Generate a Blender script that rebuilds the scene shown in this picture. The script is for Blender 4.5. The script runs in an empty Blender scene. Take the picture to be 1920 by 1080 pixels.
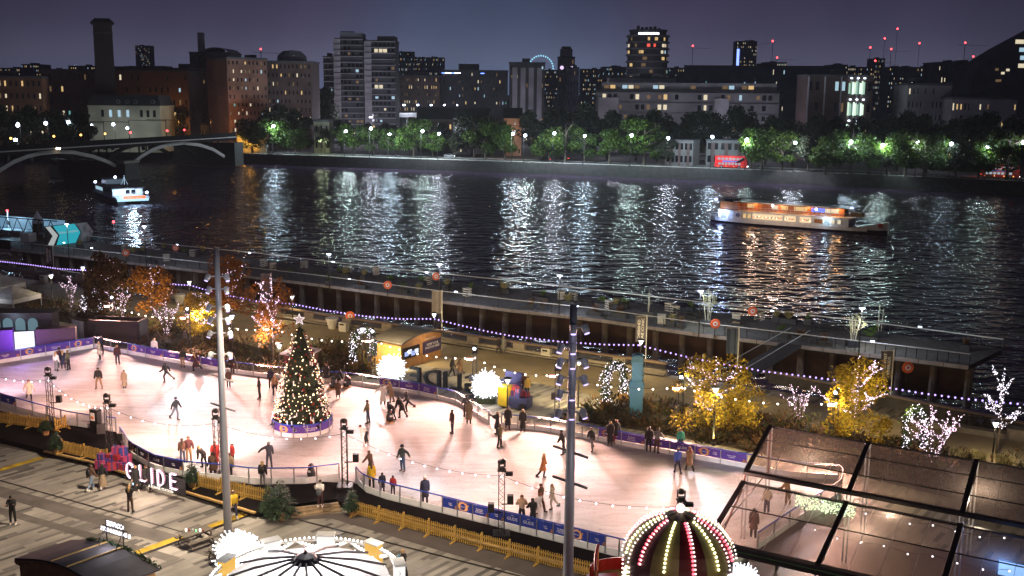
import bpy, math, random
from mathutils import Vector, Matrix
random.seed(7)
S=bpy.context.scene; C=S.collection
PI=math.pi
# ------------------------------------------------------------------ camera
FPX=1990.; PITCH=math.radians(10.4); ROLL=.010; CH=25.5
_f=Vector((0,math.cos(PITCH),-math.sin(PITCH))); _u0=Vector((0,math.sin(PITCH),math.cos(PITCH))); _r0=Vector((1,0,0))
_r=_r0*math.cos(ROLL)+_u0*math.sin(ROLL); _u=_u0*math.cos(ROLL)-_r0*math.sin(ROLL)
cd=bpy.data.cameras.new('camera'); cam=bpy.data.objects.new('camera',cd); C.objects.link(cam)
m=Matrix((( _r[0],_u[0],-_f[0]),(_r[1],_u[1],-_f[1]),(_r[2],_u[2],-_f[2]))).to_4x4(); m.translation=(0,0,CH)
cam.matrix_world=m; cd.sensor_width=36; cd.lens=FPX/1920*36; cd.clip_start=.5; cd.clip_end=30000
S.camera=cam
# ------------------------------------------------------------------ world: night sky with city glow
W=bpy.data.worlds.new('World'); S.world=W; W.use_nodes=True
nt=W.node_tree; nt.nodes.clear(); N=nt.nodes.new; L=nt.links.new
out=N('ShaderNodeOutputWorld'); bg=N('ShaderNodeBackground'); L(bg.outputs[0],out.inputs[0])
tc=N('ShaderNodeTexCoord'); sx=N('ShaderNodeSeparateXYZ'); L(tc.outputs['Generated'],sx.inputs[0])
rp=N('ShaderNodeValToRGB'); L(sx.outputs[2],rp.inputs[0])
e=rp.color_ramp.elements; e[0].position=0.0; e[0].color=(.125,.15,.27,1); e[1].position=1; e[1].color=(.010,.009,.028,1)
for p,c in ((.03,(.132,.130,.215,1)),(.055,(.092,.084,.155,1)),(.09,(.060,.051,.108,1)),(.3,(.024,.020,.055,1))):
    k=e.new(p); k.color=c
# glow is strongest over the city centre (towards +x a little), weaker to both sides
nm=N('ShaderNodeVectorMath'); nm.operation='DOT_PRODUCT'; L(tc.outputs['Generated'],nm.inputs[0]); nm.inputs[1].default_value=Vector((.0,1,.03)).normalized()
mr=N('ShaderNodeMapRange'); L(nm.outputs['Value'],mr.inputs[0]); mr.inputs[1].default_value=.885; mr.inputs[2].default_value=1.0; mr.inputs[3].default_value=.42; mr.inputs[4].default_value=1.0
nz=N('ShaderNodeTexNoise'); nz.inputs['Scale'].default_value=4; nz.inputs['Detail'].default_value=5; L(tc.outputs['Generated'],nz.inputs['Vector'])
mz=N('ShaderNodeMapRange'); L(nz.outputs[0],mz.inputs[0]); mz.inputs[1].default_value=.3; mz.inputs[2].default_value=.7; mz.inputs[3].default_value=.72; mz.inputs[4].default_value=1.28
mm=N('ShaderNodeMath'); mm.operation='MULTIPLY'; L(mr.outputs[0],mm.inputs[0]); L(mz.outputs[0],mm.inputs[1])
# a trace of the sky's own last light, sun well below the horizon
sk=N('ShaderNodeTexSky'); sk.sky_type='NISHITA'; sk.sun_disc=False; sk.sun_elevation=math.radians(-9); sk.sun_rotation=math.radians(-60)
mx=N('ShaderNodeMix'); mx.data_type='RGBA'; mx.blend_type='ADD'; mx.inputs[0].default_value=.05
L(rp.outputs[0],mx.inputs[6]); L(sk.outputs[0],mx.inputs[7]); # teal glow low over the city centre
dt=N('ShaderNodeVectorMath'); dt.operation='DOT_PRODUCT'; L(tc.outputs['Generated'],dt.inputs[0]); dt.inputs[1].default_value=Vector((-.02,1,.02)).normalized()
mg=N('ShaderNodeMapRange'); L(dt.outputs['Value'],mg.inputs[0]); mg.inputs[1].default_value=.985; mg.inputs[2].default_value=1.; mg.interpolation_type='SMOOTHSTEP'
gl=N('ShaderNodeMix'); gl.data_type='RGBA'; gl.blend_type='ADD'; L(mg.outputs[0],gl.inputs[0]); L(mx.outputs[2],gl.inputs[6]); gl.inputs[7].default_value=(.0,.030,.050,1)
L(gl.outputs[2],bg.inputs[0]); L(mm.outputs[0],bg.inputs[1])
# ------------------------------------------------------------------ exposure / render
S.view_settings.view_transform='Standard'; S.view_settings.look='None'; S.view_settings.exposure=0; S.view_settings.gamma=1
S.render.engine='CYCLES'; cy=S.cycles
cy.use_denoising=True; cy.use_adaptive_sampling=False
try: cy.denoiser='OPENIMAGEDENOISE'
except Exception: pass
cy.sample_clamp_indirect=2.5; cy.sample_clamp_direct=60; cy.max_bounces=5; cy.diffuse_bounces=2; cy.glossy_bounces=3; cy.transparent_max_bounces=24; cy.transmission_bounces=4
cy.caustics_reflective=False; cy.caustics_refractive=False; cy.use_light_tree=True
# ------------------------------------------------------------------ pixel -> world helpers (photo pixels, 1920 wide)
def ray(x,y): return _f+_r*((x-960)/FPX)-_u*((y-540)/FPX)
def P(x,y,z=0.):
    d=ray(x,y); t=(z-CH)/d.z; return Vector((d.x*t,d.y*t,z))
def R(x,y,Y):
    d=ray(x,y); t=Y/d.y; return Vector((d.x*t,Y,CH+d.z*t))
def V(x,y,A,B):   # ray meets the upright plane through A and B
    d=ray(x,y); n=Vector((B[1]-A[1],-(B[0]-A[0]),0)); t=(n.x*A[0]+n.y*A[1])/(n.x*d.x+n.y*d.y); return Vector((d.x*t,d.y*t,CH+d.z*t))
def ang(a,b): return math.atan2(b[1]-a[1],b[0]-a[0])
def vis(p):       # picture scale, photo px per metre
    return FPX/((Vector(p)-Vector((0,0,CH))).dot(_f))
# ------------------------------------------------------------------ mesh builder
class MB:
    def __init__(s): s.v=[];s.f=[];s.m=[];s.mats=[]
    def mi(s,mt):
        if mt not in s.mats: s.mats.append(mt)
        return s.mats.index(mt)
    def add(s,vs,fs,mt,M=None):
        o=len(s.v); k=s.mi(mt)
        if M is not None: vs=[M@Vector(v) for v in vs]
        s.v+= [tuple(v) for v in vs]
        for f in fs: s.f.append([o+i for i in f]); s.m.append(k)
        return s
    def box(s,c,d,mt,rz=0,M=None):
        x,y,z=d[0]/2,d[1]/2,d[2]/2; cs,sn=math.cos(rz),math.sin(rz)
        vs=[(c[0]+a*x*cs-b*y*sn,c[1]+a*x*sn+b*y*cs,c[2]+k*z) for k in(-1,1) for a,b in((-1,-1),(1,-1),(1,1),(-1,1))]
        return s.add(vs,[(3,2,1,0),(4,5,6,7),(0,1,5,4),(1,2,6,5),(2,3,7,6),(3,0,4,7)],mt,M)
    def tube(s,pts,rad,mt,n=6,cap=True,flat=1.):
        pts=[Vector(p) for p in pts]
        if not isinstance(rad,(list,tuple)): rad=[rad]*len(pts)
        vs=[];fs=[]
        for i,p in enumerate(pts):
            d=(pts[min(i+1,len(pts)-1)]-pts[max(i-1,0)])
            d=d.normalized() if d.length>1e-9 else Vector((0,0,1))
            a=d.cross(Vector((0,0,1)) if abs(d.z)<.9 else Vector((0,1,0))).normalized(); b=d.cross(a)
            for k in range(n):
                t=2*PI*k/n; vs.append(p+a*math.cos(t)*rad[i]+b*math.sin(t)*rad[i]*flat)
        for i in range(len(pts)-1):
            for k in range(n): fs.append((i*n+k,i*n+(k+1)%n,(i+1)*n+(k+1)%n,(i+1)*n+k))
        if cap: fs.append(tuple(range(n-1,-1,-1))); fs.append(tuple(range((len(pts)-1)*n,len(pts)*n)))
        return s.add(vs,fs,mt)
    def lathe(s,prof,mt,n=16,c=(0,0,0),M=None,cap=True,a0=0):
        vs=[(c[0]+r*math.cos(a0+2*PI*k/n),c[1]+r*math.sin(a0+2*PI*k/n),c[2]+z) for r,z in prof for k in range(n)]
        fs=[(i*n+k,i*n+(k+1)%n,(i+1)*n+(k+1)%n,(i+1)*n+k) for i in range(len(prof)-1) for k in range(n)]
        if cap: fs+= [tuple(range(n-1,-1,-1)),tuple(range((len(prof)-1)*n,len(prof)*n))]
        return s.add(vs,fs,mt,M)
    def ball(s,c,r,mt,n=8,k=5,sc=(1,1,1)):
        pr=[(math.sin(PI*i/k),-math.cos(PI*i/k)) for i in range(1,k)]
        vs=[(c[0],c[1],c[2]-r*sc[2])]+[(c[0]+a*r*sc[0]*math.cos(2*PI*j/n),c[1]+a*r*sc[1]*math.sin(2*PI*j/n),c[2]+b*r*sc[2]) for a,b in pr for j in range(n)]+[(c[0],c[1],c[2]+r*sc[2])]
        fs=[(0,1+(j+1)%n,1+j) for j in range(n)]
        for i in range(k-2): fs+=[(1+i*n+j,1+i*n+(j+1)%n,1+(i+1)*n+(j+1)%n,1+(i+1)*n+j) for j in range(n)]
        e=len(vs)-1; b=1+(k-2)*n; fs+=[(b+j,b+(j+1)%n,e) for j in range(n)]
        return s.add(vs,fs,mt)
    def octa(s,c,r,mt):
        x,y,z=c
        return s.add([(x+r,y,z),(x-r,y,z),(x,y+r,z),(x,y-r,z),(x,y,z+r),(x,y,z-r)],[(0,2,4),(2,1,4),(1,3,4),(3,0,4),(2,0,5),(1,2,5),(3,1,5),(0,3,5)],mt)
    def prism(s,poly,z0,z1,mt,side=None):
        n=len(poly)
        if sum(poly[i][0]*poly[(i+1)%n][1]-poly[(i+1)%n][0]*poly[i][1] for i in range(n))<0: poly=poly[::-1]
        vs=[(p[0],p[1],z0) for p in poly]+[(p[0],p[1],z1) for p in poly]
        s.add(vs,[tuple(range(n,2*n))],mt)
        s.add(vs,[tuple(range(n-1,-1,-1))]+[(i,(i+1)%n,n+(i+1)%n,n+i) for i in range(n)],side or mt)
        return s
    def sheet(s,poly,z,mt):
        n=len(poly)
        if sum(poly[i][0]*poly[(i+1)%n][1]-poly[(i+1)%n][0]*poly[i][1] for i in range(n))<0: poly=poly[::-1]
        return s.add([(p[0],p[1],z) for p in poly],[tuple(range(n))],mt)
    def quad(s,a,b,c,d,mt): return s.add([a,b,c,d],[(0,1,2,3)],mt)
    def slab(s,a,b,c,d,t,mt):   # four corners, thickness t along the normal
        a,b,c,d=map(Vector,(a,b,c,d)); n=(b-a).cross(d-a).normalized()*t
        return s.add([a,b,c,d,a+n,b+n,c+n,d+n],[(3,2,1,0),(4,5,6,7),(0,1,5,4),(1,2,6,5),(2,3,7,6),(3,0,4,7)],mt)
    def mesh(s,name,smooth=False):
        me=bpy.data.meshes.new(name); me.from_pydata(s.v,[],s.f)
        for x in s.mats: me.materials.append(x)
        me.polygons.foreach_set('material_index',s.m)
        if smooth: me.polygons.foreach_set('use_smooth',[True]*len(s.f))
        me.update(); return me
    def build(s,name,parent=None,loc=None,rz=0,smooth=False):
        return link(name,s.mesh(name,smooth),parent,loc,rz)
KIDS={}
def link(name,me,parent=None,loc=None,rz=0):
    o=bpy.data.objects.new(name,me); C.objects.link(o)
    if parent is not None: KIDS.setdefault(parent.name,[]).append(o)
    if loc is not None: o.location=loc
    if rz: o.rotation_euler=(0,0,rz)
    if parent is not None: o.parent=parent
    return o
def tag(o,label=None,cat=None,group=None,kind=None):
    if label: o['label']=label
    if cat: o['category']=cat
    if group: o['group']=group
    if kind: o['kind']=kind
    return o
def thing(name,label,cat,loc=(0,0,0),rz=0,group=None,kind=None):
    o=bpy.data.objects.new(name,None); C.objects.link(o); o.empty_display_size=.2
    o.location=loc; o.rotation_euler=(0,0,rz); return tag(o,label,cat,group,kind)
def kids(o): return KIDS.get(o.name,[])
def copy_tree(o,parent=None,ch=None):
    """copy of a thing with copies of its parts (mesh data shared)"""
    c=o.copy(); C.objects.link(c)
    if parent is not None: c.parent=parent; KIDS.setdefault(parent.name,[]).append(c)
    for k in kids(o): copy_tree(k,c)
    return c
# ------------------------------------------------------------------ materials
def newmat(name):
    mt=bpy.data.materials.new(name); mt.use_nodes=True; t=mt.node_tree; b=t.nodes['Principled BSDF']; return mt,t,b
_pm={}
def pm(name,col,rough=.6,metal=0,var=.18,scale=4.,bump=0.,spec=None):
    if name in _pm: return _pm[name]
    mt,t,b=newmat(name)
    b.inputs['Roughness'].default_value=rough; b.inputs['Metallic'].default_value=metal
    if spec is not None: b.inputs['Specular IOR Level'].default_value=spec
    c=(*col,1)
    if var>0:
        g=t.nodes.new('ShaderNodeTexCoord'); n=t.nodes.new('ShaderNodeTexNoise'); n.inputs['Scale'].default_value=scale; n.inputs['Detail'].default_value=4
        t.links.new(g.outputs['Object'],n.inputs['Vector'])
        r=t.nodes.new('ShaderNodeValToRGB'); r.color_ramp.elements[0].position=.3; r.color_ramp.elements[1].position=.7
        r.color_ramp.elements[0].color=tuple(x*(1-var) for x in col)+(1,); r.color_ramp.elements[1].color=tuple(min(1,x*(1+var)) for x in col)+(1,)
        t.links.new(n.outputs[0],r.inputs[0]); t.links.new(r.outputs[0],b.inputs['Base Color'])
        if bump:
            bp=t.nodes.new('ShaderNodeBump'); bp.inputs['Strength'].default_value=bump; bp.inputs['Distance'].default_value=.02
            t.links.new(n.outputs[0],bp.inputs['Height']); t.links.new(bp.outputs[0],b.inputs['Normal'])
    else: b.inputs['Base Color'].default_value=c
    _pm[name]=mt; return mt
def emi(name,col,st,sample=False):
    if name in _pm: return _pm[name]
    mt,t,b=newmat(name); b.inputs['Base Color'].default_value=(.02,.02,.02,1); b.inputs['Emission Color'].default_value=(*col,1); b.inputs['Emission Strength'].default_value=st
    if not sample:
        try: mt.cycles.emission_sampling='NONE'
        except Exception: pass
    _pm[name]=mt; return mt
def glassmat(name,tint=(1,1,1),refl=.12,rough=.03,trans=.88,milky=0):
    mt=bpy.data.materials.new(name); mt.use_nodes=True; t=mt.node_tree; t.nodes.clear()
    o=t.nodes.new('ShaderNodeOutputMaterial'); tr=t.nodes.new('ShaderNodeBsdfTransparent'); tr.inputs[0].default_value=(*[x*trans for x in tint],1)
    g=t.nodes.new('ShaderNodeBsdfGlossy'); g.inputs['Roughness'].default_value=rough; g.inputs[0].default_value=(*tint,1)
    lw=t.nodes.new('ShaderNodeLayerWeight'); lw.inputs[0].default_value=.5
    x=t.nodes.new('ShaderNodeMixShader'); pw=t.nodes.new('ShaderNodeMath'); pw.operation='POWER'; pw.inputs[1].default_value=3.; t.links.new(lw.outputs['Facing'],pw.inputs[0]); ad=t.nodes.new('ShaderNodeMath'); ad.operation='MULTIPLY_ADD'; ad.inputs[1].default_value=.75; ad.inputs[2].default_value=refl*.3; t.links.new(pw.outputs[0],ad.inputs[0]); t.links.new(ad.outputs[0],x.inputs[0]); t.links.new(tr.outputs[0],x.inputs[1]); t.links.new(g.outputs[0],x.inputs[2]); t.links.new(x.outputs[0],o.inputs[0])
    if milky:
        df=t.nodes.new('ShaderNodeBsdfDiffuse'); df.inputs[0].default_value=(.60,.55,.55,1); tl=t.nodes.new('ShaderNodeBsdfTranslucent'); tl.inputs[0].default_value=(.60,.53,.52,1); a2=t.nodes.new('ShaderNodeMixShader'); a2.inputs[0].default_value=.5; t.links.new(df.outputs[0],a2.inputs[1]); t.links.new(tl.outputs[0],a2.inputs[2])
        x2=t.nodes.new('ShaderNodeMixShader'); x2.inputs[0].default_value=milky; t.links.new(x.outputs[0],x2.inputs[1]); t.links.new(a2.outputs[0],x2.inputs[2]); t.links.new(x2.outputs[0],o.inputs[0])
    return mt
def leafmat(name,cols,trans=.25,rough=.6):
    """leaves: colour varies from leaf to leaf"""
    mt,t,b=newmat(name); b.inputs['Roughness'].default_value=rough; b.inputs['Specular IOR Level'].default_value=.2
    g=t.nodes.new('ShaderNodeNewGeometry'); r=t.nodes.new('ShaderNodeValToRGB'); r.color_ramp.interpolation='LINEAR'
    el=r.color_ramp.elements
    el[0].color=(*cols[0],1); el[1].color=(*cols[-1],1)
    for i,c in enumerate(cols[1:-1]): k=el.new((i+1)/(len(cols)-1)); k.color=(*c,1)
    t.links.new(g.outputs['Random Per Island'],r.inputs[0]); t.links.new(r.outputs[0],b.inputs['Base Color'])
    tl=t.nodes.new('ShaderNodeBsdfTranslucent'); t.links.new(r.outputs[0],tl.inputs[0]); x=t.nodes.new('ShaderNodeMixShader'); x.inputs[0].default_value=trans
    t.links.new(b.outputs[0],x.inputs[1]); t.links.new(tl.outputs[0],x.inputs[2]); t.links.new(x.outputs[0],t.nodes['Material Output'].inputs[0])
    return mt
def lamp(kind,loc,power,col=(1,1,1),parent=None,size=.15,target=None,angle=60,blend=.5):
    d=bpy.data.lights.new('lamp_light',kind); d.energy=power; d.color=col; d.shadow_soft_size=size
    if kind=='SPOT': d.spot_size=math.radians(angle); d.spot_blend=blend
    o=bpy.data.objects.new('lamp_light',d); C.objects.link(o); o.location=loc
    if target is not None:
        w=Vector(loc)+(parent.location if parent is not None else Vector((0,0,0)))
        o.rotation_euler=(Vector(target)-w).to_track_quat('-Z','Y').to_euler()
    if parent is not None: o.parent=parent; KIDS.setdefault(parent.name,[]).append(o)
    return o
_txt={}
def text_mesh(s,size,mt,ext=.004,align='CENTER',space=1.0):
    k=(s,size,mt.name,ext,align)
    if k in _txt: return _txt[k]
    c=bpy.data.curves.new('lettering','FONT'); c.body=s; c.size=size; c.extrude=ext; c.align_x=align; c.align_y='CENTER'; c.space_line=space; c.resolution_u=2
    o=bpy.data.objects.new('lettering',c); C.objects.link(o); dg=bpy.context.evaluated_depsgraph_get()
    me=bpy.data.meshes.new_from_object(o.evaluated_get(dg)); me.name='lettering'; me.materials.clear(); me.materials.append(mt)
    bpy.data.objects.remove(o); _txt[k]=me; return me
def text(s,size,mt,parent,loc,ext=.004,align='CENTER',mirror=False,name='lettering',space=1.0):
    o=link(name,text_mesh(s,size,mt,ext,align,space),parent,loc); o.rotation_euler=(PI/2,0,PI if mirror else 0); return o
# ================================================================== SETTING
D0=Vector((math.cos(math.radians(-30.3)),math.sin(math.radians(-30.3)),0)); N0=Vector((-D0.y,D0.x,0)); BA=math.radians(-30.3)
ICE=.5; DECK=.42; WZ=-4.2
def PP(pts,z=0): return [P(x,y,z) for x,y in pts]
# ---- paving: staggered setts of three tones
def paving_mat():
    mt,t,b=newmat('paving setts'); n=t.nodes.new; l=t.links.new
    g=n('ShaderNodeNewGeometry'); mp=n('ShaderNodeMapping'); mp.inputs['Rotation'].default_value=(0,0,math.radians(-52)); l(g.outputs['Position'],mp.inputs[0])
    br=n('ShaderNodeTexBrick'); br.offset=.37; br.offset_frequency=3; br.squash=1.35; br.squash_frequency=2
    for k,v in(('Scale',1.),('Mortar Size',.012),('Brick Width',1.7),('Row Height',.33),('Bias',0.)): br.inputs[k].default_value=v
    br.inputs['Color1'].default_value=(0,0,0,1); br.inputs['Color2'].default_value=(1,1,1,1); br.inputs['Mortar'].default_value=(.6,.6,.6,1)
    l(mp.outputs[0],br.inputs['Vector'])
    r=n('ShaderNodeValToRGB'); r.color_ramp.interpolation='CONSTANT'; el=r.color_ramp.elements
    el[0].position=0; el[0].color=(.09,.085,.082,1); el[1].position=.10; el[1].color=(.16,.148,.138,1)
    for p,c in((.27,(.27,.25,.23,1)),(.5,(.34,.315,.285,1)),(.78,(.30,.28,.25,1))): k=el.new(p); k.color=c
    l(br.outputs['Color'],r.inputs[0])
    nz=n('ShaderNodeTexNoise'); nz.inputs['Scale'].default_value=.35; nz.inputs['Detail'].default_value=6; l(g.outputs['Position'],nz.inputs['Vector'])
    mr=n('ShaderNodeMapRange'); l(nz.outputs[0],mr.inputs[0]); mr.inputs[1].default_value=.3; mr.inputs[2].default_value=.7; mr.inputs[3].default_value=.7; mr.inputs[4].default_value=1.12
    mx=n('ShaderNodeMix'); mx.data_type='RGBA'; mx.blend_type='MULTIPLY'; mx.inputs[0].default_value=1; l(r.outputs[0],mx.inputs[6]); l(mr.outputs[0],mx.inputs[7])
    l(mx.outputs[2],b.inputs['Base Color']); b.inputs['Roughness'].default_value=.55
    bp=n('ShaderNodeBump'); bp.inputs['Strength'].default_value=.3; bp.inputs['Distance'].default_value=.01; l(br.outputs['Fac'],bp.inputs['Height']); bp.invert=True; l(bp.outputs[0],b.inputs['Normal'])
    return mt
M_pave=paving_mat()
def world_noise(name,col,var,scale,rough=.7,detail=6,bump=0.):
    mt,t,b=newmat(name); n=t.nodes.new; l=t.links.new
    g=n('ShaderNodeNewGeometry'); nz=n('ShaderNodeTexNoise'); nz.inputs['Scale'].default_value=scale; nz.inputs['Detail'].default_value=detail; l(g.outputs['Position'],nz.inputs['Vector'])
    r=n('ShaderNodeValToRGB'); e=r.color_ramp.elements; e[0].position=.32; e[1].position=.68; e[0].color=(*[c*(1-var) for c in col],1); e[1].color=(*[min(1,c*(1+var)) for c in col],1)
    l(nz.outputs[0],r.inputs[0]); l(r.outputs[0],b.inputs['Base Color']); b.inputs['Roughness'].default_value=rough
    if bump:
        bp=n('ShaderNodeBump'); bp.inputs['Strength'].default_value=bump; bp.inputs['Distance'].default_value=.03; l(nz.outputs[0],bp.inputs['Height']); l(bp.outputs[0],b.inputs['Normal'])
    return mt
M_prom=world_noise('resin bound gravel',(.30,.24,.155),.16,.5,.85,8)
M_soil=world_noise('planting soil',(.035,.026,.018),.5,1.5,.95,6,.5)
M_ramp=world_noise('rubber matting',(.085,.07,.066),.16,.8,.8,8)
M_deck=world_noise('black deck carpet',(.006,.005,.006),.3,1.2,.95); M_deck.node_tree.nodes['Principled BSDF'].inputs['Specular IOR Level'].default_value=.08
M_asph=world_noise('asphalt',(.055,.055,.057),.2,.3,.8)
M_fgrd=world_noise('far bank earth',(.03,.03,.03),.4,.05,.9)
M_stone=pm('river wall stone',(.035,.033,.032),.8,0,.3,.8,.4)
M_conc=pm('precast concrete',(.22,.19,.155),.75,0,.15,2.)
# near bank as one sheet; the river wall face is its side
nearpoly=[AB for AB in [D0*-260+N0*-60,D0*260+N0*-60,D0*260+N0*89.6,D0*-260+N0*89.6]]
o=MB().prism(nearpoly,-7,0,M_pave,M_stone).build('plaza_ground'); tag(o,'staggered light and dark paving of the riverside plaza','ground',kind='structure')
prom=PP([(-100,489),(570,604),(1250,706),(1920,832),(2010,850),(2010,905),(1700,858),(1400,800),(1180,757),(1000,716),(820,690),(640,652),(480,655),(300,625),(150,577),(-100,545)])
prom=[p for p in prom]
o=MB().sheet([(p.x,p.y) if p.dot(N0)<89.3 else tuple((p-N0*(p.dot(N0)-89.3))[:2]) for p in prom],.004,M_prom).build('riverside_promenade'); tag(o,'tan gravel promenade along the river wall','path',kind='structure')
beds=[[(0,545),(160,575),(330,612),(470,648),(545,668),(535,708),(380,682),(280,650),(150,610),(40,590)],
      [(585,645),(650,655),(700,672),(695,700),(640,708),(560,698)],
      [(1085,772),(1180,758),(1400,778),(1560,800),(1700,838),(2000,895),(2000,985),(1640,900),(1400,845),(1230,812),(1085,790)]]
o=MB()
for bpoly in beds: o.sheet(PP(bpoly),.008,M_soil)
o=o.build('planting_soil'); tag(o,'dark soil of the planting beds between rink and promenade','soil',kind='structure')
o=MB().sheet(PP([(470,972),(640,962),(700,965),(1110,1083),(1180,1110),(1060,1110),(985,1080),(620,972),(560,975)]),.008,M_ramp); o.sheet(PP([(-90,805),(60,826),(190,852),(85,846),(70,850),(-90,820)]),.008,M_ramp)
o=o.build('rubber_mat_path'); tag(o,'plain dark rubber matting beside the picket fence','path',kind='structure')
# drain lines and dark bands in the paving
M_iron=pm('dark iron',(.03,.028,.027),.5,.6,.2)
o=MB()
def band(o,a,b,w,z,mt):
    a,b=P(*a),P(*b); d=(b-a).normalized(); n=Vector((-d.y,d.x,0))*w/2; o.sheet([a+n,b+n,b-n,a-n],z,mt)
band(o,(-60,884),(375,1007),.14,.008,M_iron); band(o,(560,975),(985,1083),.16,.012,M_iron)
o=o.build('drain_channel'); tag(o,'dark slotted drain lines crossing the paving','drain',kind='structure')
M_band=world_noise('dark granite band',(.12,.108,.10),.25,.9,.6,6)
o=MB(); band(o,(-80,899),(420,1040),1.25,.004,M_band); band(o,(-80,935),(330,1050),.7,.004,M_band)
o=o.build('granite_band'); tag(o,'dark granite bands set in the paving','paving',kind='structure')
# ---- ice
def ice_mat():
    mt,t,b=newmat('skated ice'); n=t.nodes.new; l=t.links.new
    g=n('ShaderNodeNewGeometry')
    nz=n('ShaderNodeTexNoise'); nz.inputs['Scale'].default_value=.22; nz.inputs['Detail'].default_value=9; nz.inputs['Roughness'].default_value=.62; nz.inputs['Distortion'].default_value=1.2; 
    mp=n('ShaderNodeMapping'); mp.inputs['Rotation'].default_value=(0,0,.55); mp.inputs['Scale'].default_value=(.7,2.6,1); l(g.outputs['Position'],mp.inputs[0]); l(mp.outputs[0],nz.inputs['Vector'])
    r=n('ShaderNodeValToRGB'); e=r.color_ramp.elements; e[0].position=.36; e[0].color=(.60,.565,.56,1); e[1].position=.66; e[1].color=(.80,.80,.81,1); l(nz.outputs[0],r.inputs[0])
    w=n('ShaderNodeTexNoise'); w.inputs['Scale'].default_value=1.6; w.inputs['Detail'].default_value=10; w.inputs['Roughness'].default_value=.75
    m2=n('ShaderNodeMapping'); m2.inputs['Rotation'].default_value=(0,0,-.5); m2.inputs['Scale'].default_value=(.25,3.,1); l(g.outputs['Position'],m2.inputs[0]); l(m2.outputs[0],w.inputs['Vector'])
    mr=n('ShaderNodeMapRange'); l(w.outputs[0],mr.inputs[0]); mr.inputs[1].default_value=.38; mr.inputs[2].default_value=.6; mr.inputs[3].default_value=.84; mr.inputs[4].default_value=1.03
    mx=n('ShaderNodeMix'); mx.data_type='RGBA'; mx.blend_type='MULTIPLY'; mx.inputs[0].default_value=1; l(r.outputs[0],mx.inputs[6]); l(mr.outputs[0],mx.inputs[7])
    cur=mx.outputs[2]
    for sc,ds,wd in((.55,2.5,.010),(.9,1.5,.014),(.33,3.5,.007)):
        q=n('ShaderNodeTexNoise'); q.inputs['Scale'].default_value=sc; q.inputs['Detail'].default_value=.6; q.inputs['Distortion'].default_value=ds; l(g.outputs['Position'],q.inputs['Vector'])
        s1=n('ShaderNodeMath'); s1.operation='SUBTRACT'; l(q.outputs[0],s1.inputs[0]); s1.inputs[1].default_value=.5
        s2=n('ShaderNodeMath'); s2.operation='ABSOLUTE'; l(s1.outputs[0],s2.inputs[0])
        s3=n('ShaderNodeMapRange'); l(s2.outputs[0],s3.inputs[0]); s3.inputs[2].default_value=wd; s3.inputs[3].default_value=.78; s3.inputs[4].default_value=1.
        m9=n('ShaderNodeMix'); m9.data_type='RGBA'; m9.blend_type='MULTIPLY'; m9.inputs[0].default_value=1; l(cur,m9.inputs[6]); l(s3.outputs[0],m9.inputs[7]); cur=m9.outputs[2]
    l(cur,b.inputs['Base Color'])
    m3=n('ShaderNodeMapRange'); l(w.outputs[0],m3.inputs[0]); m3.inputs[3].default_value=.5; m3.inputs[4].default_value=.8; l(m3.outputs[0],b.inputs['Roughness'])
    b.inputs['IOR'].default_value=1.31
    bp=n('ShaderNodeBump'); bp.inputs['Strength'].default_value=.25; bp.inputs['Distance'].default_value=.01; l(w.outputs[0],bp.inputs['Height']); l(bp.outputs[0],b.inputs['Normal'])
    return mt
ice_px=[(-150,706),(-60,690),(175,651),(250,665),(375,689),(490,706),(667,722),(784,740),(855,757),(885,775),(917,796),(960,802),(1022,808),(1122,826),(1172,836),(1335,866),(1480,893),(1580,900),(1575,930),(1500,975),(1420,1030),(1340,1064),(1240,1062),
 (1135,1036),(930,985),(830,960),(725,934),(687,921),(672,906),(640,897),(572,905),(475,906),(430,900),(345,892),(290,880),(245,855),(225,825),(218,808),(125,795),(62,778),(0,760),(-150,715)]
M_ice=ice_mat(); M_white=pm('white plastic',(.72,.72,.72),.4,0,.05)
o=MB().prism(PP(ice_px,ICE),.05,ICE,M_ice,M_white).build('ice_rink'); tag(o,'pale scratched ice of the skating rink','ice',kind='structure')
# black deck round the near side of the rink
deck_px=[(-120,740),(62,785),(218,808),(240,850),(290,880),(345,892),(475,906),(600,903),(672,906),(690,921),(930,985),(1135,1036),(1240,1062),(1340,1080),(1230,1106),(1120,1068),(900,1012),(700,955),(640,940),(560,950),(480,958),(380,928),(250,888),(170,862),(85,843),(-120,790)]
o=MB().prism(PP(deck_px,DECK),.03,DECK,M_deck).build('rink_deck'); tag(o,'black carpeted deck along the near side of the rink','deck',kind='structure')
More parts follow.
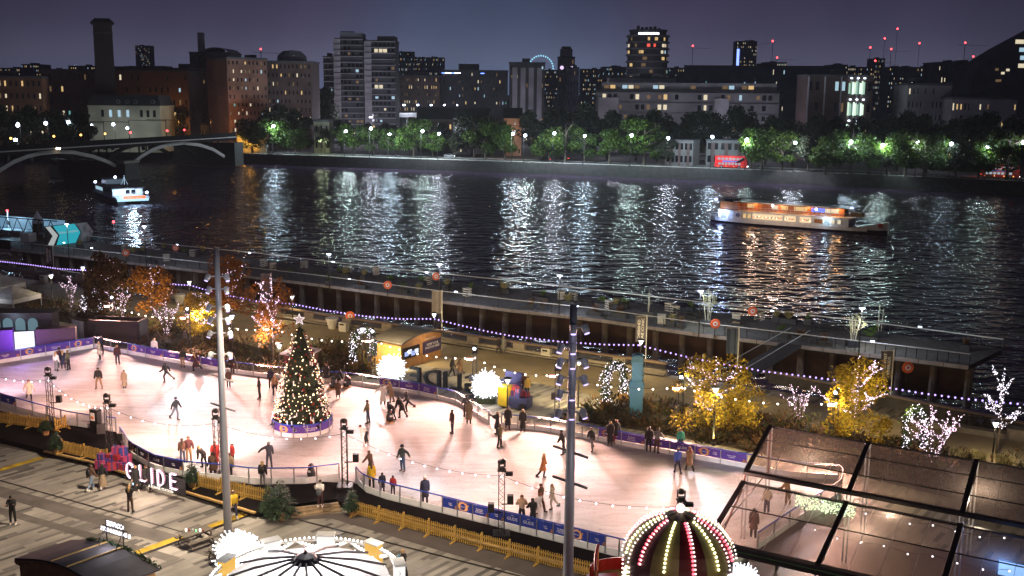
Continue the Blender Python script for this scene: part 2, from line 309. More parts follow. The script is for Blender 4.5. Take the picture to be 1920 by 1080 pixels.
# ---- river
def water_mat():
    mt,t,b=newmat('night river'); n=t.nodes.new; l=t.links.new
    b.inputs['Base Color'].default_value=(.035,.022,.042,1); b.inputs['Roughness'].default_value=.10; b.inputs['IOR'].default_value=1.33
    g=n('ShaderNodeNewGeometry')
    def layer(sc,rot,stretch,detail,dist):
        mp=n('ShaderNodeMapping'); mp.inputs['Rotation'].default_value=(0,0,rot); mp.inputs['Scale'].default_value=(stretch,1,1); l(g.outputs['Position'],mp.inputs[0])
        x=n('ShaderNodeTexNoise'); x.inputs['Scale'].default_value=sc; x.inputs['Detail'].default_value=detail; x.inputs['Roughness'].default_value=.55; x.inputs['Distortion'].default_value=dist; l(mp.outputs[0],x.inputs['Vector']); return x
    a=layer(.29,.12,.6,1.8,.35); c=layer(.5,-.25,.85,1.5,.4); d=layer(.04,.5,.5,1,.0)
    m1=n('ShaderNodeMath'); m1.operation='MULTIPLY_ADD'; l(c.outputs[0],m1.inputs[0]); m1.inputs[1].default_value=.5; l(a.outputs[0],m1.inputs[2])
    m2=n('ShaderNodeMath'); m2.operation='MULTIPLY_ADD'; l(d.outputs[0],m2.inputs[0]); m2.inputs[1].default_value=.5; l(m1.outputs[0],m2.inputs[2])
    bp=n('ShaderNodeBump'); bp.inputs['Strength'].default_value=1.; bp.inputs['Distance'].default_value=1.1; l(m2.outputs[0],bp.inputs['Height']); l(bp.outputs[0],b.inputs['Normal'])
    return mt
far_px=[(-900,262),(-200,272),(450,288),(1000,305),(1500,322),(1920,341),(2300,362)]
far_line=PP(far_px)
o=MB().sheet([(-900,70),(900,-400),(1200,200),(400,500),(-900,900)],WZ,water_mat()).build('river_water'); tag(o,'dark rippled river carrying streaks of light','river',kind='structure')
fp=[(p.x,p.y) for p in far_line]; fp=fp+[(1500,150),(9000,2500),(9000,14000),(-9000,14000),(-9000,2500)]
o=MB().prism(fp,-7,0,M_fgrd,M_stone).build('far_bank_ground'); tag(o,'dark ground of the far river bank','ground',kind='structure')
# road along the far bank, kerbs and lines
def offset_line(pts,d):
    r=[]
    for i,p in enumerate(pts):
        t=(pts[min(i+1,len(pts)-1)]-pts[max(i-1,0)]).normalized(); r.append(p+Vector((-t.y,t.x,0))*d)
    return r
fl=far_line[2:]
a,b=offset_line(fl,3.2),offset_line(fl,13.5)
o=MB()
for i in range(len(a)-1): o.sheet([a[i],a[i+1],b[i+1],b[i]],.012,M_asph)
M_line=pm('road paint',(.75,.75,.72),.6,0,.1)
c0,c1=offset_line(fl,8.2),offset_line(fl,8.4)
for i in range(len(a)-1):
    for k in range(0,26,2):
        u,v=k/26,(k+1)/26; q=[c0[i].lerp(c0[i+1],u),c0[i].lerp(c0[i+1],v),c1[i].lerp(c1[i+1],v),c1[i].lerp(c1[i+1],u)]; o.sheet(q,.016,M_line)
o=o.build('embankment_road'); tag(o,'lit two lane road along the far bank','road',kind='structure')
M_pv=world_noise('far pavement',(.28,.27,.25),.15,.4,.8)
o=MB()
for d0,d1 in((.55,3.1),(13.6,17)):
    a,b=offset_line(fl,d0),offset_line(fl,d1)
    for i in range(len(a)-1): o.prism([a[i],a[i+1],b[i+1],b[i]],.0,.13,M_pv)
o=o.build('embankment_pavement'); tag(o,'pale pavements beside the far bank road','pavement',kind='structure')
# far river wall with coping
o=thing('river_wall','tall dark stone river wall along the far bank','river wall',far_line[2])
w=MB(); cp=MB(); q=[p-far_line[2] for p in far_line]
for i in range(len(q)-1):
    d=(q[i+1]-q[i]); L_=d.length; c=(q[i]+q[i+1])/2; rz=ang(q[i],q[i+1]); n=Vector((d.y,-d.x,0)).normalized()
    w.box(c+n*.28+Vector((0,0,-3.3)),(L_+.3,.5,6.4),M_stone,rz); cp.box(c-n*.0+Vector((0,0,-.03)),(L_,.75,.26),M_stone,rz)
w.build('wall_face',o); cp.build('coping',o)
# far railing
M_blk=pm('black painted metal',(.012,.012,.013),.4,.3,.1)
o=thing('railing','thin black railing on the far embankment pavement','railing',far_line[2])
rl=MB(); ps=MB().box((0,0,.55),(.06,.06,1.1),M_blk).mesh('post'); npost=0
for i in range(2,len(q)-1):
    d=q[i+1]-q[i]; n=int(d.length/3.6)
    for z in(.55,1.1): rl.tube([q[i]+Vector((0,0,z)),q[i+1]+Vector((0,0,z))],.03,M_blk,4)
    for k in range(n):
        if npost<100: link('post',ps,o,q[i].lerp(q[i+1],k/n)); npost+=1
rl.build('rail',o)
# ================================================================== RINK BARRIERS
M_blue=pm('blue rail plastic',(.02,.06,.42),.35,0,.05); M_kick=pm('white kickboard',(.78,.78,.78),.4,0,.06,3)
M_alu=pm('brushed aluminium',(.45,.46,.48),.35,.85,.1); M_purp=pm('purple printed panel',(.085,.035,.30),.5,0,.12,2); M_navy=pm('blue printed panel',(.018,.045,.33),.5,0,.12,2)
M_clear=glassmat('clear perspex',(1,1,1),.08,.05,.95); M_gold=pm('gold print',(.80,.42,.14),.5,0,.3,9); M_lett=pm('white print',(.8,.78,.78),.5,0,.05); M_gdim=pm('amber print',(.45,.20,.10),.5,0,.4,14)
def resample(pts,n):
    ls=[0]
    for a,b in zip(pts,pts[1:]): ls.append(ls[-1]+(b-a).length)
    r=[]
    for k in range(n+1):
        s=ls[-1]*k/n; i=0
        while i<len(ls)-2 and ls[i+1]<s: i+=1
        r.append(pts[i].lerp(pts[i+1],(s-ls[i])/max(1e-6,ls[i+1]-ls[i])))
    return r
def panel(kind,Lb,mt,parent,loc,rz):
    p=MB().box((Lb/2,0,.66),(Lb-.05,.035,.60),M_clear if kind=='c' else mt).build('clear_panel' if kind=='c' else 'banner_panel',parent,loc,rz)
    if kind=='c': return p
    y=-.022; s=min(1.,Lb/2.2)
    if kind=='R':
        q=MB()
        for k in range(26):
            t=2*PI*k/26; r=.30+.09*((k*7)%5)/4; r=min(r,.33 if abs(math.sin(t))>.85 else .42)*1.0
            q.tube([(Lb*.36+math.cos(t)*.2,y,.66+math.sin(t)*.2),(Lb*.36+math.cos(t)*r*1.15,y,.66+math.sin(t)*min(r,.29))],[.035,.02],M_gold,4)
        q.lathe([(.235,-.004),(.235,.004)],M_gold,20,M=Matrix.Translation((Lb*.36,y-.004,.66))@Matrix.Rotation(PI/2,4,'X')); q.lathe([(.2,-.004),(.2,.006)],M_navy,20,M=Matrix.Translation((Lb*.36,y-.008,.66))@Matrix.Rotation(PI/2,4,'X'))
        q.box((Lb*.36,y-.004,.9),(.05,.01,.07),M_gold)
        q.build('gold_bauble_print',p,(0,0,0)); text('Boots',.13,M_lett,p,(Lb*.36,y-.02,.66))
        if Lb>1.6: text('make\nmagic',.14,M_lett,p,(Lb*.78,y,.66),space=.8)
    else:
        st={'M':'make\n   magic','B':'The beauty\ndestination\nof the season','G':'GLIDE','S':'Beauty gifts,\nsleighed!','T':"'Tis the season\nto be glowy"}[kind]
        text(st,.26 if kind=='G' else .15*max(.72,s),M_lett,p,(Lb*(.5 if kind in'GM' else .42),y,.64),space=.9)
        if kind=='G': text('at the',.08,M_lett,p,(Lb*.5,y,.86))
        if kind in'BSTM' :
            q=MB()
            for k in range(9): t=PI*k/8; q.tube([(Lb*.9,y,.40),(Lb*.9+math.cos(t)*.16*s,y,.40+math.sin(t)*.2)],[.012,.03],M_gdim,4)
            q.build('amber_spray_print',p,(0,0,0))
    return p
def barrier(label,px,codes,mt=None,z=ICE,group='boards round the ice rink',top=.98):
    pts=[P(x,y,z) for x,y in px]; n=len(codes); rs=resample(pts,n); o0=rs[0]
    o=thing('rink_barrier',label,'rink barrier',o0,0,group)
    kb=MB(); tr=MB(); sub=resample(pts,max(n,len(pts)*2))
    fine=resample(pts,n*2)
    for i in range(len(fine)-1):
        a,b=fine[i]-o0,fine[i+1]-o0; d=(b-a).length; c=(a+b)/2; r=ang(a,b); kb.box(c+Vector((0,0,.17)),(d+.01,.055,.34),M_kick,r); 
    tr.tube([p-o0+Vector((0,0,top+.04)) for p in fine],.045,M_blue,6)
    kb.build('kickboard',o); tr.build('top_rail',o)
    for i in range(n+1): MB().box((0,0,top/2),(.07,.09,top),M_alu).build('post',o,rs[i]-o0,ang(rs[max(0,i-1)],rs[min(n,i+1)]))
    for i,k in enumerate(codes):
        a,b=rs[i]-o0,rs[i+1]-o0; panel(k,(b-a).length,mt or M_purp,o,a,ang(a,b))
    return o
barrier('purple bannered rink boards at the far left, in front of the purple booth',[(-110,700),(-60,691),(175,652)],'GRSRTR')
barrier('clear then purple-bannered rink boards between the far left corner and the tall mast',[(177,651),(250,665),(375,689),(415,696)],'ccRSGSM')
barrier('clear rink boards behind the Christmas tree, between the tall mast and the snowflake balls',[(415,696),(490,706),(520,709),(600,716),(667,722),(712,729)],'ccccccccc')
barrier('purple banner boards in front of the dark backwards letters and the left glowing ball',[(712,729),(784,740),(820,748)],'RGB')
barrier('curved clear boards below the right glowing ball, ending at the rink gate',[(820,748),(855,757),(885,775),(917,796)],'cccc')
barrier('clear rink boards between the gift cart and the right steel mast',[(940,800),(960,802),(1022,808),(1122,826)],'cccccc')
barrier('purple banner boards on the far right, in front of the gold trees',[(1122,826),(1172,836),(1335,866),(1400,878)],'RBGGRS')
barrier('rink boards seen through the glass pavilion at the right end of the ice',[(1400,878),(1480,893),(1580,900),(1575,930),(1500,975),(1420,1030)],'cccccccccc')
barrier('clear rink boards hidden behind the striped tower, right of the blue banners',[(1240,1062),(1135,1036)][::-1],'cccc',M_navy)
barrier('long run of blue banner boards on the near right side of the rink',[(830,960),(930,985),(1135,1036)],'MRBMGGMBRM',M_navy)
barrier('clear boards under a blue rail by the child in red and the yellow jacket',[(668,903),(676,914),(687,921),(725,934),(830,960)],'ccccc')
barrier('clear boards between the dark deck steps and the Christmas tree, right of the tall mast',[(430,900),(475,906),(572,905),(636,897)],'ccccc')
barrier('curved boards with dark banners behind the lit GLIDE sign',[(226,826),(245,855),(290,880),(345,892),(430,900)],'ccRSGMcc',pm('dark purple panel',(.02,.012,.05),.6,0,.1))
barrier('clear boards by the black speaker kiosk at the left, near the steel towers',[(62,778),(125,795),(172,803),(218,808)],'ccccc')
barrier('blue banner boards at the left edge of the picture, behind the picket fence',[(-110,728),(0,760),(62,778)],'GMSRMc',M_navy)
# ================================================================== WORDS
ORD=['leftmost','second from the left','third from the left','fourth from the left','fifth from the left','sixth from the left','seventh from the left','eighth from the left','ninth from the left','tenth from the left','eleventh from the left','twelfth from the left','thirteenth from the left','fourteenth from the left','fifteenth from the left','sixteenth from the left','seventeenth from the left','eighteenth from the left','nineteenth from the left','twentieth from the left','twenty-first from the left','twenty-second from the left','twenty-third from the left','twenty-fourth from the left','twenty-fifth from the left','twenty-sixth from the left','twenty-seventh from the left','twenty-eighth from the left','twenty-ninth from the left','thirtieth from the left','thirty-first from the left','thirty-second from the left']
def ordw(i,n): return 'rightmost' if i==n-1 and n>1 else ORD[min(i,len(ORD)-1)]
# ================================================================== BUILDINGS ON THE FAR BANK
E_warm=emi('warm lit window',(1,.66,.28),.75); E_pale=emi('pale lit window',(1,.86,.6),.8); E_cool=emi('cool lit window',(.55,.82,1),.7); E_teal=emi('teal lit window',(.3,.9,.85),.4); E_dim=emi('dim lit window',(1,.62,.3),.14); E_red=emi('red lit window',(1,.12,.08),1.1); E_white=emi('white strip light',(.85,.93,1),4.); E_bluel=emi('blue strip light',(.12,.22,1),5.)
M_dglass=pm('dark window glass',(.01,.011,.015),.12,0,0)
LITS=[E_warm]*3+[E_pale]*4+[E_cool]*3+[E_dim]*8+[E_teal]
_wm={}
def winmesh(w,h,mt):
    k=(round(w,2),round(h,2),mt.name)
    if k not in _wm: _wm[k]=MB().box((0,0,0),(w,.12,h),mt).mesh('window')
    return _wm[k]
def wall_mats(name,col,var=.25): return world_noise(name,col,var,.12,.85,5)
M_dbrick=wall_mats('dark brick',(.12,.08,.075)); M_obrick=wall_mats('orange brick',(.22,.10,.055)); M_rbrick=wall_mats('reddish brick',(.24,.12,.09)); M_grey=wall_mats('grey concrete',(.26,.25,.27)); M_pale=wall_mats('pale concrete',(.5,.48,.52)); M_dk=wall_mats('dark cladding',(.09,.09,.105)); M_blu=wall_mats('blue glass cladding',(.09,.12,.17)); M_cream=wall_mats('cream stone',(.40,.36,.26)); M_slate=wall_mats('slate roof',(.03,.03,.034)); M_wht=wall_mats('white render',(.17,.17,.165))
def building(name,label,x0,x1,yt,Y,fl,co,lit,wall,dep=16,Y1=None,ww=.29,wh=.42,roof=None,rh=.8,base=0,pal=None,dark=True,ybase=None,plant=True,cat='building',cap=96,dense=True):
    if dense and fl>2: fl,co=round(fl*1.25),round(co*1.4)
    a=R(x0,yt,Y); b=R(x1,yt,Y1 or Y); h=a.z-base
    a.z=base; wd=math.hypot(b.x-a.x,b.y-a.y); rz=ang(a,b)
    o=thing(name,label,cat,a,rz)
    MB().box((wd/2,dep/2,h/2),(wd,dep,h),wall).build('wall',o)
    rf=MB().box((wd/2,dep/2,h+rh/2),(wd+.5,dep+.5,rh),roof or M_dk).build('roof',o)
    rg=random.Random(int(x0*7+yt)); 
    if plant:
        for k in range(rg.randint(1,3)):
            pw=wd*rg.uniform(.08,.22); MB().box((0,0,0),(pw,dep*.4,rg.uniform(1.2,3)),M_dk).build('roof_plant',rf,(rg.uniform(pw,wd-pw),dep*.5,h+rh+.8))
    cw,fh=wd/co,h/fl; cells=[(c,f) for f in range(fl) for c in range(co)]
    on=[]; off=[]
    for c,f in cells: (on if rg.random()<lit else off).append((c,f))
    rg.shuffle(off); rg.shuffle(on)
    for c,f in on[:cap]:
        mt=rg.choice(pal or LITS); link('window',winmesh(cw*ww*rg.choice((1,1,.7)),fh*wh*rg.choice((1,1,.75)),mt),o,((c+.5)*cw,-.04,(f+.55)*fh))
    if dark:
        for c,f in off[:max(0,cap-len(on))]: link('window',winmesh(cw*ww,fh*wh,M_dglass),o,((c+.5)*cw,-.04,(f+.55)*fh))
    return o,wd,h,dep
building('brick_building','orange brick building with tall lit windows at the far left',-40,78,145,430,5,8,.45,M_obrick,Y1=436,pal=[E_pale,E_dim,E_warm])
building('warehouse','long dark brick building behind the tall chimney',76,352,133,500,5,18,.06,M_dbrick,30)
# pumping station chimney
o=thing('chimney','tall square brick chimney with a flared cap above the pumping station','chimney',R(203,240,470).xy.to_3d(),math.asin(-R(203,240,470).x/R(203,240,470).xy.length)); M_chim=wall_mats('dark chimney brick',(.05,.038,.04))  # near-black brick tone with slight random variation
z1=R(203,46,470).z; w0,w1=8.4,7.6
c=MB(); c.add([(-w0/2,-w0/2,0),(w0/2,-w0/2,0),(w0/2,w0/2,0),(-w0/2,w0/2,0),(-w1/2,-w1/2,z1),(w1/2,-w1/2,z1),(w1/2,w1/2,z1),(-w1/2,w1/2,z1)],[(0,1,5,4),(1,2,6,5),(2,3,7,6),(3,0,4,7),(4,5,6,7)],M_chim)
for k in(-1,0,1): c.box((k*2.4,-w0/2+.45,z1*.5),(.8,.5,z1*.82),M_chim)
c.box((0,0,z1*.93),(w1+.5,w1+.5,.5),M_dbrick); c.build('shaft',o)
t=R(203,35,470).z-z1
MB().lathe([(w1*.74,z1-.2),(w1*.9,z1+.5),(w1*.86,z1+t*.35),(w1*.62,z1+t*.8),(w1*.6,z1+t)],M_chim,4,a0=PI/4).build('flared_cap',o)
# pumping station
o,wd,h,dep=building('pumping_station','cream stone pumping station with round dormers in its mansard roof',165,300,200,440,2,8,0,M_cream,18,dark=False,plant=False,rh=.6,roof=M_cream)
mz=R(230,178,440).z-h
mr_=MB().add([(-.2,-.2,h+.6),(wd+.2,-.2,h+.6),(wd+.2,dep,h+.6),(-.2,dep,h+.6),(1.2,2,h+mz),(wd-1.2,2,h+mz),(wd-1.2,dep-2,h+mz),(1.2,dep-2,h+mz)],[(0,1,5,4),(1,2,6,5),(2,3,7,6),(3,0,4,7),(4,5,6,7)],M_slate).build('mansard_roof',o)
MB().box((wd/2,.0,h-4.6),(wd+.3,.4,.4),M_cream).build('string_course',o)
for k in(.42,.55,.66,.9):
    q=MB(); q.lathe([(.55,-.15),(.85,-.15),(.85,.15),(.55,.15)],M_wht,12,cap=False,M=Matrix.Translation((wd*k,.35,h+mz*.45))@Matrix.Rotation(PI/2,4,'X')); q.box((wd*k,.5,h+mz*.2),(1.3,.5,.5),M_wht); q.build('dormer_surround',mr_)
for i,k in enumerate((.2,.31,.43,.55,.74,.83,.92)):
    mt=E_cool if 0<i<4 else M_dglass
    f=MB().box((wd*k,-.1,h-2.6),(1.5,.2,3.2),M_cream).build('window_surround',o); MB().box((wd*k,-.22,h-2.6),(1.1,.1,2.8),mt).build('window',f)
    if i not in(3,): MB().box((wd*k,-.1,2.4),(1.4,.15,3),M_dglass).build('window',o)
building('faint_tower','faint distant tower with a speckle of tiny windows, right of the chimney',253,280,86,1900,26,7,.42,M_blu,24,pal=[E_pale,E_cool,E_dim],dark=False)
building('apartment_block','dark plain block behind the orange sodium glow at left',300,432,130,520,7,12,.10,M_dbrick,20)
o,wd,h,dep=building('hall_building','dark hall with a rounded roof and a thin slab tower',355,430,100,560,6,6,.04,M_dk,24)
q=MB(); 
for k in range(10):
    t0,t1=k/10,(k+1)/10; f=lambda t:h+.6+2.6*math.sin(PI*t)**.5
    q.slab((wd*(.3+.7*t0),0,f(t0)),(wd*(.3+.7*t1),0,f(t1)),(wd*(.3+.7*t1),dep,f(t1)),(wd*(.3+.7*t0),dep,f(t0)),-.4,M_grey)
q.build('curved_roof',o); MB().box((wd*.28,2,h*.62),(2.6,4,h*1.24),M_grey).build('slab_tower',o)
building('brick_flats','reddish brick flats glowing in orange street light at left',425,500,110,455,9,7,.34,M_rbrick,18,Y1=468)
o,wd,h,dep=building('apartment_block','dark apartment block with a drum on its roof, right of the reddish flats',500,583,117,480,8,8,.22,M_dbrick,20)
q=MB().lathe([(0,5),(4,4.6),(6.5,2.5),(6.8,0)][::-1],M_grey,16,c=(wd*.45,dep*.6,h+.8)).build('roof_drum',o)
# twin residential towers
def band_tower(name,label,x0,x1,yt,Y,fl,pale,lits,Y1=None,dep=20,strip=.25):
    o,wd,h,dep=building(name,label,x0,x1,yt,Y,fl,7,lits,M_dk,dep,Y1,ww=.72,wh=.5,cap=70,dense=False)
    fh=h/fl
    for f in range(fl+1): link('balcony_slab',_slab(wd,fh),o,(wd/2,-.55,f*fh+.1))
    if strip: MB().box((wd*.06,-.2,h/2),(wd*strip,.6,h),pale).build('pale_wall_strip',o)
    return o,wd,h,dep
_sl={}
def _slab(wd,fh):
    k=round(wd,1)
    if k not in _sl: _sl[k]=MB().box((0,0,0),(wd+.8,1.6,.32),M_pale).box((0,-.75,.45),(wd+.8,.08,.7),M_clear).mesh('balcony_slab')
    return _sl[k]
o,wd,h,dep=band_tower('residential_tower','left one of the twin riverside towers with pale balcony bands',628,680,74,560,18,M_pale,.10)
MB().box((wd*.55,dep/2,h+2.2),(wd*.8,dep*.7,2.8),M_pale).build('penthouse',o); MB().box((wd*.35,dep/2,h+4.4),(wd*.5,.5,.5),M_dk,.0).build('roof_cradle',o)
band_tower('residential_tower','low step attached to the left side of the twin towers',606,629,108,562,14,M_pale,.05,strip=0)
o,wd,h,dep=band_tower('residential_tower','right one of the twin riverside towers with two bright rows',686,740,78,560,17,M_pale,.14)
MB().box((wd*.68,dep/2,h+1.7),(wd*.6,dep*.7,2.6),M_dk).build('penthouse',o)
for f,n in((15.5,3),(9.4,2)):
    for k in range(n): link('window',winmesh(1.8,1.8,E_pale),o,(wd*(.35+.16*k),-.1,f*h/17))
building('brick_block','brown brick block with rows of warm windows right of the twin towers',740,824,143,650,6,14,.40,M_dbrick,20,pal=[E_warm,E_pale,E_dim])
o,wd,h,dep=building('office_block','dark office block with a blue-lit top floor',824,952,133,660,7,16,.16,M_dk,24)
MB().box((wd*.42,dep/2,h+2.6),(wd*.3,8,4),M_dk).build('roof_plant',o)
for k in range(7): link('strip_light',winmesh(2.2,.5,E_white if k%3 else E_bluel),o,(wd*(.06+.045*k+.3*(k>5)),-.1,h-1.2))
o,wd,h,dep=building('panelled_block','dark block faced with tall pale panels',955,1022,119,560,7,5,.2,M_dk,18,cap=20)
for k in range(4): MB().box((wd*(.16+.23*k),-.14,h*.55),(wd*.14,.25,h*.8),M_pale).build('pale_panel',o)
# gothic office tower
o,wd,h,dep=building('stone_tower','stone office tower with stepped top and lit arched openings',1047,1078,108,800,6,3,.1,M_grey,14,plant=False)
MB().box((wd/2,dep/2,h+3),(wd*.72,dep*.72,7),M_grey).build('upper_stage',o); MB().box((wd/2,dep/2,h+7),(wd*.55,dep*.55,2.4),M_slate).build('tower_cap',o)
for k in(.22,.78): MB().lathe([(.1,0),(1.4,0)],emi('lilac floodlight',(.8,.6,1),1.3),12,M=Matrix.Translation((wd*k,-.1,h*.86))@Matrix.Rotation(PI/2,4,'X')).build('lit_arch',o)
for k in range(4): link('window',winmesh(1.2,2.5,E_white),o,(wd*.66,-.1,h*(.3+.09*k)))
building('stone_wing','pale stone wing beside the stone tower',1064,1086,128,790,5,3,.2,M_pale,14)
# round residential tower
o=thing('round_tower','tall round tower block with banded floors and a white-lit crown','tower block',R(1216,200,620).xy.to_3d()+Vector((0,13,0)))
hh=R(1216,67,620).z; rad=(R(1257,100,620).x-R(1174,100,620).x)/2; fl=16; fh=hh/fl
MB().lathe([(rad-.9,0),(rad-.9,hh)],M_dk,28).build('wall',o)
sm=MB().lathe([(rad-.6,0),(rad,0),(rad,.9),(rad-.6,.9)],M_grey,28,cap=False).mesh('balcony_band')
for f in range(fl+1): link('balcony_band',sm,o,(0,0,f*fh-.1))
h2=R(1216,54,620).z
MB().lathe([(rad*.84,hh),(rad*.84,h2-.8),(rad*.88,h2-.8),(rad*.88,h2)],M_dk,28).build('crown',o)
rg=random.Random(4)
for k in range(20):
    t=-PI*.78+PI*.42*k/19
    if k>3: q=link('crown_light',winmesh(1.0,2.2,E_white),o,(rad*.86*math.cos(t),rad*.86*math.sin(t),h2-3)); q.rotation_euler=(0,0,t+PI/2)
for k in range(76):
    f=rg.randint(1,fl-1); t=-PI*(.06+.88*rg.random()); q=link('window',winmesh(rg.choice((1.2,1.8,2.4)),fh*.48,rg.choice(LITS+[E_warm,E_red])),o,((rad-.85)*math.cos(t),(rad-.85)*math.sin(t),f*fh+fh*.58)); q.rotation_euler=(0,0,t+PI/2)
for k in range(6): MB().box((rad*(.6-.24*k)*.8,-2,h2+.5+.5*(k%2)),(1.6,2,1.2+k%3*.7),M_dk).build('roof_plant',o)
# long flats in front
o,wd,h,dep=building('long_flats','long low block of flats with balconies and blank pale end walls',1118,1462,172,480,6,32,.2,M_grey,16,Y1=455,ww=.62,wh=.5,cap=96,dense=False)
fh=h/6
for f in range(1,7): MB().box((wd/2,-.6,f*fh-.2),(wd+.6,1.5,.28),M_grey).build('balcony_slab',o)
for k,w in((.075,.115),(.70,.075)): MB().box((wd*k,-.5,h/2-1.2),(wd*w,1.9,h-2.4),M_pale).build('blank_wall',o)
MB().box((wd*.5,dep*.55,h+2.4),(wd*.96,dep*.7,3.4),M_grey).build('set_back_storey',o)
for k in range(26):
    if rg.random()<.5: link('window',winmesh(2.2,1.5,rg.choice(LITS)),o,(wd*(.05+.9*k/26),dep*.2-.1,h+2.3))
building('pale_rooftops','pale blank roof blocks in front of the round tower',1143,1268,146,520,4,10,.1,M_pale,14,cap=10)
building('glass_office','long bluish glass office with bright corner lights on its roof line',1283,1562,124,900,4,30,.14,M_blu,40,Y1=880,pal=[E_cool,E_teal,E_pale],cap=60,dark=False)
o,wd,h,dep=building('lit_tower','slim distant tower with a glowing blue edge',1382,1420,78,1450,16,8,.45,M_blu,24,pal=[E_warm,E_pale],cap=80,dark=False)
MB().box((2,-.4,h*.55),(3.2,.6,h*.7),emi('blue neon edge',(.2,.3,1),3.)).build('blue_light_edge',o)
o,wd,h,dep=building('brick_flats','brick flats with a brightly lit white stair tower at right',1515,1638,143,430,4,10,.16,M_dbrick,16,ww=.5,cap=30,dense=False)
for k in range(4): MB().box((wd*.25*k+.4,-.2,h/2),(.5,.4,h),M_pale).build('pale_pilaster',o)
for f in range(4):
    for k in range(9): MB().box((wd*(.64+.028*k),-.3,(f+.45)*h/4),(wd*.022,.4,h/4*(.5+.2*((k*5+f)%3)/2)),emi('stair light %d'%((k*7+f*3)%4),(.6+.1*(k%3),1,.8),(.25,.6,1.0,1.5)[(k*7+f*3)%4])).build('lit_pane',o)
    MB().box((wd*.76,-.6,(f+.14)*h/4),(wd*.28,.5,.5),M_grey).build('landing_rail',o)
    for k in range(3): MB().box((wd*(.66+.1*k),-.7,(f+.93)*h/4),(.8,.4,.5),emi('landing lamp',(.7,.85,1),5)).build('landing_lamp',o)
building('low_flats','dim flats with a pale set-back top storey at the right',1703,1785,160,420,5,8,.12,M_grey,16,cap=40)
building('low_flats','low row of flats with amber windows at the right edge',1785,1908,186,410,3,12,.40,M_grey,16,pal=[E_warm,E_dim,E_pale],cap=36)
building('stepped_block','distant stepped block with a bright lower floor at right',1760,1832,118,800,5,9,.3,M_dk,30,pal=[E_warm,E_pale])
# dark building with sloping roof at right edge
o=thing('sloping_building','big dark building with a long sloping roof at the right edge','building',R(1825,130,640).xy.to_3d())
a=R(1818,132,640); xs=[R(x,y,640)-a for x,y in((1818,132),(1890,88),(1965,48),(2040,50))]
q=MB(); n=len(xs); fr=[(p.x,0,p.z+a.z) for p in xs]; 
q.add([(p[0],d,z) for d in(0,30) for p,z in [((v[0],),v[2]) for v in fr]+[((v[0],),0) for v in fr[::-1]]],[tuple(range(8))[::-1],tuple(range(8,16))]+[(i,(i+1)%8,8+(i+1)%8,8+i) for i in range(8)],M_dk); q.build('wall',o)
for k in range(22):
    x=rg.uniform(4,58); z=rg.uniform(8,a.z+ (x/60)*18-3); link('window',winmesh(2,1.4,rg.choice([E_cool,E_pale,E_dim])),o,(x,-.1,z))
for k in range(7): link('window',winmesh(5,2.4,rg.choice([E_pale,E_cool])),o,(R(1912,100,640).x-a.x+rg.uniform(-4,4),-.1,a.z+3+k*2.3))
# houses between the trees
def gable(o,wd,h,dep,rh,mt=M_slate):
    q=MB(); q.add([(-.4,-.4,h),(wd+.4,-.4,h),(wd+.4,dep+.4,h),(-.4,dep+.4,h),(-.4,dep/2,h+rh),(wd+.4,dep/2,h+rh)],[(0,1,5,4),(2,3,4,5),(0,4,3),(1,2,5),(0,3,2,1)],mt); return q.build('pitched_roof',o)
o,wd,h,dep=building('terrace_house','house with a lit staircase window among the trees, centre',850,915,222,450,4,5,.3,M_grey,12,plant=False,rh=.2,cap=20,pal=[E_cool,E_pale]); gable(o,wd,h+.2,dep,4)
o,wd,h,dep=building('terrace_house','dark wide-roofed house below the viaduct lamps',782,850,224,470,2,6,.1,M_dbrick,14,plant=False,rh=.2,cap=12); gable(o,wd,h+.2,dep,5)
o,wd,h,dep=building('gabled_house','pink gabled end wall lit by a street lamp',945,978,222,440,3,3,.0,wall_mats('pink render',(.42,.25,.18)),14,plant=False,rh=.2,cap=5); gable(o,wd,h+.2,dep,4)
for x0,x1,lb in((1250,1300,'white terrace house partly behind the yellow-green bush'),(1325,1400,'white terrace house with dark bays behind the red bus')):
    o,wd,h,dep=building('terrace_house',lb,x0,x1,263,392,2,6,0,M_wht,10,Y1=388,plant=False,rh=.4,ww=.55,wh=.5)
    for k in range(0,6,2): MB().box((wd*(k+1)/6,-.15,h*.45),(wd*.09,.3,h*.9),M_dbrick).build('dark_bay',o)
building('stone_lodge','narrow cream stone lodge lit from below, between trees at left',588,617,228,448,2,3,.0,M_cream,10,plant=False,cap=6)
building('shed','low shed glowing amber with sodium light, left of centre',376,416,234,470,1,6,0,M_cream,10,plant=False,cap=4)
# viaduct with lamps
A_=R(680,215,600); B_=R(860,203,640)
o=thing('viaduct','pale road viaduct with a line of small lamps','viaduct',A_.xy.to_3d(),ang(A_,B_)); Lv=(B_-A_).length; zt=R(760,210,620).z
MB().box((Lv/2,0,zt-2),(Lv,8,1.6),M_pale).build('deck',o); MB().box((Lv/2,-4,zt-.9),(Lv,.3,1.1),M_pale).build('parapet',o)
for k in range(6): MB().box((Lv*(k+.5)/6,0,(zt-2)/2),(1.6,6,zt-2.5),M_grey).build('pier',o)
for k in range(14):
    q=MB().tube([(0,0,0),(0,0,5)],.1,M_blk,5).build('lamp_post',o,(Lv*(k+.3)/14,3*(-1)**k,zt-1)); MB().ball((0,0,5),.45,emi('viaduct lamp',(.6,.72,1),14),6,4).build('lamp_head',q)
lamp('POINT',(Lv*.4,-9,zt+4),5000,(.8,.9,1),o,.5)
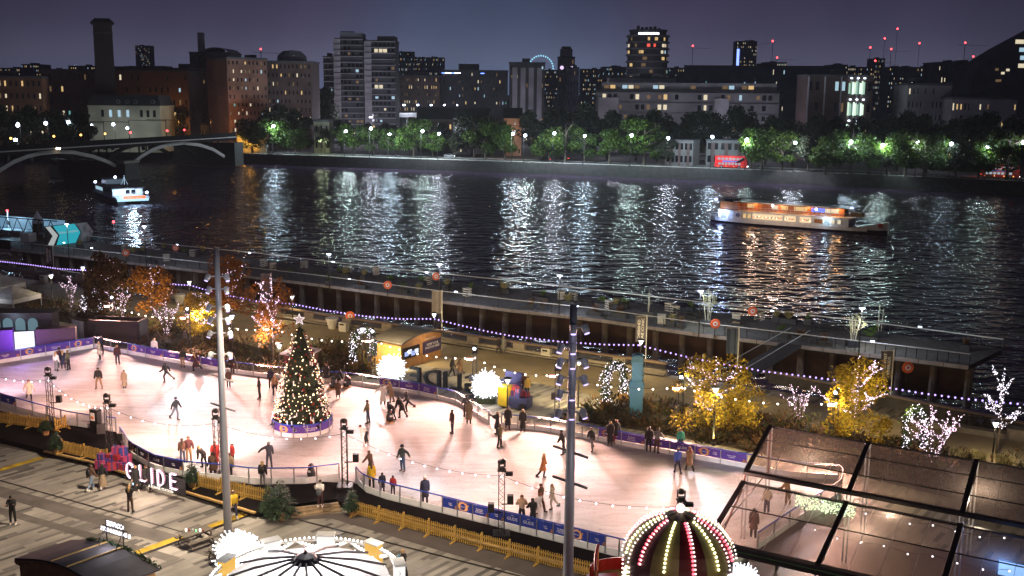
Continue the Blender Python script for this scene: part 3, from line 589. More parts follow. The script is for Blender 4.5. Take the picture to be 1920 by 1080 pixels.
# distant low skyline blocks
sky=[(0,40,128,1500),(40,75,121,1700),(90,130,130,1600),(128,178,124,1500),(745,775,97,2600),(775,800,108,2500),(800,832,108,2400),(1020,1050,132,1500),(1090,1130,130,1400),(1130,1175,126,1500),(1255,1285,128,1300),(1562,1590,122,1400),(1590,1640,126,1600),(1640,1660,110,1900),(1668,1720,126,1700),(1720,1765,127,1500),(232,250,126,1500),(282,330,130,1400),(1436,1475,117,2000)]
for i,(x0,x1,yt,Y) in enumerate(sky):
    near=['the far left rooftops','the twin towers','the stone tower','the glass office','the right edge'][0 if x0<340 else 1 if x0<900 else 2 if x0<1300 else 3 if x0<1600 else 4]
    o,wd,h,dep=building('distant_block','hazy far block with pinprick lights, %s of the distant skyline blocks'%(ordw(sorted(s[0] for s in sky).index(x0),len(sky))),x0,x1,yt,Y,8,9,.30,M_blu,40,pal=[E_pale,E_cool,E_warm],dark=False,cap=40); o['group']='distant city blocks on the skyline'
# observation wheel
Yw=3000; c=R(1014,128,Yw); rr=(R(1037,128,Yw).x-R(991,128,Yw).x)/2
o=thing('observation_wheel','distant observation wheel ringed with pale blue lights','observation wheel',(c.x,c.y,0))
q=MB()
for k in range(40): q.tube([(rr*math.cos(2*PI*k/40),0,c.z+rr*math.sin(2*PI*k/40)),(rr*math.cos(2*PI*(k+1)/40),0,c.z+rr*math.sin(2*PI*(k+1)/40))],1.2,M_dk,4)
for k in range(20): q.tube([(0,0,c.z),(rr*math.cos(2*PI*k/20),0,c.z+rr*math.sin(2*PI*k/20))],.3,M_dk,3)
q.build('rim',o); cm=MB().ball((0,0,0),2.4,emi('wheel lights',(.35,.75,1),1.6),6,4).mesh('capsule')
for k in range(32):
    t=2*PI*k/32; link('capsule',cm,o,(rr*math.cos(t),-2,c.z+rr*math.sin(t)))
MB().tube([(-30,10,0),(0,0,c.z)],2,M_dk,5).tube([(30,10,0),(0,0,c.z)],2,M_dk,5).build('support_legs',o)
# tower cranes with red lamps
E_rl=emi('red warning lamp',(1,.05,.06),9)
cr=[(489,92,800),(1299,86,1300),(1449,77,1300),(1457,108,1300),(1632,89,1500),(1659,72,1600),(1671,92,1400),(1683,54,1700),(1641,114,1500),(1724,81,1500),(1810,80,1100),(1825,106,1100),(1906,67,900)]
for i,(x,y,Y) in enumerate(cr):
    p=R(x,y,Y); o=thing('tower_crane','slender tower crane with a red lamp, %s of the cranes'%ordw(i,len(cr)),'tower crane',(p.x,p.y,0),random.uniform(0,3),'tower cranes on the skyline')
    MB().box((0,0,p.z/2),(.4,.4,p.z),M_dk).build('mast',o); MB().box((9,0,p.z-2.5),(36,.25,.25),M_dk).build('jib',o); MB().ball((0,0,p.z),Y*.0009,E_rl,6,4).build('warning_lamp',o)
for i,(x,Y,z,pw,lb) in enumerate(((655,520,9,9000,'added lamp brightening the left twin tower'),(745,520,9,9000,'added lamp brightening the right twin tower'),(1150,440,9,5000,'added lamp brightening the left blank wall of the long flats'),(1300,436,9,5000,'added lamp brightening the middle of the long flats'),(1425,430,9,5000,'added lamp brightening the right end of the long flats'),(1215,585,26,5000,'added lamp brightening the round tower'),(985,530,9,5000,'added lamp brightening the panelled block'),(880,600,9,7000,'added lamp brightening the dark office block'),(1740,385,9,3500,'added lamp brightening the dim flats at right'),(540,455,9,3500,'added lamp brightening the dark apartment block'))):
    p=R(x,200,Y); o=thing('street_lamp',lb,'street lamp',(p.x,Y,0)); MB().tube([(0,0,0),(0,0,z)],.12,M_blk,5).build('post',o); MB().ball((0,-.3,z),.3,E_pale,6,4).build('bulb',o); lamp('POINT',(0,-.6,z+2),pw,(.86,.84,1),o,1.0)  # invented lamps, added only to brighten the facades behind them
# ================================================================== RAILWAY BRIDGE
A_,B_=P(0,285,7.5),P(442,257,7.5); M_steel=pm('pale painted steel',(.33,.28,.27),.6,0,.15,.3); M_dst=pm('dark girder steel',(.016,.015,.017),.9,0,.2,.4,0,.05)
bd=(B_-A_).normalized(); bn=Vector((-bd.y,bd.x,0)); 
if bn.x>0: bn=-bn
A2=A_-bd*50; o=thing('railway_bridge','arched steel railway bridge crossing the river at the left','bridge',A2.xy.to_3d(),ang(A_,B_))
Ml=Matrix.Rotation(-ang(A_,B_),4,'Z')
def BL(x,y): p=V(x,y,A_,B_); q=Ml@(p-A2.xy.to_3d()); return Vector((q.x,0,q.z))
LB=(B_-A2).length
MB().box((LB/2,13,6.9),(LB,26,1.1),M_dst).build('deck',o); MB().box((LB/2,-.2,7.55),(LB,.5,.35),M_steel).build('deck_edge',o); MB().box((LB/2,.2,8.5),(LB,.25,1.6),M_dst).build('parapet',o)
arch=[[(-24,333),(0,315),(25,300),(50,290),(75,284),(107,281),(137,282),(175,290),(200,299),(219,308)],[(250,302),(265,290),(287,277),(312,269),(345,265),(375,269),(400,277),(422,291)]]
for ar in arch:
    pts=[BL(x,y) for x,y in ar]
    for k,dy in enumerate((0,12,24)):
        q=MB()
        for i in range(len(pts)-1):
            a,b=pts[i]+Vector((0,dy,0)),pts[i+1]+Vector((0,dy,0)); dn=Vector((-(b-a).z,0,(b-a).x)).normalized()*-1.15
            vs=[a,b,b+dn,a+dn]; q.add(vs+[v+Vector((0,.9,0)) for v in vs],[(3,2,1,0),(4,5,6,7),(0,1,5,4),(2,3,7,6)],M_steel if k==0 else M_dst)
        q.build('arch_rib',o)
    q=MB(); x0,x1=pts[0].x,pts[-1].x
    for k in range(1,14):
        x=x0+(x1-x0)*k/14; z=next((pts[i].z+(pts[i+1].z-pts[i].z)*(x-pts[i].x)/(pts[i+1].x-pts[i].x)) for i in range(len(pts)-1) if pts[i].x<=x<=pts[i+1].x)
        if 6.4-z>.6: MB().box((x,.45,(z+6.4)/2),(.3,.5,6.4-z),M_dst).build('spandrel_column',o)
    pass
for px in(235,):
    a=BL(px,304); MB().box((a.x,13,-1.6),(7,31,7),M_stone).box((a.x,-1.2,1.7),(8,3,.8),M_conc).build('pier',o)
a=BL(436,285); MB().box((a.x+3,13,.9),(6,28,9),M_stone).build('abutment',o)
for x in(104,108.5): MB().ball(BL(x,281)+Vector((0,-.6,.4)),.35,emi('bridge lamp',(1,.85,.5),10),6,4).build('navigation_lamp',o)
for px,yy in((40,262),(120,259),(170,256),(215,253),(262,250),(330,247),(362,245)):
    a=BL(px,yy+15); g=MB().tube([(a.x,4,7),(a.x,4,15)],.12,M_dst,5).tube([(a.x,4,14.5),(a.x,20,14.5)],.1,M_dst,4).build('catenary_mast',o)
    MB().ball((a.x,3.6,11),.35,E_rl if px>240 else emi('amber signal',(1,.5,.1),6),6,4).build('signal_lamp',g)
# amber lit wall under the bridge end
o=thing('retaining_wall','yellow brick wall glowing in sodium light by the bridge end','wall',P(446,286)+Vector((0,3,0)),math.radians(-18)); MB().box((6,0,3.2),(14,.6,6.4),M_cream).build('brickwork',o); MB().box((6,-.1,6.6),(14.4,.9,.4),M_stone).build('coping',o)
lamp('POINT',(4,-5,4.5),3000,(1,.5,.08),o,.3)
lamp('POINT',(7,-2,3.5),900,(1,.5,.08),o,.3)
# ================================================================== TREES
def crown_mb(mt,n,rx,rz,leaf,seed,cl=14,z0=0,hollow=.35,k0=.22,k1=.46):
    """uneven crown: leaf quads clustered round clump centres, gaps between"""
    g=random.Random(seed); q=MB(); V_=[];F_=[]
    cs=[]
    for k in range(cl):
        t=g.uniform(0,2*PI); u=g.uniform(-.75,1); r=(1-u*u*.8)**.5*g.uniform(hollow,1)
        cs.append((rx*r*math.cos(t)*.78,rx*r*math.sin(t)*.78,z0+rz*u*.72,g.uniform(k0,k1)))
    for i in range(n):
        c=cs[g.randrange(cl)]; k=c[3]
        while 1:
            a,b,d=g.uniform(-1,1),g.uniform(-1,1),g.uniform(-1,1)
            if a*a+b*b+d*d<1: break
        p=Vector((c[0]+a*rx*k,c[1]+b*rx*k,c[2]+d*rz*k*.8))
        s=leaf*g.uniform(.6,1.3); u=Vector((g.uniform(-1,1),g.uniform(-1,1),g.uniform(-1,.6))).normalized(); w=u.cross(Vector((g.uniform(-1,1),g.uniform(-1,1),g.uniform(-1,1)))).normalized()
        o=len(V_); V_+= [p-u*s,p+w*s*.45,p+u*s,p-w*s*.45]; F_.append((o,o+1,o+2,o+3))
    return q.add(V_,F_,mt)
def limbs_mb(mt,h,rx,rz,seed,n=7,r0=.22,hb=.45,lean=.0,fairy=None):
    g=random.Random(seed); q=MB(); paths=[]
    top=Vector((lean,g.uniform(-.1,.1)*h*.2,h*.92)); t=[Vector((0,0,-.1)),Vector((g.uniform(-.1,.1),0,h*.3)),Vector((lean*.5,g.uniform(-.15,.15),h*.62)),top]
    q.tube(t,[r0,r0*.75,r0*.45,r0*.1],mt,6); paths.append(t)
    for k in range(n):
        z=h*(hb+(.85-hb)*k/n); a=g.uniform(0,2*PI)+k*2.4; l=rx*g.uniform(.7,1.05)*(1-.35*k/n)
        b=Vector((lean*z/h*.8,0,z*.9)); e=b+Vector((math.cos(a)*l,math.sin(a)*l,rz*g.uniform(.25,.75))); mdl=b.lerp(e,.5)+Vector((0,0,-.08*l))
        q.tube([b,mdl,e],[r0*.4,r0*.25,r0*.05],mt,5); paths.append([b,mdl,e])
        for j in range(2):
            e2=mdl.lerp(e,.4)+Vector((g.uniform(-1,1),g.uniform(-1,1),g.uniform(.2,.9)))*l*.45; q.tube([mdl.lerp(e,.3),e2],[r0*.18,r0*.03],mt,4); paths.append([mdl.lerp(e,.3),e2])
    return q,paths
M_bark=pm('bark',(.06,.045,.035),.9,0,.3,2,.3)
L_green=leafmat('plane tree leaves',[(.006,.018,.002),(.022,.048,.005),(.05,.08,.007),(.016,.026,.004)])
L_yel=leafmat('yellow green leaves',[(.10,.11,.015),(.17,.16,.02),(.09,.11,.02)])
L_dark=leafmat('shaded tree leaves',[(.012,.018,.010),(.022,.03,.014),(.03,.03,.018)])  # L_dark: darker leaf colour stands in for trees no lamp reaches
FT=[]
def far_proto(mt,seed,n=4200,rx=8.6,rz=6.6,leaf=.46,h=14.2):
    r=random.Random(seed); c=crown_mb(mt,n,rx,rz,leaf,seed,17,h-rz*.98).mesh('crown'); q,_=limbs_mb(M_bark,h,rx*.8,rz,seed,8,.42,.32); return c,q.mesh('trunk')
protoG=[far_proto(L_green,s) for s in(1,2,3,4)]; protoY=[far_proto(L_yel,9,3600,6.5,5,.42,12)]; protoD=[far_proto(L_dark,s,2600,7,7.5,.62,17) for s in(11,12,13)]
def far_tree(label,loc,s,pr,group,sz=None):
    o=thing('tree',label,'tree',loc,random.uniform(0,6),group); o.scale=(s,s,sz or s)
    link('crown',pr[0],o); link('trunk',pr[1],o); return o
# front row along the far pavement: (pixel x, base y, scale)
front=[(468,287,.8),(512,288,.9),(552,289,.95),(655,291,.85),(688,292,.9),(735,294,.95),(775,295,.9),(812,296,1.0),(905,300,1.05),(935,301,.95),(1020,304,1.05),(1058,305,.9),(1098,306,.95),(1140,308,1.0),(1198,310,1.05),(1228,311,.85),(1425,320,1.0),(1470,321,1.0),(1548,325,1.05),(1590,327,.95),(1618,328,1.0),(1692,331,1.05),(1735,333,.9),(1838,337,.95),(1885,339,1.0)]
for i,(x,y,s) in enumerate(front):
    p=P(x,y)+N0*1.9
    s*=1.+.22*math.sin(i*2.4); x+=7*math.sin(i*5.1); p=P(x,y)+N0*1.9
    far_tree('lit green tree on the far embankment, %s of the lit row'%ordw(i,len(front)),p,s,protoG[i%4],'lit trees along the far embankment')
far_tree('bright yellow-green bushy tree in front of the white terrace house',P(1308,300)+N0*0,.78,protoY[0],None)
for i,(x,y,s) in enumerate([(575,287,.38),(1405,318,.85),(885,297,.75),(605,289,.62),(850,297,.6),(1245,312,.62),(1512,323,.75),(1660,329,.6),(1790,335,.72)]): far_tree(['small round dark bush standing on the far river wall','dark tree covering the tail of the red bus','dark conical tree by the gabled house','dark tree beside the cream stone lodge','dark tree above the silver car','dark tree left of the white terrace houses','broad dark tree above the right end of the party boat','dark tree between two street lamps at right','dark tree left of the red bus at the right edge'][i],P(x,y)+N0*1.5,s,protoD[i%3],None)
back=[(8,196,1.0,372),(52,190,.95,380),(98,196,.9,386),(140,205,.9,395),(330,190,.8,500),(470,214,.75,446),(515,193,.9,450),(560,200,.9,450),(600,150,.7,520),(640,222,.95,470),(690,226,.8,470),(730,225,.75,470),(790,230,.75,455),(830,228,.8,455),(885,205,1.0,430),(925,215,.9,430),(1000,200,1.05,425),(1045,190,1.15,430),(1095,188,1.15,425),(1140,200,1.0,420),(1195,205,1.0,415),(1235,203,1.05,415),(1285,205,.95,415),(1335,195,1.15,412),(1390,195,1.15,410),(1440,210,1.0,400),(1490,215,1.0,395),(1540,212,1.05,385),(1580,212,1.05,385),(1640,208,1.1,380),(1690,205,1.15,375),(1745,207,1.1,370),(1800,204,1.1,365),(1850,205,1.1,360),(1895,208,1.1,355)]
for i,(x,yt,s,Y) in enumerate(back):
    t=R(x,yt,Y); h=17.*1.02; sz=max(.5,t.z/h); far_tree('tall dark tree beyond the far road, %s of the dark trees'%(ordw(i,len(back)) if i<32 else ['fourth','third','second'][i-32]+' from the right' if i<len(back)-1 else 'rightmost'),(t.x,Y,0),max(.75,min(1.25,sz)),protoD[i%3],'tall dark trees beyond the far embankment',sz)
# low hedge along the road at right
hd=crown_mb(L_green,2600,20,1.1,.34,31,30,1.1,.1)
p=P(1760,327)+N0*15; o=hd.build('hedge',None,p,math.radians(-27)); o.scale=(1,.12,1); tag(o,'long clipped hedge behind the far road at right, lit green','hedge')
# ================================================================== FAR STREET LAMPS
E_lamp=emi('street lamp glow',(.62,.74,1),30)
def post_mesh(h): return MB().tube([(0,0,0),(0,0,h*.3),(0,0,h)],[.14,.1,.07],M_blk,6).tube([(0,0,h),(0,-1.1,h+.25)],.05,M_blk,4).mesh('post')
_pmh=post_mesh(9.); _hd=MB().box((0,-1.3,9.25),(.5,1.0,.18),M_blk).mesh('lantern'); _bl=MB().ball((0,-1.4,9.0),.55,E_lamp,8,5,(1,1.4,.8)).mesh('bulb')
FL=[(509,236),(692,241),(727,252),(789,246),(820,251),(959,251),(982,254),(1037,250),(1094,255),(1182,254),(1251,259),(1334,257),(1399,262),(1595,266),(1720,267),(1784,270),(1919,268),(645,246),(1490,268),(1655,272),(1852,276)]
FL.sort()
for i,(x,y) in enumerate(FL):
    # lantern 9 m up, standing just behind the far kerb
    best=min((abs((P(x+0,yb)+N0*1.4).x-R(x,y,(P(x,yb)+N0*1.4).y).x)+abs(R(x,y,(P(x,yb)+N0*1.4).y).z-9),yb) for yb in range(286,350))[1]
    lines=far_line; p=R(x,y,P(x,288+(x-450)*.0361).y+1.5); p.z=0
    o=thing('street_lamp','tall bluish-white street lamp, %s along the far embankment'%ordw(i,len(FL)),'street lamp',p,math.radians(158),'street lamps on the far embankment')
    z=R(x,y,p.y).z; s=max(.6,z/9.0); o.scale=(1,1,s)
    link('post',_pmh,o); link('lantern',_hd,o); link('bulb',_bl,o)
    c=[(.66,.86,1),(.72,.95,.9),(.8,.88,1)][i%3]; lamp('POINT',(0,-1.4,8.3),13000*random.choice((.55,.85,1.1,1.5)),c,o,.8)
for i,(x,y,Y) in enumerate([(37,234,352),(89,231,372),(131,229,392),(174,235,425),(215,233,425),(241,240,428),(33,262,330)]):
    p=R(x,y,Y); z=p.z; o=thing('street_lamp','white lamp glowing among trees beyond the railway bridge, %s there'%ordw(i,7),'street lamp',(p.x,Y,0),0,'lamps beyond the railway bridge'); o.scale=(1,1,max(.3,z/9)); link('post',_pmh,o); link('lantern',_hd,o); link('bulb',_bl,o); lamp('POINT',(0,-2.2,8.3),1300,(.8,.95,1),o,.4)
for x,y,Y,c,pw in((335,225,490,(1,.42,.08),3800),(395,226,440,(1,.45,.1),1300),(455,200,448,(1,.5,.2),1100),(602,262,440,(.85,1,.6),2600),(961,240,430,(1,.6,.35),2400)):
    p=R(x,y,Y); o=thing('street_lamp',{335:'sodium lamp behind the railway bridge, before the dark block',395:'sodium lamp above the amber shed',455:'sodium lamp before the reddish brick flats',602:'lamp in front of the cream stone lodge',961:'lamp shining on the pink gabled house'}[x],'street lamp',(p.x,Y,0)); o.scale=(.8,.8,max(.3,p.z/9)); link('post',_pmh,o); link('lantern',_hd,o); lamp('POINT',(0,-1.4,8.3),pw,c,o,.4)
# ================================================================== VEHICLES ON THE FAR ROAD
M_red=pm('red bus paint',(.55,.02,.02),.3,0,.05,2); M_tyre=pm('black rubber',(.012,.012,.012),.8,0,.1)
E_bus=emi('bus saloon light',(.75,.92,1),.42); E_hl=emi('headlight',(.9,.95,1),14); E_tl=emi('tail light',(1,.08,.03),8); E_amb=emi('amber side marker',(1,.5,.1),5)
def bus(label,px,py,rz,off,glow):
    p=P(px,py)+N0*off; p.z=.02; o=thing('double_decker_bus',label,'bus',p,rz,'red double-decker buses'); Lx=11.4
    b=MB(); pr=[(-5.7,.35),(5.45,.35),(5.7,.9),(5.62,2.4),(5.1,4.2),(4.8,4.4),(-5.4,4.4),(-5.65,4.1),(-5.72,2.2)]
    b.add([(x,y,z) for y in(-1.27,1.27) for x,z in pr],[tuple(range(9)),tuple(range(17,8,-1))]+[(i,9+i,9+(i+1)%9,(i+1)%9) for i in range(9)],M_red); b.build('body',o)
    for z,x0,x1 in((3.35,-4.9,4.4),(1.6,-4.6,3.6)):
        n=7
        for k in range(n):
            w=(x1-x0)/n; MB().box((0,0,0),(w-.34,.05,.75),E_bus).build('window',o,(x0+w*(k+.5),-1.29,z))
    MB().add([(1.6,-1.34,2.1),(3.0,-1.34,2.1),(4.7,-1.34,3.0),(4.7,-1.34,3.85),(4.3,-1.34,3.85)],[(0,1,2,3,4)],M_dglass).build('stair_window',o)
    MB().box((0,-1.3,2.45),(6,.03,.5),pm('bus advert',(.05,.12,.4),.5,0,.3,3)).build('side_advert',o)
    MB().box((5.66,0,1.75),(.06,2.1,1.5),M_dglass).box((5.3,0,3.4),(.12,2.1,1.0),M_dglass).build('windscreen',o)
    for x in(-3.3,2.9):
        for y in(-1.15,1.15):
            w=MB().lathe([(.5,-.14),(.5,.14)],M_tyre,14,M=Matrix.Rotation(PI/2,4,'X')).build('wheel',o,(x,y,.5)); MB().lathe([(.25,-.16),(.25,.16)],M_alu,10,M=Matrix.Rotation(PI/2,4,'X')).build('rim',w)
    for y in(-.9,.9): MB().box((5.72,y,.75),(.06,.35,.22),E_hl).build('headlight',o); MB().box((-5.74,y,1.1),(.06,.22,.4),E_tl).build('tail_light',o)
    for k in range(4): MB().box((-4.5+2.8*k,-1.3,.75),(.22,.05,.14),E_amb).build('side_marker',o)
    lamp('POINT',(0,-3,3.2),110,(1,.75,.6),o,.6); lamp('SPOT',(-5.9,0,1.2),200,(1,.1,.05),o,.2,p+Vector((-12,4,0)),80)
    return o
bus('red double-decker bus on the far road behind the yellow-green tree, tail to the left',1362,317,math.radians(-22),5.2,1)
bus('red double-decker bus with a black diagonal window at the right edge of the far road',1872,336,math.radians(-29),5.2,1)
M_silver=pm('silver car paint',(.6,.62,.65),.25,.4,.05)
def car(label,px,py,rz,off,mt):
    p=P(px,py)+N0*off; p.z=.02; o=thing('parked_car' if 0 else 'car',label,'car',p,rz)
    b=MB(); pr=[(-2.2,.3),(2.2,.3),(2.25,.75),(1.2,.92),(.55,1.42),(-1.0,1.45),(-1.75,.98),(-2.25,.9)]
    b.add([(x,y,z) for y in(-.88,.88) for x,z in pr],[tuple(range(8)),tuple(range(15,7,-1))]+[(i,8+i,8+(i+1)%8,(i+1)%8) for i in range(8)],mt); b.build('body',o)
    MB().add([(-1.5,-.9,.97),(1.0,-.9,.97),(.5,-.9,1.36),(-.95,-.9,1.38)],[(0,1,2,3)],M_dglass).build('side_window',o)
    for x in(-1.35,1.4):
        for y in(-.8,.8):
            w=MB().lathe([(.32,-.1),(.32,.1)],M_tyre,12,M=Matrix.Rotation(PI/2,4,'X')).build('wheel',o,(x,y,.32)); MB().lathe([(.18,-.12),(.18,.12)],M_alu,8,M=Matrix.Rotation(PI/2,4,'X')).build('rim',w)
    for y in(-.6,.6): MB().box((2.24,y,.65),(.06,.3,.16),E_hl).build('headlight',o); MB().box((-2.26,y,.75),(.06,.3,.16),E_tl).build('tail_light',o)
    lamp('SPOT',(2.4,0,.7),900,(.85,.92,1),o,.15,p+Matrix.Rotation(rz,3,'Z')@Vector((14,0,-1)),50)
    return o
car('silver car with its lamps on, driving on the far road left of centre',832,296,math.radians(-18),4.4,M_silver)
car('dark car showing red tail lamps on the far road at centre',1031,303,math.radians(160),10.5,M_blk)
car('dark car half hidden by trees on the far road, right of the silver car',1010,303,math.radians(160),4.6,M_blk)
# ================================================================== RIVER BOATS
M_hullw=pm('white hull paint',(.62,.60,.57),.4,0,.1,1); M_hullb=pm('black hull paint',(.012,.012,.014),.4,0,.1); M_wood=pm('varnished wood',(.28,.095,.025),.4,0,.3,3); M_cloth=pm('grey canvas',(.12,.12,.13),.8,0,.2)
A_,B_=P(1335,414,WZ),P(1652,438,WZ); k_=39.5/317
o=thing('party_boat','long white party boat with a glowing wooden upper deck','boat',A_,ang(A_,B_))
LX=lambda px:(px-1335)*k_
def hull(L,w,st,mt_top,mt_bot,split):
    q=MB()
    def sec(x,hw,top,z0): return [(x,-hw*.8,-.3),(x,-hw,z0),(x,-hw,top),(x,hw,top),(x,hw,z0),(x,hw*.8,-.3)]
    vs=[];
    for x,hw,top in st: vs+=sec(x,hw,top,split)
    o_=len(q.v); n=len(st)
    for i in range(n-1):
        for j,mt in((0,mt_bot),(1,mt_top),(2,mt_top),(3,mt_top),(4,mt_bot)):
            a=i*6+j; q.add([vs[a],vs[a+1],vs[a+7],vs[a+6]],[(0,3,2,1)],mt)
    q.add(vs[:6],[(0,1,2,3,4,5)],mt_top); q.add(vs[-6:],[(5,4,3,2,1,0)],mt_top); return q
hull(39,6,[(-.3,.5,1.55),(1.5,1.7,1.4),(5,2.7,1.25),(10,3.1,1.2),(30,3.1,1.2),(34,2.9,1.2),(37,2.2,1.2)],M_hullw,M_hullb,.45).build('hull',o)
q=hull(39,6,[(34.6,2.5,1.3),(36.5,2.0,1.7),(39.5,1.2,2.3),(41,.3,2.6)],M_hullw,M_hullb,.75); q.build('bow',o); MB().box((39.6,-1.35,1.9),(.9,.08,.95),M_red,.27).build('red_band',o)
MB().box((LX(1493),0,2.15),(LX(1600)-LX(1385),5.7,1.9),M_hullw).build('lower_saloon',o)
MB().box((LX(1493),0,3.14),(LX(1606)-LX(1380),6.1,.1),M_hullw).build('upper_deck_floor',o)
E_sal=emi('saloon window light',(1,.72,.42),1.0); E_sw=emi('saloon party light',(1,.85,.62),2.2)
def bwin(px,w,h,z,mt,y=-2.88,nm='window'):
    f=MB().box((LX(px),y,z),(w+.14,.06,h+.14),M_hullw).build('window_frame' if nm=='window' else nm+'_frame',o); g_=MB().box((LX(px),y-.04,z),(w,.05,h),mt); return g_.build(nm,f)
for px in(1408,1417): bwin(px,.75,1.0,2.1,E_warm)
for i,px in enumerate((1434,1452,1470,1495,1523)):
    f=bwin(px,2.6,1.25,2.15,E_sal); q=MB()
    for k in range(9): q.ball((LX(px)-1.1+.27*k,-2.96,1.95+.3*random.random()),.13,[E_sw,E_red,M_hullb,E_warm][random.randrange(4)],6,4)
    q.build('guest_light_specks',f)  # balls for guests, with the windows' speckled glow put into them
bwin(1547,1.9,.9,2.1,M_wood); bwin(1562,.9,1.7,1.9,E_cool,nm='door')
for px in(1573,1584): bwin(px,.7,.9,2.2,E_pale)
MB().lathe([(.25,-.05),(.45,-.05),(.45,.05),(.25,.05)],M_navy,14,cap=False,M=Matrix.Translation((LX(1395),-2.92,2.2))@Matrix.Rotation(PI/2,4,'X')).build('lifebuoy',o)
MB().box((LX(1490),1.0,4.15),(LX(1590)-LX(1395),3.4,2.0),M_wood).build('upper_cabin',o)
for i,px in enumerate((1413,1460,1478,1508,1540,1565)):
    MB().box((LX(px),-.75,4.3),(1.6 if px<1500 else 3,.08,.95),[E_warm,E_bluel,E_pale][0 if i in(0,2,3) else 1 if i==4 else 2] if i!=4 else emi('blue screen',(.1,.2,1),1.4)).build('cabin_window',o)
q=MB(); 
for x in range(int(LX(1392)),int(LX(1600)),2): q.tube([(x,-2.9,3.2),(x,-2.9,5.1)],.05,M_wood,4)
q.build('deck_posts',o)
q=MB(); 
for z in(3.65,4.15): q.tube([(LX(1385),-2.95,z),(LX(1604),-2.95,z)],.04,M_hullw,4)
for x in range(int(LX(1385)),int(LX(1604))): q.tube([(x,-2.95,3.2),(x,-2.95,4.15)],.025,M_hullw,4)
q.build('deck_railing',o)
MB().box((LX(1497),0,5.25),(LX(1612)-LX(1388),6.3,.18),M_hullb).box((LX(1497),-3.1,5.36),(LX(1612)-LX(1388),.12,.14),M_hullw).build('canopy_roof',o)
MB().slab((LX(1352),-2.4,5.2),(LX(1390),-2.6,5.0),(LX(1390),2.6,5.0),(LX(1352),2.4,5.2),.1,M_hullb).build('fore_awning',o)
MB().box((LX(1372),0,5.75),(3.4,4.2,.2),M_cloth).box((LX(1372),1,5.4),(3,2.6,.6),M_hullb).build('wheelhouse_awning',o)
MB().box((LX(1372),0,2.2),(4.5,4.4,1.9),M_hullw).box((LX(1374),0,4.1),(4.4,3.6,1.9),M_wood).build('fore_cabin',o)
MB().box((LX(1364),-2.3,2.2),(.9,.2,1.6),E_cool).build('cabin_door',o)
q=MB()
for k in range(8): q.tube([(.3+k*.62,-1.2-.2*k if k<6 else -2.5,1.3),(.3+k*.62,-1.2-.2*k if k<6 else -2.5,2.2)],.03,M_hullw,4)
q.tube([(.3,-1.2,2.2),(4.6,-2.5,2.2)],.035,M_hullw,4); q.build('stern_railing',o)
q=MB().tube([(LX(1601),-2.7,3.2),(LX(1601),-2.7,5.2)],.05,M_wood,4).box((LX(1612),-1.5,4.),(2.6,2,.9),pm('ochre canvas',(.25,.16,.08),.8,0,.2)).tube([(LX(1604),-2.6,3.2),(LX(1622),-2.6,1.2)],.05,M_wood,4).tube([(LX(1615),-2.2,3.4),(LX(1642),-1.4,4.7)],.05,M_wood,4); q.build('gangway_gear',o)
for px,z,c in((1350,5.5,(.3,.4,1)),(1604,5.4,(.3,.4,1)),(1460,4.9,(.6,.6,1)),(1541,4.7,(.9,.8,1))):
    MB().ball((LX(px),-2.6,z),.28,emi('boat lamp %s'%px,c,14),6,4).build('deck_lamp',o)
for px,c,pw in((1362,(.4,.55,1),900),(1420,(1,.42,.12),250),(1470,(1,.42,.12),250),(1520,(1,.42,.12),250),(1575,(1,.5,.2),420),(1562,(.5,.75,1),260)):
    lamp('POINT',(LX(px),-1.7 if px not in(1362,1562) else -3.4,4.8 if px not in(1362,1562) else 2.6),pw,c,o,.25)
for px,pw in((1440,2200),(1490,2200),(1540,1400)): lamp('POINT',(LX(px),-8,4.4),pw*.28,(1,.75,.6),o,.5)
# catamaran ferry
S0=P(250,384,WZ); hd_=math.radians(124)
o=thing('ferry','white-lit river ferry heading away towards the bridge','boat',S0,hd_-PI/2)   # local +y = forward
for sx in(-1,1):
    q=MB(); st=[(0,.9),(18,1.0),(26,.7),(30,.1)]
    for (y0,w0),(y1,w1) in zip(st,st[1:]): q.add([(sx*3-w0,y0,-.3),(sx*3+w0,y0,-.3),(sx*3+w1,y1,-.3),(sx*3-w1,y1,-.3),(sx*3-w0,y0,1.5),(sx*3+w0,y0,1.5),(sx*3+w1,y1,1.5),(sx*3-w1,y1,1.5)],[(0,1,5,4),(1,2,6,5),(2,3,7,6),(3,0,4,7),(4,5,6,7)],M_hullb)
    q.build('hull',o)
M_fw=pm('ferry white',(.7,.74,.78),.35,0,.05)
MB().box((0,13,1.75),(8.4,26,.5),M_fw).build('main_deck',o); MB().box((0,15,2.9),(7.8,20,1.9),M_fw).build('passenger_cabin',o)
MB().box((0,15,3.95),(8.6,22,.22),pm('dark cabin roof',(.06,.05,.055),.6,0,.2)).build('cabin_roof',o)
MB().box((0,21,4.7),(4.6,4.5,1.3),M_fw).box((0,21,5.45),(5,5.4,.2),M_hullb).build('wheelhouse',o)
for k in range(9): MB().box((-3.93,6.5+2*k,3.0),(.06,1.6,.9),E_cool if k>4 else M_dglass).build('window',o)
for k in range(5): MB().box((-2.9+1.45*k,4.97,2.95),(1.05,.06,1.2),M_dglass if k in(2,3) else emi('ferry stern light',(.5,.8,1),1.7)).build('stern_window',o)
bn_=MB().box((.4,.0,1.95),(5.6,.12,.75),emi('lit orange banner',(1,.20,.05),1.6)).build('stern_banner',o); text('thames clippers',.62,E_pale,bn_,(.4,-.1,1.95))
MB().box((0,-.05,1.25),(8,.1,.6),emi('ferry stern panel',(.45,.8,1),1.3)).build('stern_panel',o)
q=MB()
for x in(-4,-2,0,2,4): q.tube([(x,.3,2),(x,.3,3)],.05,M_fw,4)
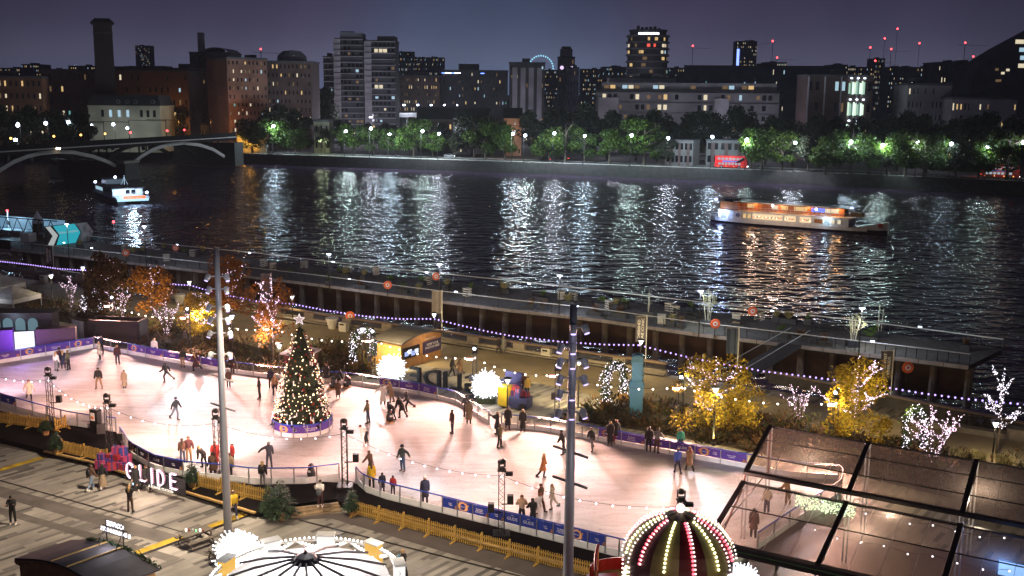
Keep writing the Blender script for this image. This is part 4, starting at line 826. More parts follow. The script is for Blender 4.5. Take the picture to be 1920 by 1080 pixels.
q.tube([(-4,.3,3),(4,.3,3)],.05,M_fw,4).tube([(-4,.3,3),(-4,5,3)],.05,M_fw,4).tube([(4,.3,3),(4,5,3)],.05,M_fw,4); q.build('stern_rail',o)
MB().tube([(0,8,4.6),(0,8,7.2)],.1,M_fw,5).tube([(-.9,8,4.6),(0,8,6.6)],.06,M_fw,4).tube([(.9,8,4.6),(0,8,6.6)],.06,M_fw,4).build('mast',o)
for x,y,z in((-3.6,25,4.3),(.6,20,5.8),(3.9,1,3),(-3.9,2,3)): MB().ball((x,y,z),.35,emi('ferry lamp',(.6,.7,1),14),6,4).build('deck_lamp',o)
lamp('POINT',(0,1.5,4.2),1500,(.55,.8,1),o,.3); lamp('POINT',(-1,-5,3.2),2600,(.5,.72,1),o,.5)
# wake
wk=MB(); g=random.Random(3); M_foam=pm('foam',(.55,.6,.65),.8,0,.2)
for k in range(420):
    t=g.random()**1.5; y=-t*26; x=g.gauss(0,2.2+t*4.5); s=g.uniform(.15,.55)*(1-t*.6); wk.add([(x-s*1.6,y,.03),(x,y-s*.5,.06),(x+s*1.6,y,.03),(x,y+s*.5,.05)],[(0,1,2,3)],M_foam)
wk=wk.build('foam_wake',None,S0,hd_-PI/2); tag(wk,'pale churned wake behind the ferry','wake',kind='stuff')
# ================================================================== NEAR RIVER WALL
def run(a,b): return (b-a).length,ang(a,b)
M_dwall=pm('dark slatted metal',(.03,.028,.03),.6,.3,.3,2)
segs=[((-60,493),(570,603)),((570,603),(1248,705))]
for i,(a,b) in enumerate(segs):
    a,b=P(*a),P(*b); l,r=run(a,b); o=thing('river_parapet',['promenade parapet at the left, behind the orange trees','promenade parapet with slatted panels behind the wooden kiosk and bins'][i],'parapet',a,r,'parapets along the promenade')
    q=MB(); n=int(l/5.2); 
    MB().box((l/2,.25,.25),(l,.6,.5),M_conc).build('plinth',o); MB().box((l/2,.3,1.12),(l,.5,.14),pm('timber capping',(.17,.11,.065),.7,0,.2)).build('capping',o)
    for k in range(n):
        MB().box((l*k/n+.7,.2,.75),(1.3,.5,.62),M_conc).build('pier',o)
        s=MB()
        for z in range(4): s.box((l*(k+.5)/n+.55,.2,.53+.14*z),(l/n-1.4,.06,.09),M_dwall)
        s.build('slatted_panel',o)
    MB().box((l/2,-.35,.22),(l,.5,.1),M_conc).box((l/2,-.3,.1),(l,.3,.2),M_dwall).build('bench_ledge',o)
a,b=P(1440,718),P(2010,838); l,r=run(a,b)
o=thing('river_parapet','dark slatted promenade parapet behind the gold trees at right','parapet',a,r,'parapets along the promenade'); MB().box((l/2,.2,.5),(l,.3,1.0),M_dwall).build('slatted_panel',o); MB().box((l/2,.2,1.06),(l,.5,.1),pm('timber capping',(.17,.11,.065))).build('capping',o)
# ================================================================== JETTY
near=[(20,466),(110,476),(240,491),(390,508),(580,530),(780,557),(960,580),(1110,596),(1310,625),(1440,640),(1680,669),(1817,686)]
far=[(20,441),(150,452),(310,470),(480,487),(692,513),(960,541),(1210,570),(1440,598),(1665,626),(1880,655)]
M_jdeck=world_noise('jetty planks',(.125,.115,.108),.3,1.6,.8,8); M_jedge=pm('pale jetty edge',(.34,.29,.27),.7,0,.2,1.)
np_,fp_=PP(near),PP(far)
o=thing('jetty','long planked jetty on dark piles between promenade and river','jetty')
MB().prism(np_+fp_[::-1],-.5,0.02,M_jdeck,M_dwall).build('deck',o)
q=MB(); rs=resample(np_,62); 
for a,b in zip(rs,rs[1:]): l,r=run(a,b); q.box((a+b)/2+Vector((0,0,-.18))-N0*.05,(l-.07,.12,.36),M_jedge,r)
q.build('edge_fascia',o)
M_rust=pm('rusty sheet piling',(.05,.020,.013),.85,0,.4,.5); M_pile=pm('weathered timber pile',(.12,.09,.075),.85,0,.35,1.)
pm_=MB().tube([(0,0,-7),(0,0,-.35)],[.42,.36],M_pile,8).mesh('pile')
rs=resample(np_,44)
for p in rs: link('pile',pm_,o,p+N0*.7)
q=MB()
for a,b in zip(rs,rs[1:]):
    l,r=run(a,b)
    q.box((a+b)/2+N0*2.2+Vector((0,0,-2.4)),(l*1.02,.2,3.0),M_rust,r)
q.build('sheet_piling',o)
M_jg=glassmat('balustrade glass',(.97,.99,1),.03,.02,.985)
def balustrade(label,pts,n,off,mx):
    o0=pts[0]; o=thing('glass_balustrade',label,'balustrade',o0); rs=[p+N0*off for p in resample(pts,n)]; po=MB().box((0,0,.55),(.06,.06,1.1),M_blk).mesh('post')
    g_=MB()
    for a,b in zip(rs,rs[1:]):
        l,r=run(a,b); u_=(b-a)*.04; a_,b_=a+u_-o0,b-u_-o0; g_.quad(a_+Vector((0,0,.1)),b_+Vector((0,0,.1)),b_+Vector((0,0,1.0)),a_+Vector((0,0,1.0)),M_jg)
    MB().tube([p-o0+Vector((0,0,1.12)) for p in rs],.06,mx,5).build('handrail',o); g_.build('glass_panels',o)
    for p in rs: link('post',po,o,p-o0)
    return o
M_rail=pm('steel handrail',(.5,.5,.48),.5,.1,.1)
balustrade('glass balustrade along the landward edge of the jetty, left of the gangway',np_[:10],52,.25,M_rail)
balustrade('glass balustrade on the landward edge of the jetty at its right end',np_[9:],20,.25,M_rail)
balustrade('glass balustrade along the river edge of the jetty',fp_,70,-.25,M_rail)
E_spark=emi('jetty lamp',(.6,.7,1),16)
# jetty lamp posts
JL=[(1048,590,516),(618,548,476),(1310,632,545),(1610,668,577),(824,575,495),(275,505,424),(130,490,420),(548,541,0)]
for i,(x,yb,yt) in enumerate(JL[:7]):
    p=P(x,yb); z=R(x,yt,p.y).z; o=thing('jetty_lamp',"thin black lamp post on the jetty, %s of the jetty lamps"%ordw(sorted(j[0] for j in JL[:7]).index(x),7),'lamp post',p,0,'lamp posts on the jetty')
    MB().tube([(0,0,0),(0,0,z)],.06,M_blk,6).build('post',o); MB().box((0,0,z+.05),(.7,.3,.1),M_blk).build('lantern',o); MB().box((0,0,z-.03),(.5,.24,.08),E_spark).build('bulb',o)
    lamp('POINT',(0,-.2,z-.2),1400,(.72,.82,1),o,.15)
# small lights on the handrail
for i,(x,y) in enumerate([(120,455),(172,465),(332,459),(625,491),(800,511),(655,523),(992,532),(1082,574),(1448,583),(1636,640),(1725,613),(855,547),(468,474),(1340,605)]):
    p=P(x,y,1.16); o=MB().box((0,0,0),(.34,.12,.08),E_spark).build('rail_light',None,p,BA); tag(o,'small bluish light on the jetty handrail, %s of them'%ordw(sorted([120,172,332,625,800,655,992,1082,1448,1636,1725,855,468,1340]).index(x),14),'rail light','lights on the jetty rails')
# lifebuoys on posts
M_orange=pm('orange lifebuoy',(.75,.13,.04),.5,0,.1)
LBs=[(330,465,.9),(237,475,.9),(818,521,1.1),(727,538,1.0),(1410,589,1.2),(1340,614,1.2),(657,607,1.1),(1700,700,1.0)]
for i,(x,y,s) in enumerate(LBs):
    p=P(x,y+16) if i not in(6,) else P(x,y+8); z=1.35
    o=thing('lifebuoy',['orange lifebuoy on the jetty near the left orange trees','orange lifebuoy behind the big dark tree at left','upper orange lifebuoy at the river edge above the grey banner','red lifebuoy at the landward jetty rail, left of the grey banner','orange lifebuoy by white pallets at the right end of the jetty','red lifebuoy at the landward jetty rail, left of the dark banner','red and white lifebuoy on the promenade parapet beside the bin','red lifebuoy partly hidden by the right gold tree'][i],'lifebuoy',p,0,'lifebuoys')
    q=MB(); n=14
    q.lathe([(.001,-.05),(.5,-.06),(.55,0),(.5,.06),(.001,.05)],M_orange,n,M=Matrix.Translation((0,0,z))@Matrix.Rotation(PI/2,4,'X')); q.build('buoy_case',o)
    MB().lathe([(.14,-.02),(.26,-.02),(.26,.02),(.14,.02)],M_kick,14,cap=False,M=Matrix.Translation((0,-.08,z))@Matrix.Rotation(PI/2,4,'X')).build('ring',o); MB().box((0,.08,z/2),(.08,.08,z),M_blk).build('post',o)
# planters on the jetty
L_shrub=leafmat('planter shrub',[(.06,.13,.02),(.11,.20,.03),(.05,.09,.02)]); L_grass=leafmat('pale ornamental grass',[(.30,.26,.10),(.38,.34,.16),(.22,.20,.08)]); L_brn=leafmat('brown winter stems',[(.12,.06,.03),(.18,.10,.05),(.08,.05,.03)])
M_pl=pm('dark planter',(.05,.055,.065),.6,.1,.2); M_crate=pm('whitewashed pallet wood',(.62,.57,.47),.8,0,.2); 
def blades(mt,n,r,h,seed,w=.02):
    g=random.Random(seed); q=MB(); V_=[];F_=[]
    for i in range(n):
        t=g.uniform(0,2*PI); b=g.random()**.5*r*.45; e=b+g.uniform(.1,.8)*r; hh=h*g.uniform(.6,1.1); u=Vector((-math.sin(t),math.cos(t),0))*w
        p0=Vector((math.cos(t)*b,math.sin(t)*b,0)); p1=Vector((math.cos(t)*e,math.sin(t)*e,hh)); pm1=p0.lerp(p1,.55)+Vector((0,0,hh*.18)); o=len(V_)
        V_+=[p0-u,p0+u,pm1+u*.8,pm1-u*.8,p1]; F_+=[(o,o+1,o+2,o+3),(o+3,o+2,o+4)]
    return q.add(V_,F_,mt)
pg_s=[crown_mb(L_shrub,170,.55,.42,.11,s,6,.42,.1).mesh('foliage') for s in(1,2)]; pg_g=[blades(L_grass,170,.6,.8,s,.022).mesh('foliage') for s in(3,4)]; pg_b=[blades(L_brn,120,.6,.75,s,.022).mesh('foliage') for s in(5,6)]
bx_s=MB().box((0,0,.33),(.85,.85,.66),M_pl).box((0,0,.64),(.75,.75,.06),M_soil).mesh('planter_box'); bx_l=MB().box((0,0,.27),(1.9,.75,.54),M_pl).box((0,0,.53),(1.8,.65,.06),M_soil).mesh('planter_box')
PLs=[(150,466,'s','g'),(250,480,'l','g'),(268,478,'s','g'),(308,472,'s','g'),(346,480,'l','s'),(380,478,'l','g'),(285,494,'l','s'),(545,521,'s','s'),(618,535,'s','s'),(635,518,'l','s'),(648,520,'l','g'),(683,524,'s','g'),(677,541,'l','b'),(733,534,'s','s'),(755,549,'l','s'),(792,536,'s','s'),(838,543,'s','g'),(785,552,'s','g'),(882,549,'s','s'),(945,549,'l','g'),(1018,565,'l','s'),(1065,572,'l','g'),(1130,577,'l','s'),(996,580,'s','b'),(1020,582,'s','b'),(1115,592,'l','b'),(1162,595,'l','b'),(1155,580,'s','g'),(1172,578,'s','s'),(1295,586,'s','s'),(1260,612,'s','g'),(1278,615,'s','b'),(1455,603,'s','g'),(1478,606,'l','g'),(1515,608,'s','s'),(1465,632,'l','s'),(1502,640,'l','b'),(1545,648,'l','b'),(1628,640,'l','s'),(1640,632,'s','s'),(1810,657,'s','b')]
nm={'s':'square','l':'long'}; nf={'g':'pale grasses','s':'green shrubs','b':'brown stems'}
cnt={}
srt=sorted(PLs)
for i,(x,y,k,f) in enumerate(srt):
    j=cnt.get((k,f),0); cnt[(k,f)]=j+1; tot=sum(1 for q in PLs if q[2:]==(k,f))
    o=thing('planter','%s dark planter of %s on the jetty, %s such'%(nm[k],nf[f],ordw(j,tot)),'planter',P(x,y),BA,'planters on the jetty')
    link('planter_box',bx_s if k=='s' else bx_l,o); me=(pg_s if f=='s' else pg_g if f=='g' else pg_b)[i%2]; fo=link('foliage',me,o,(0,0,.6),i); fo.scale=(1.4 if k=='l' else 1,1,1.0)
# white pallet seats / crates and dark picnic tables on the jetty
cr_=MB(); 
for z in range(4): cr_.box((0,-.38,.15+.28*z),(.9,.06,.14),M_crate); cr_.box((0,.38,.15+.28*z),(.9,.06,.14),M_crate); cr_.box((-.42,0,.15+.28*z),(.06,.8,.1),M_crate)
cr_.box((0,0,1.06),(.95,.85,.05),M_crate); crm=cr_.mesh('pallet_crate')
CRs=[(235,470),(312,490),(362,481),(495,500),(512,506),(571,503),(653,512),(705,516),(803,534),(1052,562),(1075,564),(1143,580),(1255,584),(1265,590),(1424,601),(876,556),(1240,607),(1380,606)]
for i,(x,y) in enumerate(sorted(CRs)): tag(link('pallet_crate',crm,None,P(x,y),BA+i),'whitewashed slatted pallet crate on the jetty, %s of the crates'%ordw(i,len(CRs)),'crate','pallet crates on the jetty')
def picnic(mt):
    q=MB().box((0,0,.74),(1.8,.75,.05),mt)
    for s in(-1,1):
        q.box((0,.68*s,.44),(1.8,.28,.05),mt)
        for x in(-.7,.7): q.tube([(x,.35*s,.74),(x,.75*s,0)],.05,mt,4)
    for x in(-.7,.7): q.box((x,0,.42),(.06,1.5,.09),mt)
    return q
pt=picnic(pm('dark table timber',(.035,.03,.03),.6,0,.2)).mesh('picnic_table')
PTs=[(460,505),(525,508),(600,516),(668,522),(720,526),(850,545),(925,552),(1100,572),(1275,594),(1300,598),(1540,622),(1555,618),(1380,612),(1010,560),(430,498)]
for i,(x,y) in enumerate(sorted(PTs)): tag(link('picnic_table',pt,None,P(x,y),BA+.3*math.sin(i)),'dark picnic table on the jetty, %s of the tables there'%ordw(i,len(PTs)),'picnic table','picnic tables on the jetty')
# bare birches in tall planters
M_birch=pm('pale birch bark',(.45,.42,.34),.8,0,.2); L_bud=leafmat('sparse pale leaves',[(.35,.33,.14),(.25,.28,.10),(.42,.40,.22)])
def birch(label,x,y,h,stems,n,seed,rad=1.2):
    g=random.Random(seed); o=thing('young_birch',label,'tree',P(x,y),0); q=MB(); l=MB(); pts=[]
    for k in range(stems):
        t=g.uniform(0,6.3); b=Vector((math.cos(t)*.25,math.sin(t)*.25,.5)); e=Vector((math.cos(t)*rad*.5,math.sin(t)*rad*.5,h*g.uniform(.8,1))); q.tube([b,b.lerp(e,.5)+Vector((0,0,.2)),e],[.045,.03,.012],M_birch,5)
        for j in range(10):
            u=g.uniform(.2,.95); p=b.lerp(e,u); t2=g.uniform(0,6.3); e2=p+Vector((math.cos(t2),math.sin(t2),.9))*rad*.6*(1.1-u); q.tube([p,e2],[.016,.006],M_birch,3); pts.append((p,e2))
    V_=[];F_=[]
    for i in range(n):
        p,e2=g.choice(pts); c=p.lerp(e2,g.uniform(.2,1.1)); s=g.uniform(.04,.1); u=Vector((g.uniform(-1,1),g.uniform(-1,1),g.uniform(-1,1))).normalized()*s; w=Vector((g.uniform(-1,1),g.uniform(-1,1),g.uniform(-1,1)))*s*.7; o_=len(V_); V_+=[c-u,c+w,c+u,c-w]; F_.append((o_,o_+1,o_+2,o_+3))
    q.build('stems',o); 
    if V_: l.add(V_,F_,L_bud).build('leaves',o)
    MB().box((0,0,.35),(1.2,1.0,.7),M_pl).build('planter_box',o); return o
birch('pale leafy young birch on the jetty, lit by a jetty lamp',1327,612,4.6,4,420,3,1.5)
birch('many-stemmed bare birch with pale trunks at the right of the jetty',1598,650,3.9,6,260,4,1.9)
birch('pair of thin bare birch stems right of the many-stemmed birch',1648,632,3.9,2,60,5,.9)
birch('thin bare birch with a reddish trunk on the jetty, above the blue pillar',1213,595,3.4,2,60,6,.8)
lamp('POINT',P(1598,646)+Vector((.6,-1.2,2.5)),260,(.95,.95,.75),None,.2); lamp('POINT',P(1327,612)+Vector((-1.2,-1.0,3.2)),300,(.9,1,.85),None,.2)
# gangway at the right
A_,B_=P(1372,712,0),P(1500,634,.1); l,r=run(A_,B_); o=thing('gangway','dark railed gangway linking promenade and jetty at right','gangway',A_,r)
MB().box((l/2,0,-.1),(l,2.2,.2),M_dwall).build('walkway',o)
q=MB()
for y in(-1.05,1.05):
    q.tube([(0,y,1.1),(l,y,1.1)],.04,M_rail,4)
    for k in range(int(l/.35)): q.tube([(k*.35,y,0),(k*.35,y,1.1)],.018,M_dwall,3)
q.build('railings',o)
# ================================================================== PONTOON WITH TEAL SIGN (LEFT)
o=thing('pier_pontoon','pier pontoon with glazed gangway lit blue at the left edge','pontoon',P(-40,455,-1),math.radians(-24))
MB().box((8,3,0),(26,5,1.6),M_dwall).build('hull',o); MB().box((5,4,2.0),(20,2.5,.25),pm('blue-grey gangway deck',(.25,.32,.36),.5,0,.1)).build('walkway',o)
q=MB()
for k in range(8): q.tube([(-5+2.6*k,2.6,2),(-3.7+2.6*k,2.6,4.4),(-2.4+2.6*k,2.6,2)],.09,M_blk,4)
q.tube([(-6,2.6,4.4),(16,2.6,4.4)],.1,M_blk,5); q.build('truss_side',o)
MB().box((5,5.2,3.2),(20,.1,2.0),emi('gangway light',(.25,.5,.75),.5)).build('lit_glazing',o)
lamp('POINT',(3,3.6,4.2),900,(.45,.75,1),o,.4); lamp('POINT',(10,3.6,4.2),700,(.45,.75,1),o,.4)
MB().box((12,0,1.6),(2,1.6,1.8),M_hullw).build('white_cabinet',o)
o=thing('mooring_pile','dark mooring pile with a pale pointed cap beside the teal sign','pile',P(74,458,-1.0))
zt=R(74,418,P(74,458,-1).y).z+1; MB().lathe([(.95,-6),(.95,zt)],M_hullb,14).build('shaft',o); MB().lathe([(1.02,zt),(.9,zt+.4),(.02,zt+2.1)],M_pale,14).build('pointed_cap',o)
a,b=P(88,463,0),P(172,452,0); l,r=run(a,b); o=thing('arrow_sign','teal and white arrow-shaped sign with a grey city view on the pontoon','sign',a,r+.0)
z0=.25; zh=3.4; E_teals=emi('backlit teal panel',(.02,.42,.52),.85); E_sw2=emi('backlit white panel',(.7,.75,.75),.55)
q=MB(); 
def pl(o,name,pts,mt,y=-.1,t=.08): m_=MB(); n=len(pts); m_.add([(x,y,z) for x,z in pts]+[(x,y-t,z) for x,z in pts],[tuple(range(n)),tuple(range(2*n-1,n-1,-1))]+[(i,n+i,n+(i+1)%n,(i+1)%n) for i in range(n)],mt); return m_.build(name,o)
def sx(u): return l*u
pl(o,'backing',[(-.2,0),(sx(.97),.0),(sx(1.06),zh*.5),(sx(.93),zh),(-.2,zh)],M_hullb,.05,.1)
pl(o,'white_chevron',[(0,.1),(sx(.13),.1),(sx(.24),zh*.5),(sx(.09),zh-.1),(-.1,zh-.1),(sx(.13),zh*.5)],E_sw2)
tp=pl(o,'teal_arrow',[(sx(.2),.1),(sx(.62),.1),(sx(.74),zh*.52),(sx(.62),zh-.1),(sx(.15),zh-.1),(sx(.28),zh*.5)],E_teals)
text('Cruise & explore',.55,E_sw2,tp,(sx(.46),-.25,zh*.62))
pp=pl(o,'city_view',[(sx(.65),.1),(sx(.93),.1),(sx(1.04),zh*.5),(sx(.9),zh-.1),(sx(.65),zh-.1),(sx(.77),zh*.52)],pm('grey print',(.35,.37,.38),.6,0,.5,.9))
lamp('POINT',(sx(.5),-2.5,4.2),120,(.7,.9,1),o,.2)
for x,y,yb,c in((17,395,440,0),(215,416,455,1)):
    p=P(x,yb,0); z=R(x,y,p.y).z; o=thing('signal_mast','thin mast with a red lamp %s the teal sign'%('left of' if c==0 else 'right of'),'mast',p); MB().tube([(0,0,0),(0,0,z)],.07,M_rail,5).build('post',o); MB().ball((0,0,z),.22,E_rl,6,4).build('red_lamp',o); MB().box((0,0,z*.5),(.5,.4,.6),M_dwall).build('equipment_box',o)
# ================================================================== BANNERS ON POLES
M_ban=pm('charcoal banner',(.075,.07,.085),.8,0,.15,1.); M_ban2=pm('grey banner',(.20,.18,.19),.8,0,.15,1.); M_ban3=pm('navy banner',(.03,.05,.10),.7,0,.2,1.)
BN=[(102,516,461,496,'charcoal banner with white lettering by the string lights at far left',M_ban,1,-1),(512,640,514,556,'charcoal banner glowing behind the pink-white lit tree',M_ban,0,-1),(829,640,546,588,'plain grey banner on a pole above the promenade, near centre',M_ban2,0,-1),(1210,690,593,641,'charcoal banner with white vertical lettering above the blue pillar',M_ban,1,-1),(1380,740,615,664,'plain navy banner above the left gold tree',M_ban3,0,-1),(1668,765,658,712,'charcoal banner with white lettering right of the tall gold tree',M_ban,1,-1)]
for x,yb,yt,yl,lb,mt,tx,sd in BN:
    p=P(x,yb); z=R(x,yt,p.y).z; zl=R(x,yl,p.y).z; o=thing('banner_flag',lb,'banner',p,.0,'banners on poles'); w=1.0
    MB().tube([(0,0,0),(0,0,z+.15)],.05,M_rail,6).build('pole',o)
    q=MB(); n=6; g=[(sd*(.05+w*i/n),.06*math.sin(i*1.9),z-.0) for i in range(n+1)]; h=[(a,b*1.6,zl) for a,b,_ in g]
    q.add(g+h+[(a,b+.02,c) for a,b,c in g+h],[(i,i+1,n+2+i,n+1+i) for i in range(n)]+[(2*n+2+i,3*n+3+i,3*n+4+i,2*n+3+i) for i in range(n)],mt); f=q.build('cloth',o)
    MB().tube([(0,0,z),(sd*1.1,0,z)],.025,M_rail,4).build('arm',o)
    if tx:
        t_=link('lettering',text_mesh('CIRCUS WEST\nRIVERSIDE' if x!=1210 else 'CHERISHED\nONE ICONIC',.34 if x!=1210 else .36,M_lett,.004),f,(sd*.55,-.13,(z+zl)/2)); t_.rotation_euler=(PI/2,-PI/2,0)
# ================================================================== PROMENADE LAMPS
E_vl=emi('promenade lantern glow',(.85,.85,1),9)
def vlamp(i,x,yt,yb,lb,pw=90):
    p=P(x,yb); z=R(x,yt,p.y).z; z=min(max(z,2.8),5.2)
    o=thing('promenade_lamp','slim flared-head lamp post, '+lb,'lamp post',p,0,'flared-head lamp posts')
    MB().tube([(0,0,0),(0,0,z-.5)],[.07,.05],M_blk,6).build('post',o)
    h=MB().lathe([(.36,0),(.36,.06),(.05,.12)],M_blk,10,c=(0,0,z)).build('lamp_shade',o); q=MB()
    for k in range(6): t=k*PI/3; q.tube([(0,0,z-.55),(.32*math.cos(t),.32*math.sin(t),z)],.018,M_rail,3)
    q.build('cage',h); MB().lathe([(.06,-.42),(.20,-.05),(.02,-.03)],E_vl,8,c=(0,0,z)).build('bulb',h)
    lamp('POINT',(0,0,z-.75),pw*4.5,(1,.80,.42),o,.12)
for i,a in enumerate([(100,515,580,'by the far left string lights'),(160,500,578,'left of the big dark tree'),(357,527,578,'behind the white flowerpot at left'),(438,590,672,'just right of the tall left mast'),(549,559,600,'above the Christmas tree star'),(814,587,640,'under the plain grey banner'),(680,614,697,'in front of the lit archway left of the kiosk'),(525,645,702,'beside the small dark hut'),(1200,637,702,'directly behind the blue pillar'),(1084,674,765,'just right of the right steel mast'),(1337,726,832,'before the left gold tree'),(951,712,772,'beside the gift cart'),(1860,790,866,'under the bare lit tree at the right edge'),(1279,722,800,'beside the steel tower at the left gold tree')]): vlamp(i,*a)
# ================================================================== STRING LIGHTS
E_pbulb=emi('violet white bulb',(.50,.33,1),2.6); E_wbulb=emi('warm white bulb',(1,.85,.72),7); E_cbulb=emi('white festoon bulb',(.92,.9,1),6)
bm_p=MB().ball((0,0,-.06),.085,E_pbulb,6,4).mesh('bulb'); bm_w=MB().ball((0,0,-.07),.075,E_wbulb,7,5).mesh('bulb'); bm_c=MB().ball((0,0,-.06),.05,E_cbulb,7,5).mesh('bulb')
def string(label,pts,sp,bm,group):
    o0=pts[0]; o=thing('string_light',label,'string light',o0,0,group); L_=sum((b-a).length for a,b in zip(pts,pts[1:])); n=max(2,int(L_/sp)); rs=resample(pts,n)
    MB().tube([p-o0 for p in rs],.016,M_blk,3).build('cable',o)
    for p in rs[:100]: link('bulb',bm,o,p-o0)
    return o
wa,wb=P(570,603),P(1248,705); wa=wa+N0*.9; wb=wb+N0*.9
PS=[([(-20,487),(60,496),(110,503),(160,506)],'at the far left edge'),([(245,526),(300,531),(357,534)],'between the orange trees and the white flowerpot'),([(357,534),(400,547),(480,564),(549,569)],'behind the tall left mast'),([(549,569),(610,581),(685,592),(750,597),(807,597)],'between the Christmas star and the grey banner'),([(815,597),(855,607),(912,620),(960,629),(1055,640),(1135,645),(1197,646)],'from the grey banner to the blue pillar'),([(1200,646),(1222,652),(1275,665),(1307,672),(1350,680),(1432,695)],'through the top of the left gold tree'),([(1432,695),(1500,703),(1570,712),(1645,722)],'behind the bare shrub between the gold trees'),([(1645,722),(1727,736),(1815,747),(1920,757),(1990,762)],'across to the right edge')]
for px,lb in PS:
    pts=[V(x,y,wa,wb) for x,y in px]; string('violet-white string of bulbs along the river wall, '+lb,pts,.5,bm_p,'violet string lights along the river wall')
# ================================================================== STEEL LIGHTING TOWERS
M_truss=pm('black truss steel',(.025,.024,.026),.45,.5,.15); M_trl=pm('pale truss aluminium',(.30,.29,.30),.4,.7,.1)  # M_trl: paler grey metal for the mast arms
def truss_mesh(h,mt,w=.17):
    q=MB(); c=[(-w,-w),(w,-w),(w,w),(-w,w)]
    for x,y in c: q.tube([(x,y,0),(x,y,h)],.028,mt,5)
    n=int(h/.34)
    for k in range(n):
        z0,z1=h*k/n,h*(k+1)/n
        for j in range(4):
            a,b=c[j],c[(j+1)%4]
            if k%2: a,b=b,a
            q.tube([(a[0],a[1],z0),(b[0],b[1],z1)],.014,mt,3)
    q.box((0,0,.05),(1.0,1.0,.1),mt); q.box((0,0,h),(.5,.5,.05),mt); return q.mesh('truss_mast')
tm=truss_mesh(3.9,M_truss); M_head=pm('black lamp housing',(.015,.015,.016),.4,.2,.1); E_lens=emi('moving head lens',(.75,.85,1),14); E_heat=emi('glowing flood bar',(1,.42,.30),22)
def mhead(o,z,tgt,dark=False):
    """moving-head lamp: base, yoke arms and a drum tilted to its target"""
    h=MB().box((0,0,z+.07),(.34,.3,.14),M_head).build('lamp_base',o)
    d=(Vector(tgt)-o.location-Vector((0,0,z+.45))).normalized(); c=Vector((0,0,z+.45)); s=d.cross(Vector((0,0,1))).normalized()*.2
    q=MB(); q.box(tuple(c+s-Vector((0,0,.14))),(.06,.14,.4),M_head,ang((0,0),s)); q.box(tuple(c-s-Vector((0,0,.14))),(.06,.14,.4),M_head,ang((0,0),s)); q.tube([c-d*.22,c-d*.15,c+d*.2,c+d*.24],[.12,.17,.17,.15],M_head,10); q.build('moving_head',h)
    MB().tube([c+d*.245,c+d*.255],.13,E_lens,10).build('lens',h); return c+d*.35
def tower(label,x,yb,z0,tgt,heat=None,spk=None,mesh=None):
    o=thing('lighting_tower',label,'lighting tower',P(x,yb,z0),math.radians(-30)); o.rotation_euler=(0,0,0); o['group']='steel lighting towers round the rink'
    link('truss_mast',mesh or tm,o); c=mhead(o,3.95,tgt)
    if heat:
        b=MB().box((-.42,-.1,3.45),(.55,.18,.2),M_head).build('flood_lamp',o); MB().box((-.42,-.2,3.42),(.5,.05,.16),E_heat).build('glowing_bar',b)
    else:
        b=MB().box((.42,-.1,3.72),(.42,.26,.2),M_head).build('flood_lamp',o)
    for sx,sz in (spk or ()):
        b=MB().box((sx,-.15,sz),(.36,.32,.52),M_head).build('loudspeaker',o); MB().tube([(0,0,sz-.35),(sx*.7,-.1,sz-.3)],.04,M_head,5).build('bracket',b); MB().box((sx,-.315,sz),(.28,.01,.44),M_truss).build('grille',b)
    return o,c
WHITE=(.70,.85,1.0); PINK=(1,.54,.43)
def ip(x,y): return P(x,y,ICE)
NT=[((97,797),ip(130,668),[(.75,2.1)],'left of the four near towers, by the picket fence at left'),((207,856),ip(360,740),[(.85,1.5)],'by the gift boxes and the black deck'),((409,890),ip(230,690),None,'close left of the tall grey mast'),((647,912),ip(430,790),[(.75,2.0)],'beside the deck steps and small fir tree'),((940,1002),ip(760,900),[(-.6,1.7),(.5,2.2)],'in front of the blue banners'),((1272,1067),ip(1360,920),None,'behind the dome of the striped tower')]
ntl=[]
KN=iter((.75,.75,.8,1.2,1.7,1.8)); KF=iter((1.,1.,1.,1.15,1.5,1.7,1.8,1.8))
for (x,y),t,sp,lb in NT:
    kk=next(KN)
    o,c=tower('black lattice lighting tower '+lb,x,y,DECK,t,None,sp); ntl.append(o)
    dist=(Vector(t)-o.location-Vector(c)).length
    lamp('SPOT',c,(15 if kk<1 else 28)*dist**2*kk**.5,WHITE,o,.12,t,27,.9)
    lamp('SPOT',(.42,.15,3.7),15*kk*dist**2,PINK,o,1.2,t+Vector((0,4,0)),120,.9)  # added pink fill spot that evens the light on the ice
NT2=[((0,800),ip(40,700)),]
FT_=[((213,634),ip(330,740),'behind the far left rink corner'),((355,659),ip(330,800),'by the yellow-orange tree'),((513,684),ip(420,860),'behind the Christmas tree'),((700,708),ip(640,850),'between the lit archway and the left glowing ball'),((890,746),ip(800,900),'at the right glowing ball'),((1044,782),ip(1010,930),'left of the blue pillar'),((1274,808),ip(1200,960),'before the left gold tree'),((1562,842),ip(1330,960),'before the tall gold tree')]
ftl=[]
for (x,y),t,lb in FT_:
    kk=next(KF)
    o,c=tower('steel tower with a red flood bar '+lb,x,y,.0,t,True,[(-.3,1.8)]); ftl.append(o)
    dist=(Vector(t)-o.location-Vector(c)).length
    lamp('SPOT',(-.42,-.35,3.4),32*kk*dist**2,PINK,o,1.2,t,112,.9)
    lamp('SPOT',c,22*dist**2,WHITE,o,.12,t+Vector((3,-1,0)),30,1.)
    lamp('SPOT',(.3,.35,3.8),6000,(1,.76,.36),o,.3,o.location+N0*9-D0*2,100,.8)  # added spot behind each tower to brighten the promenade
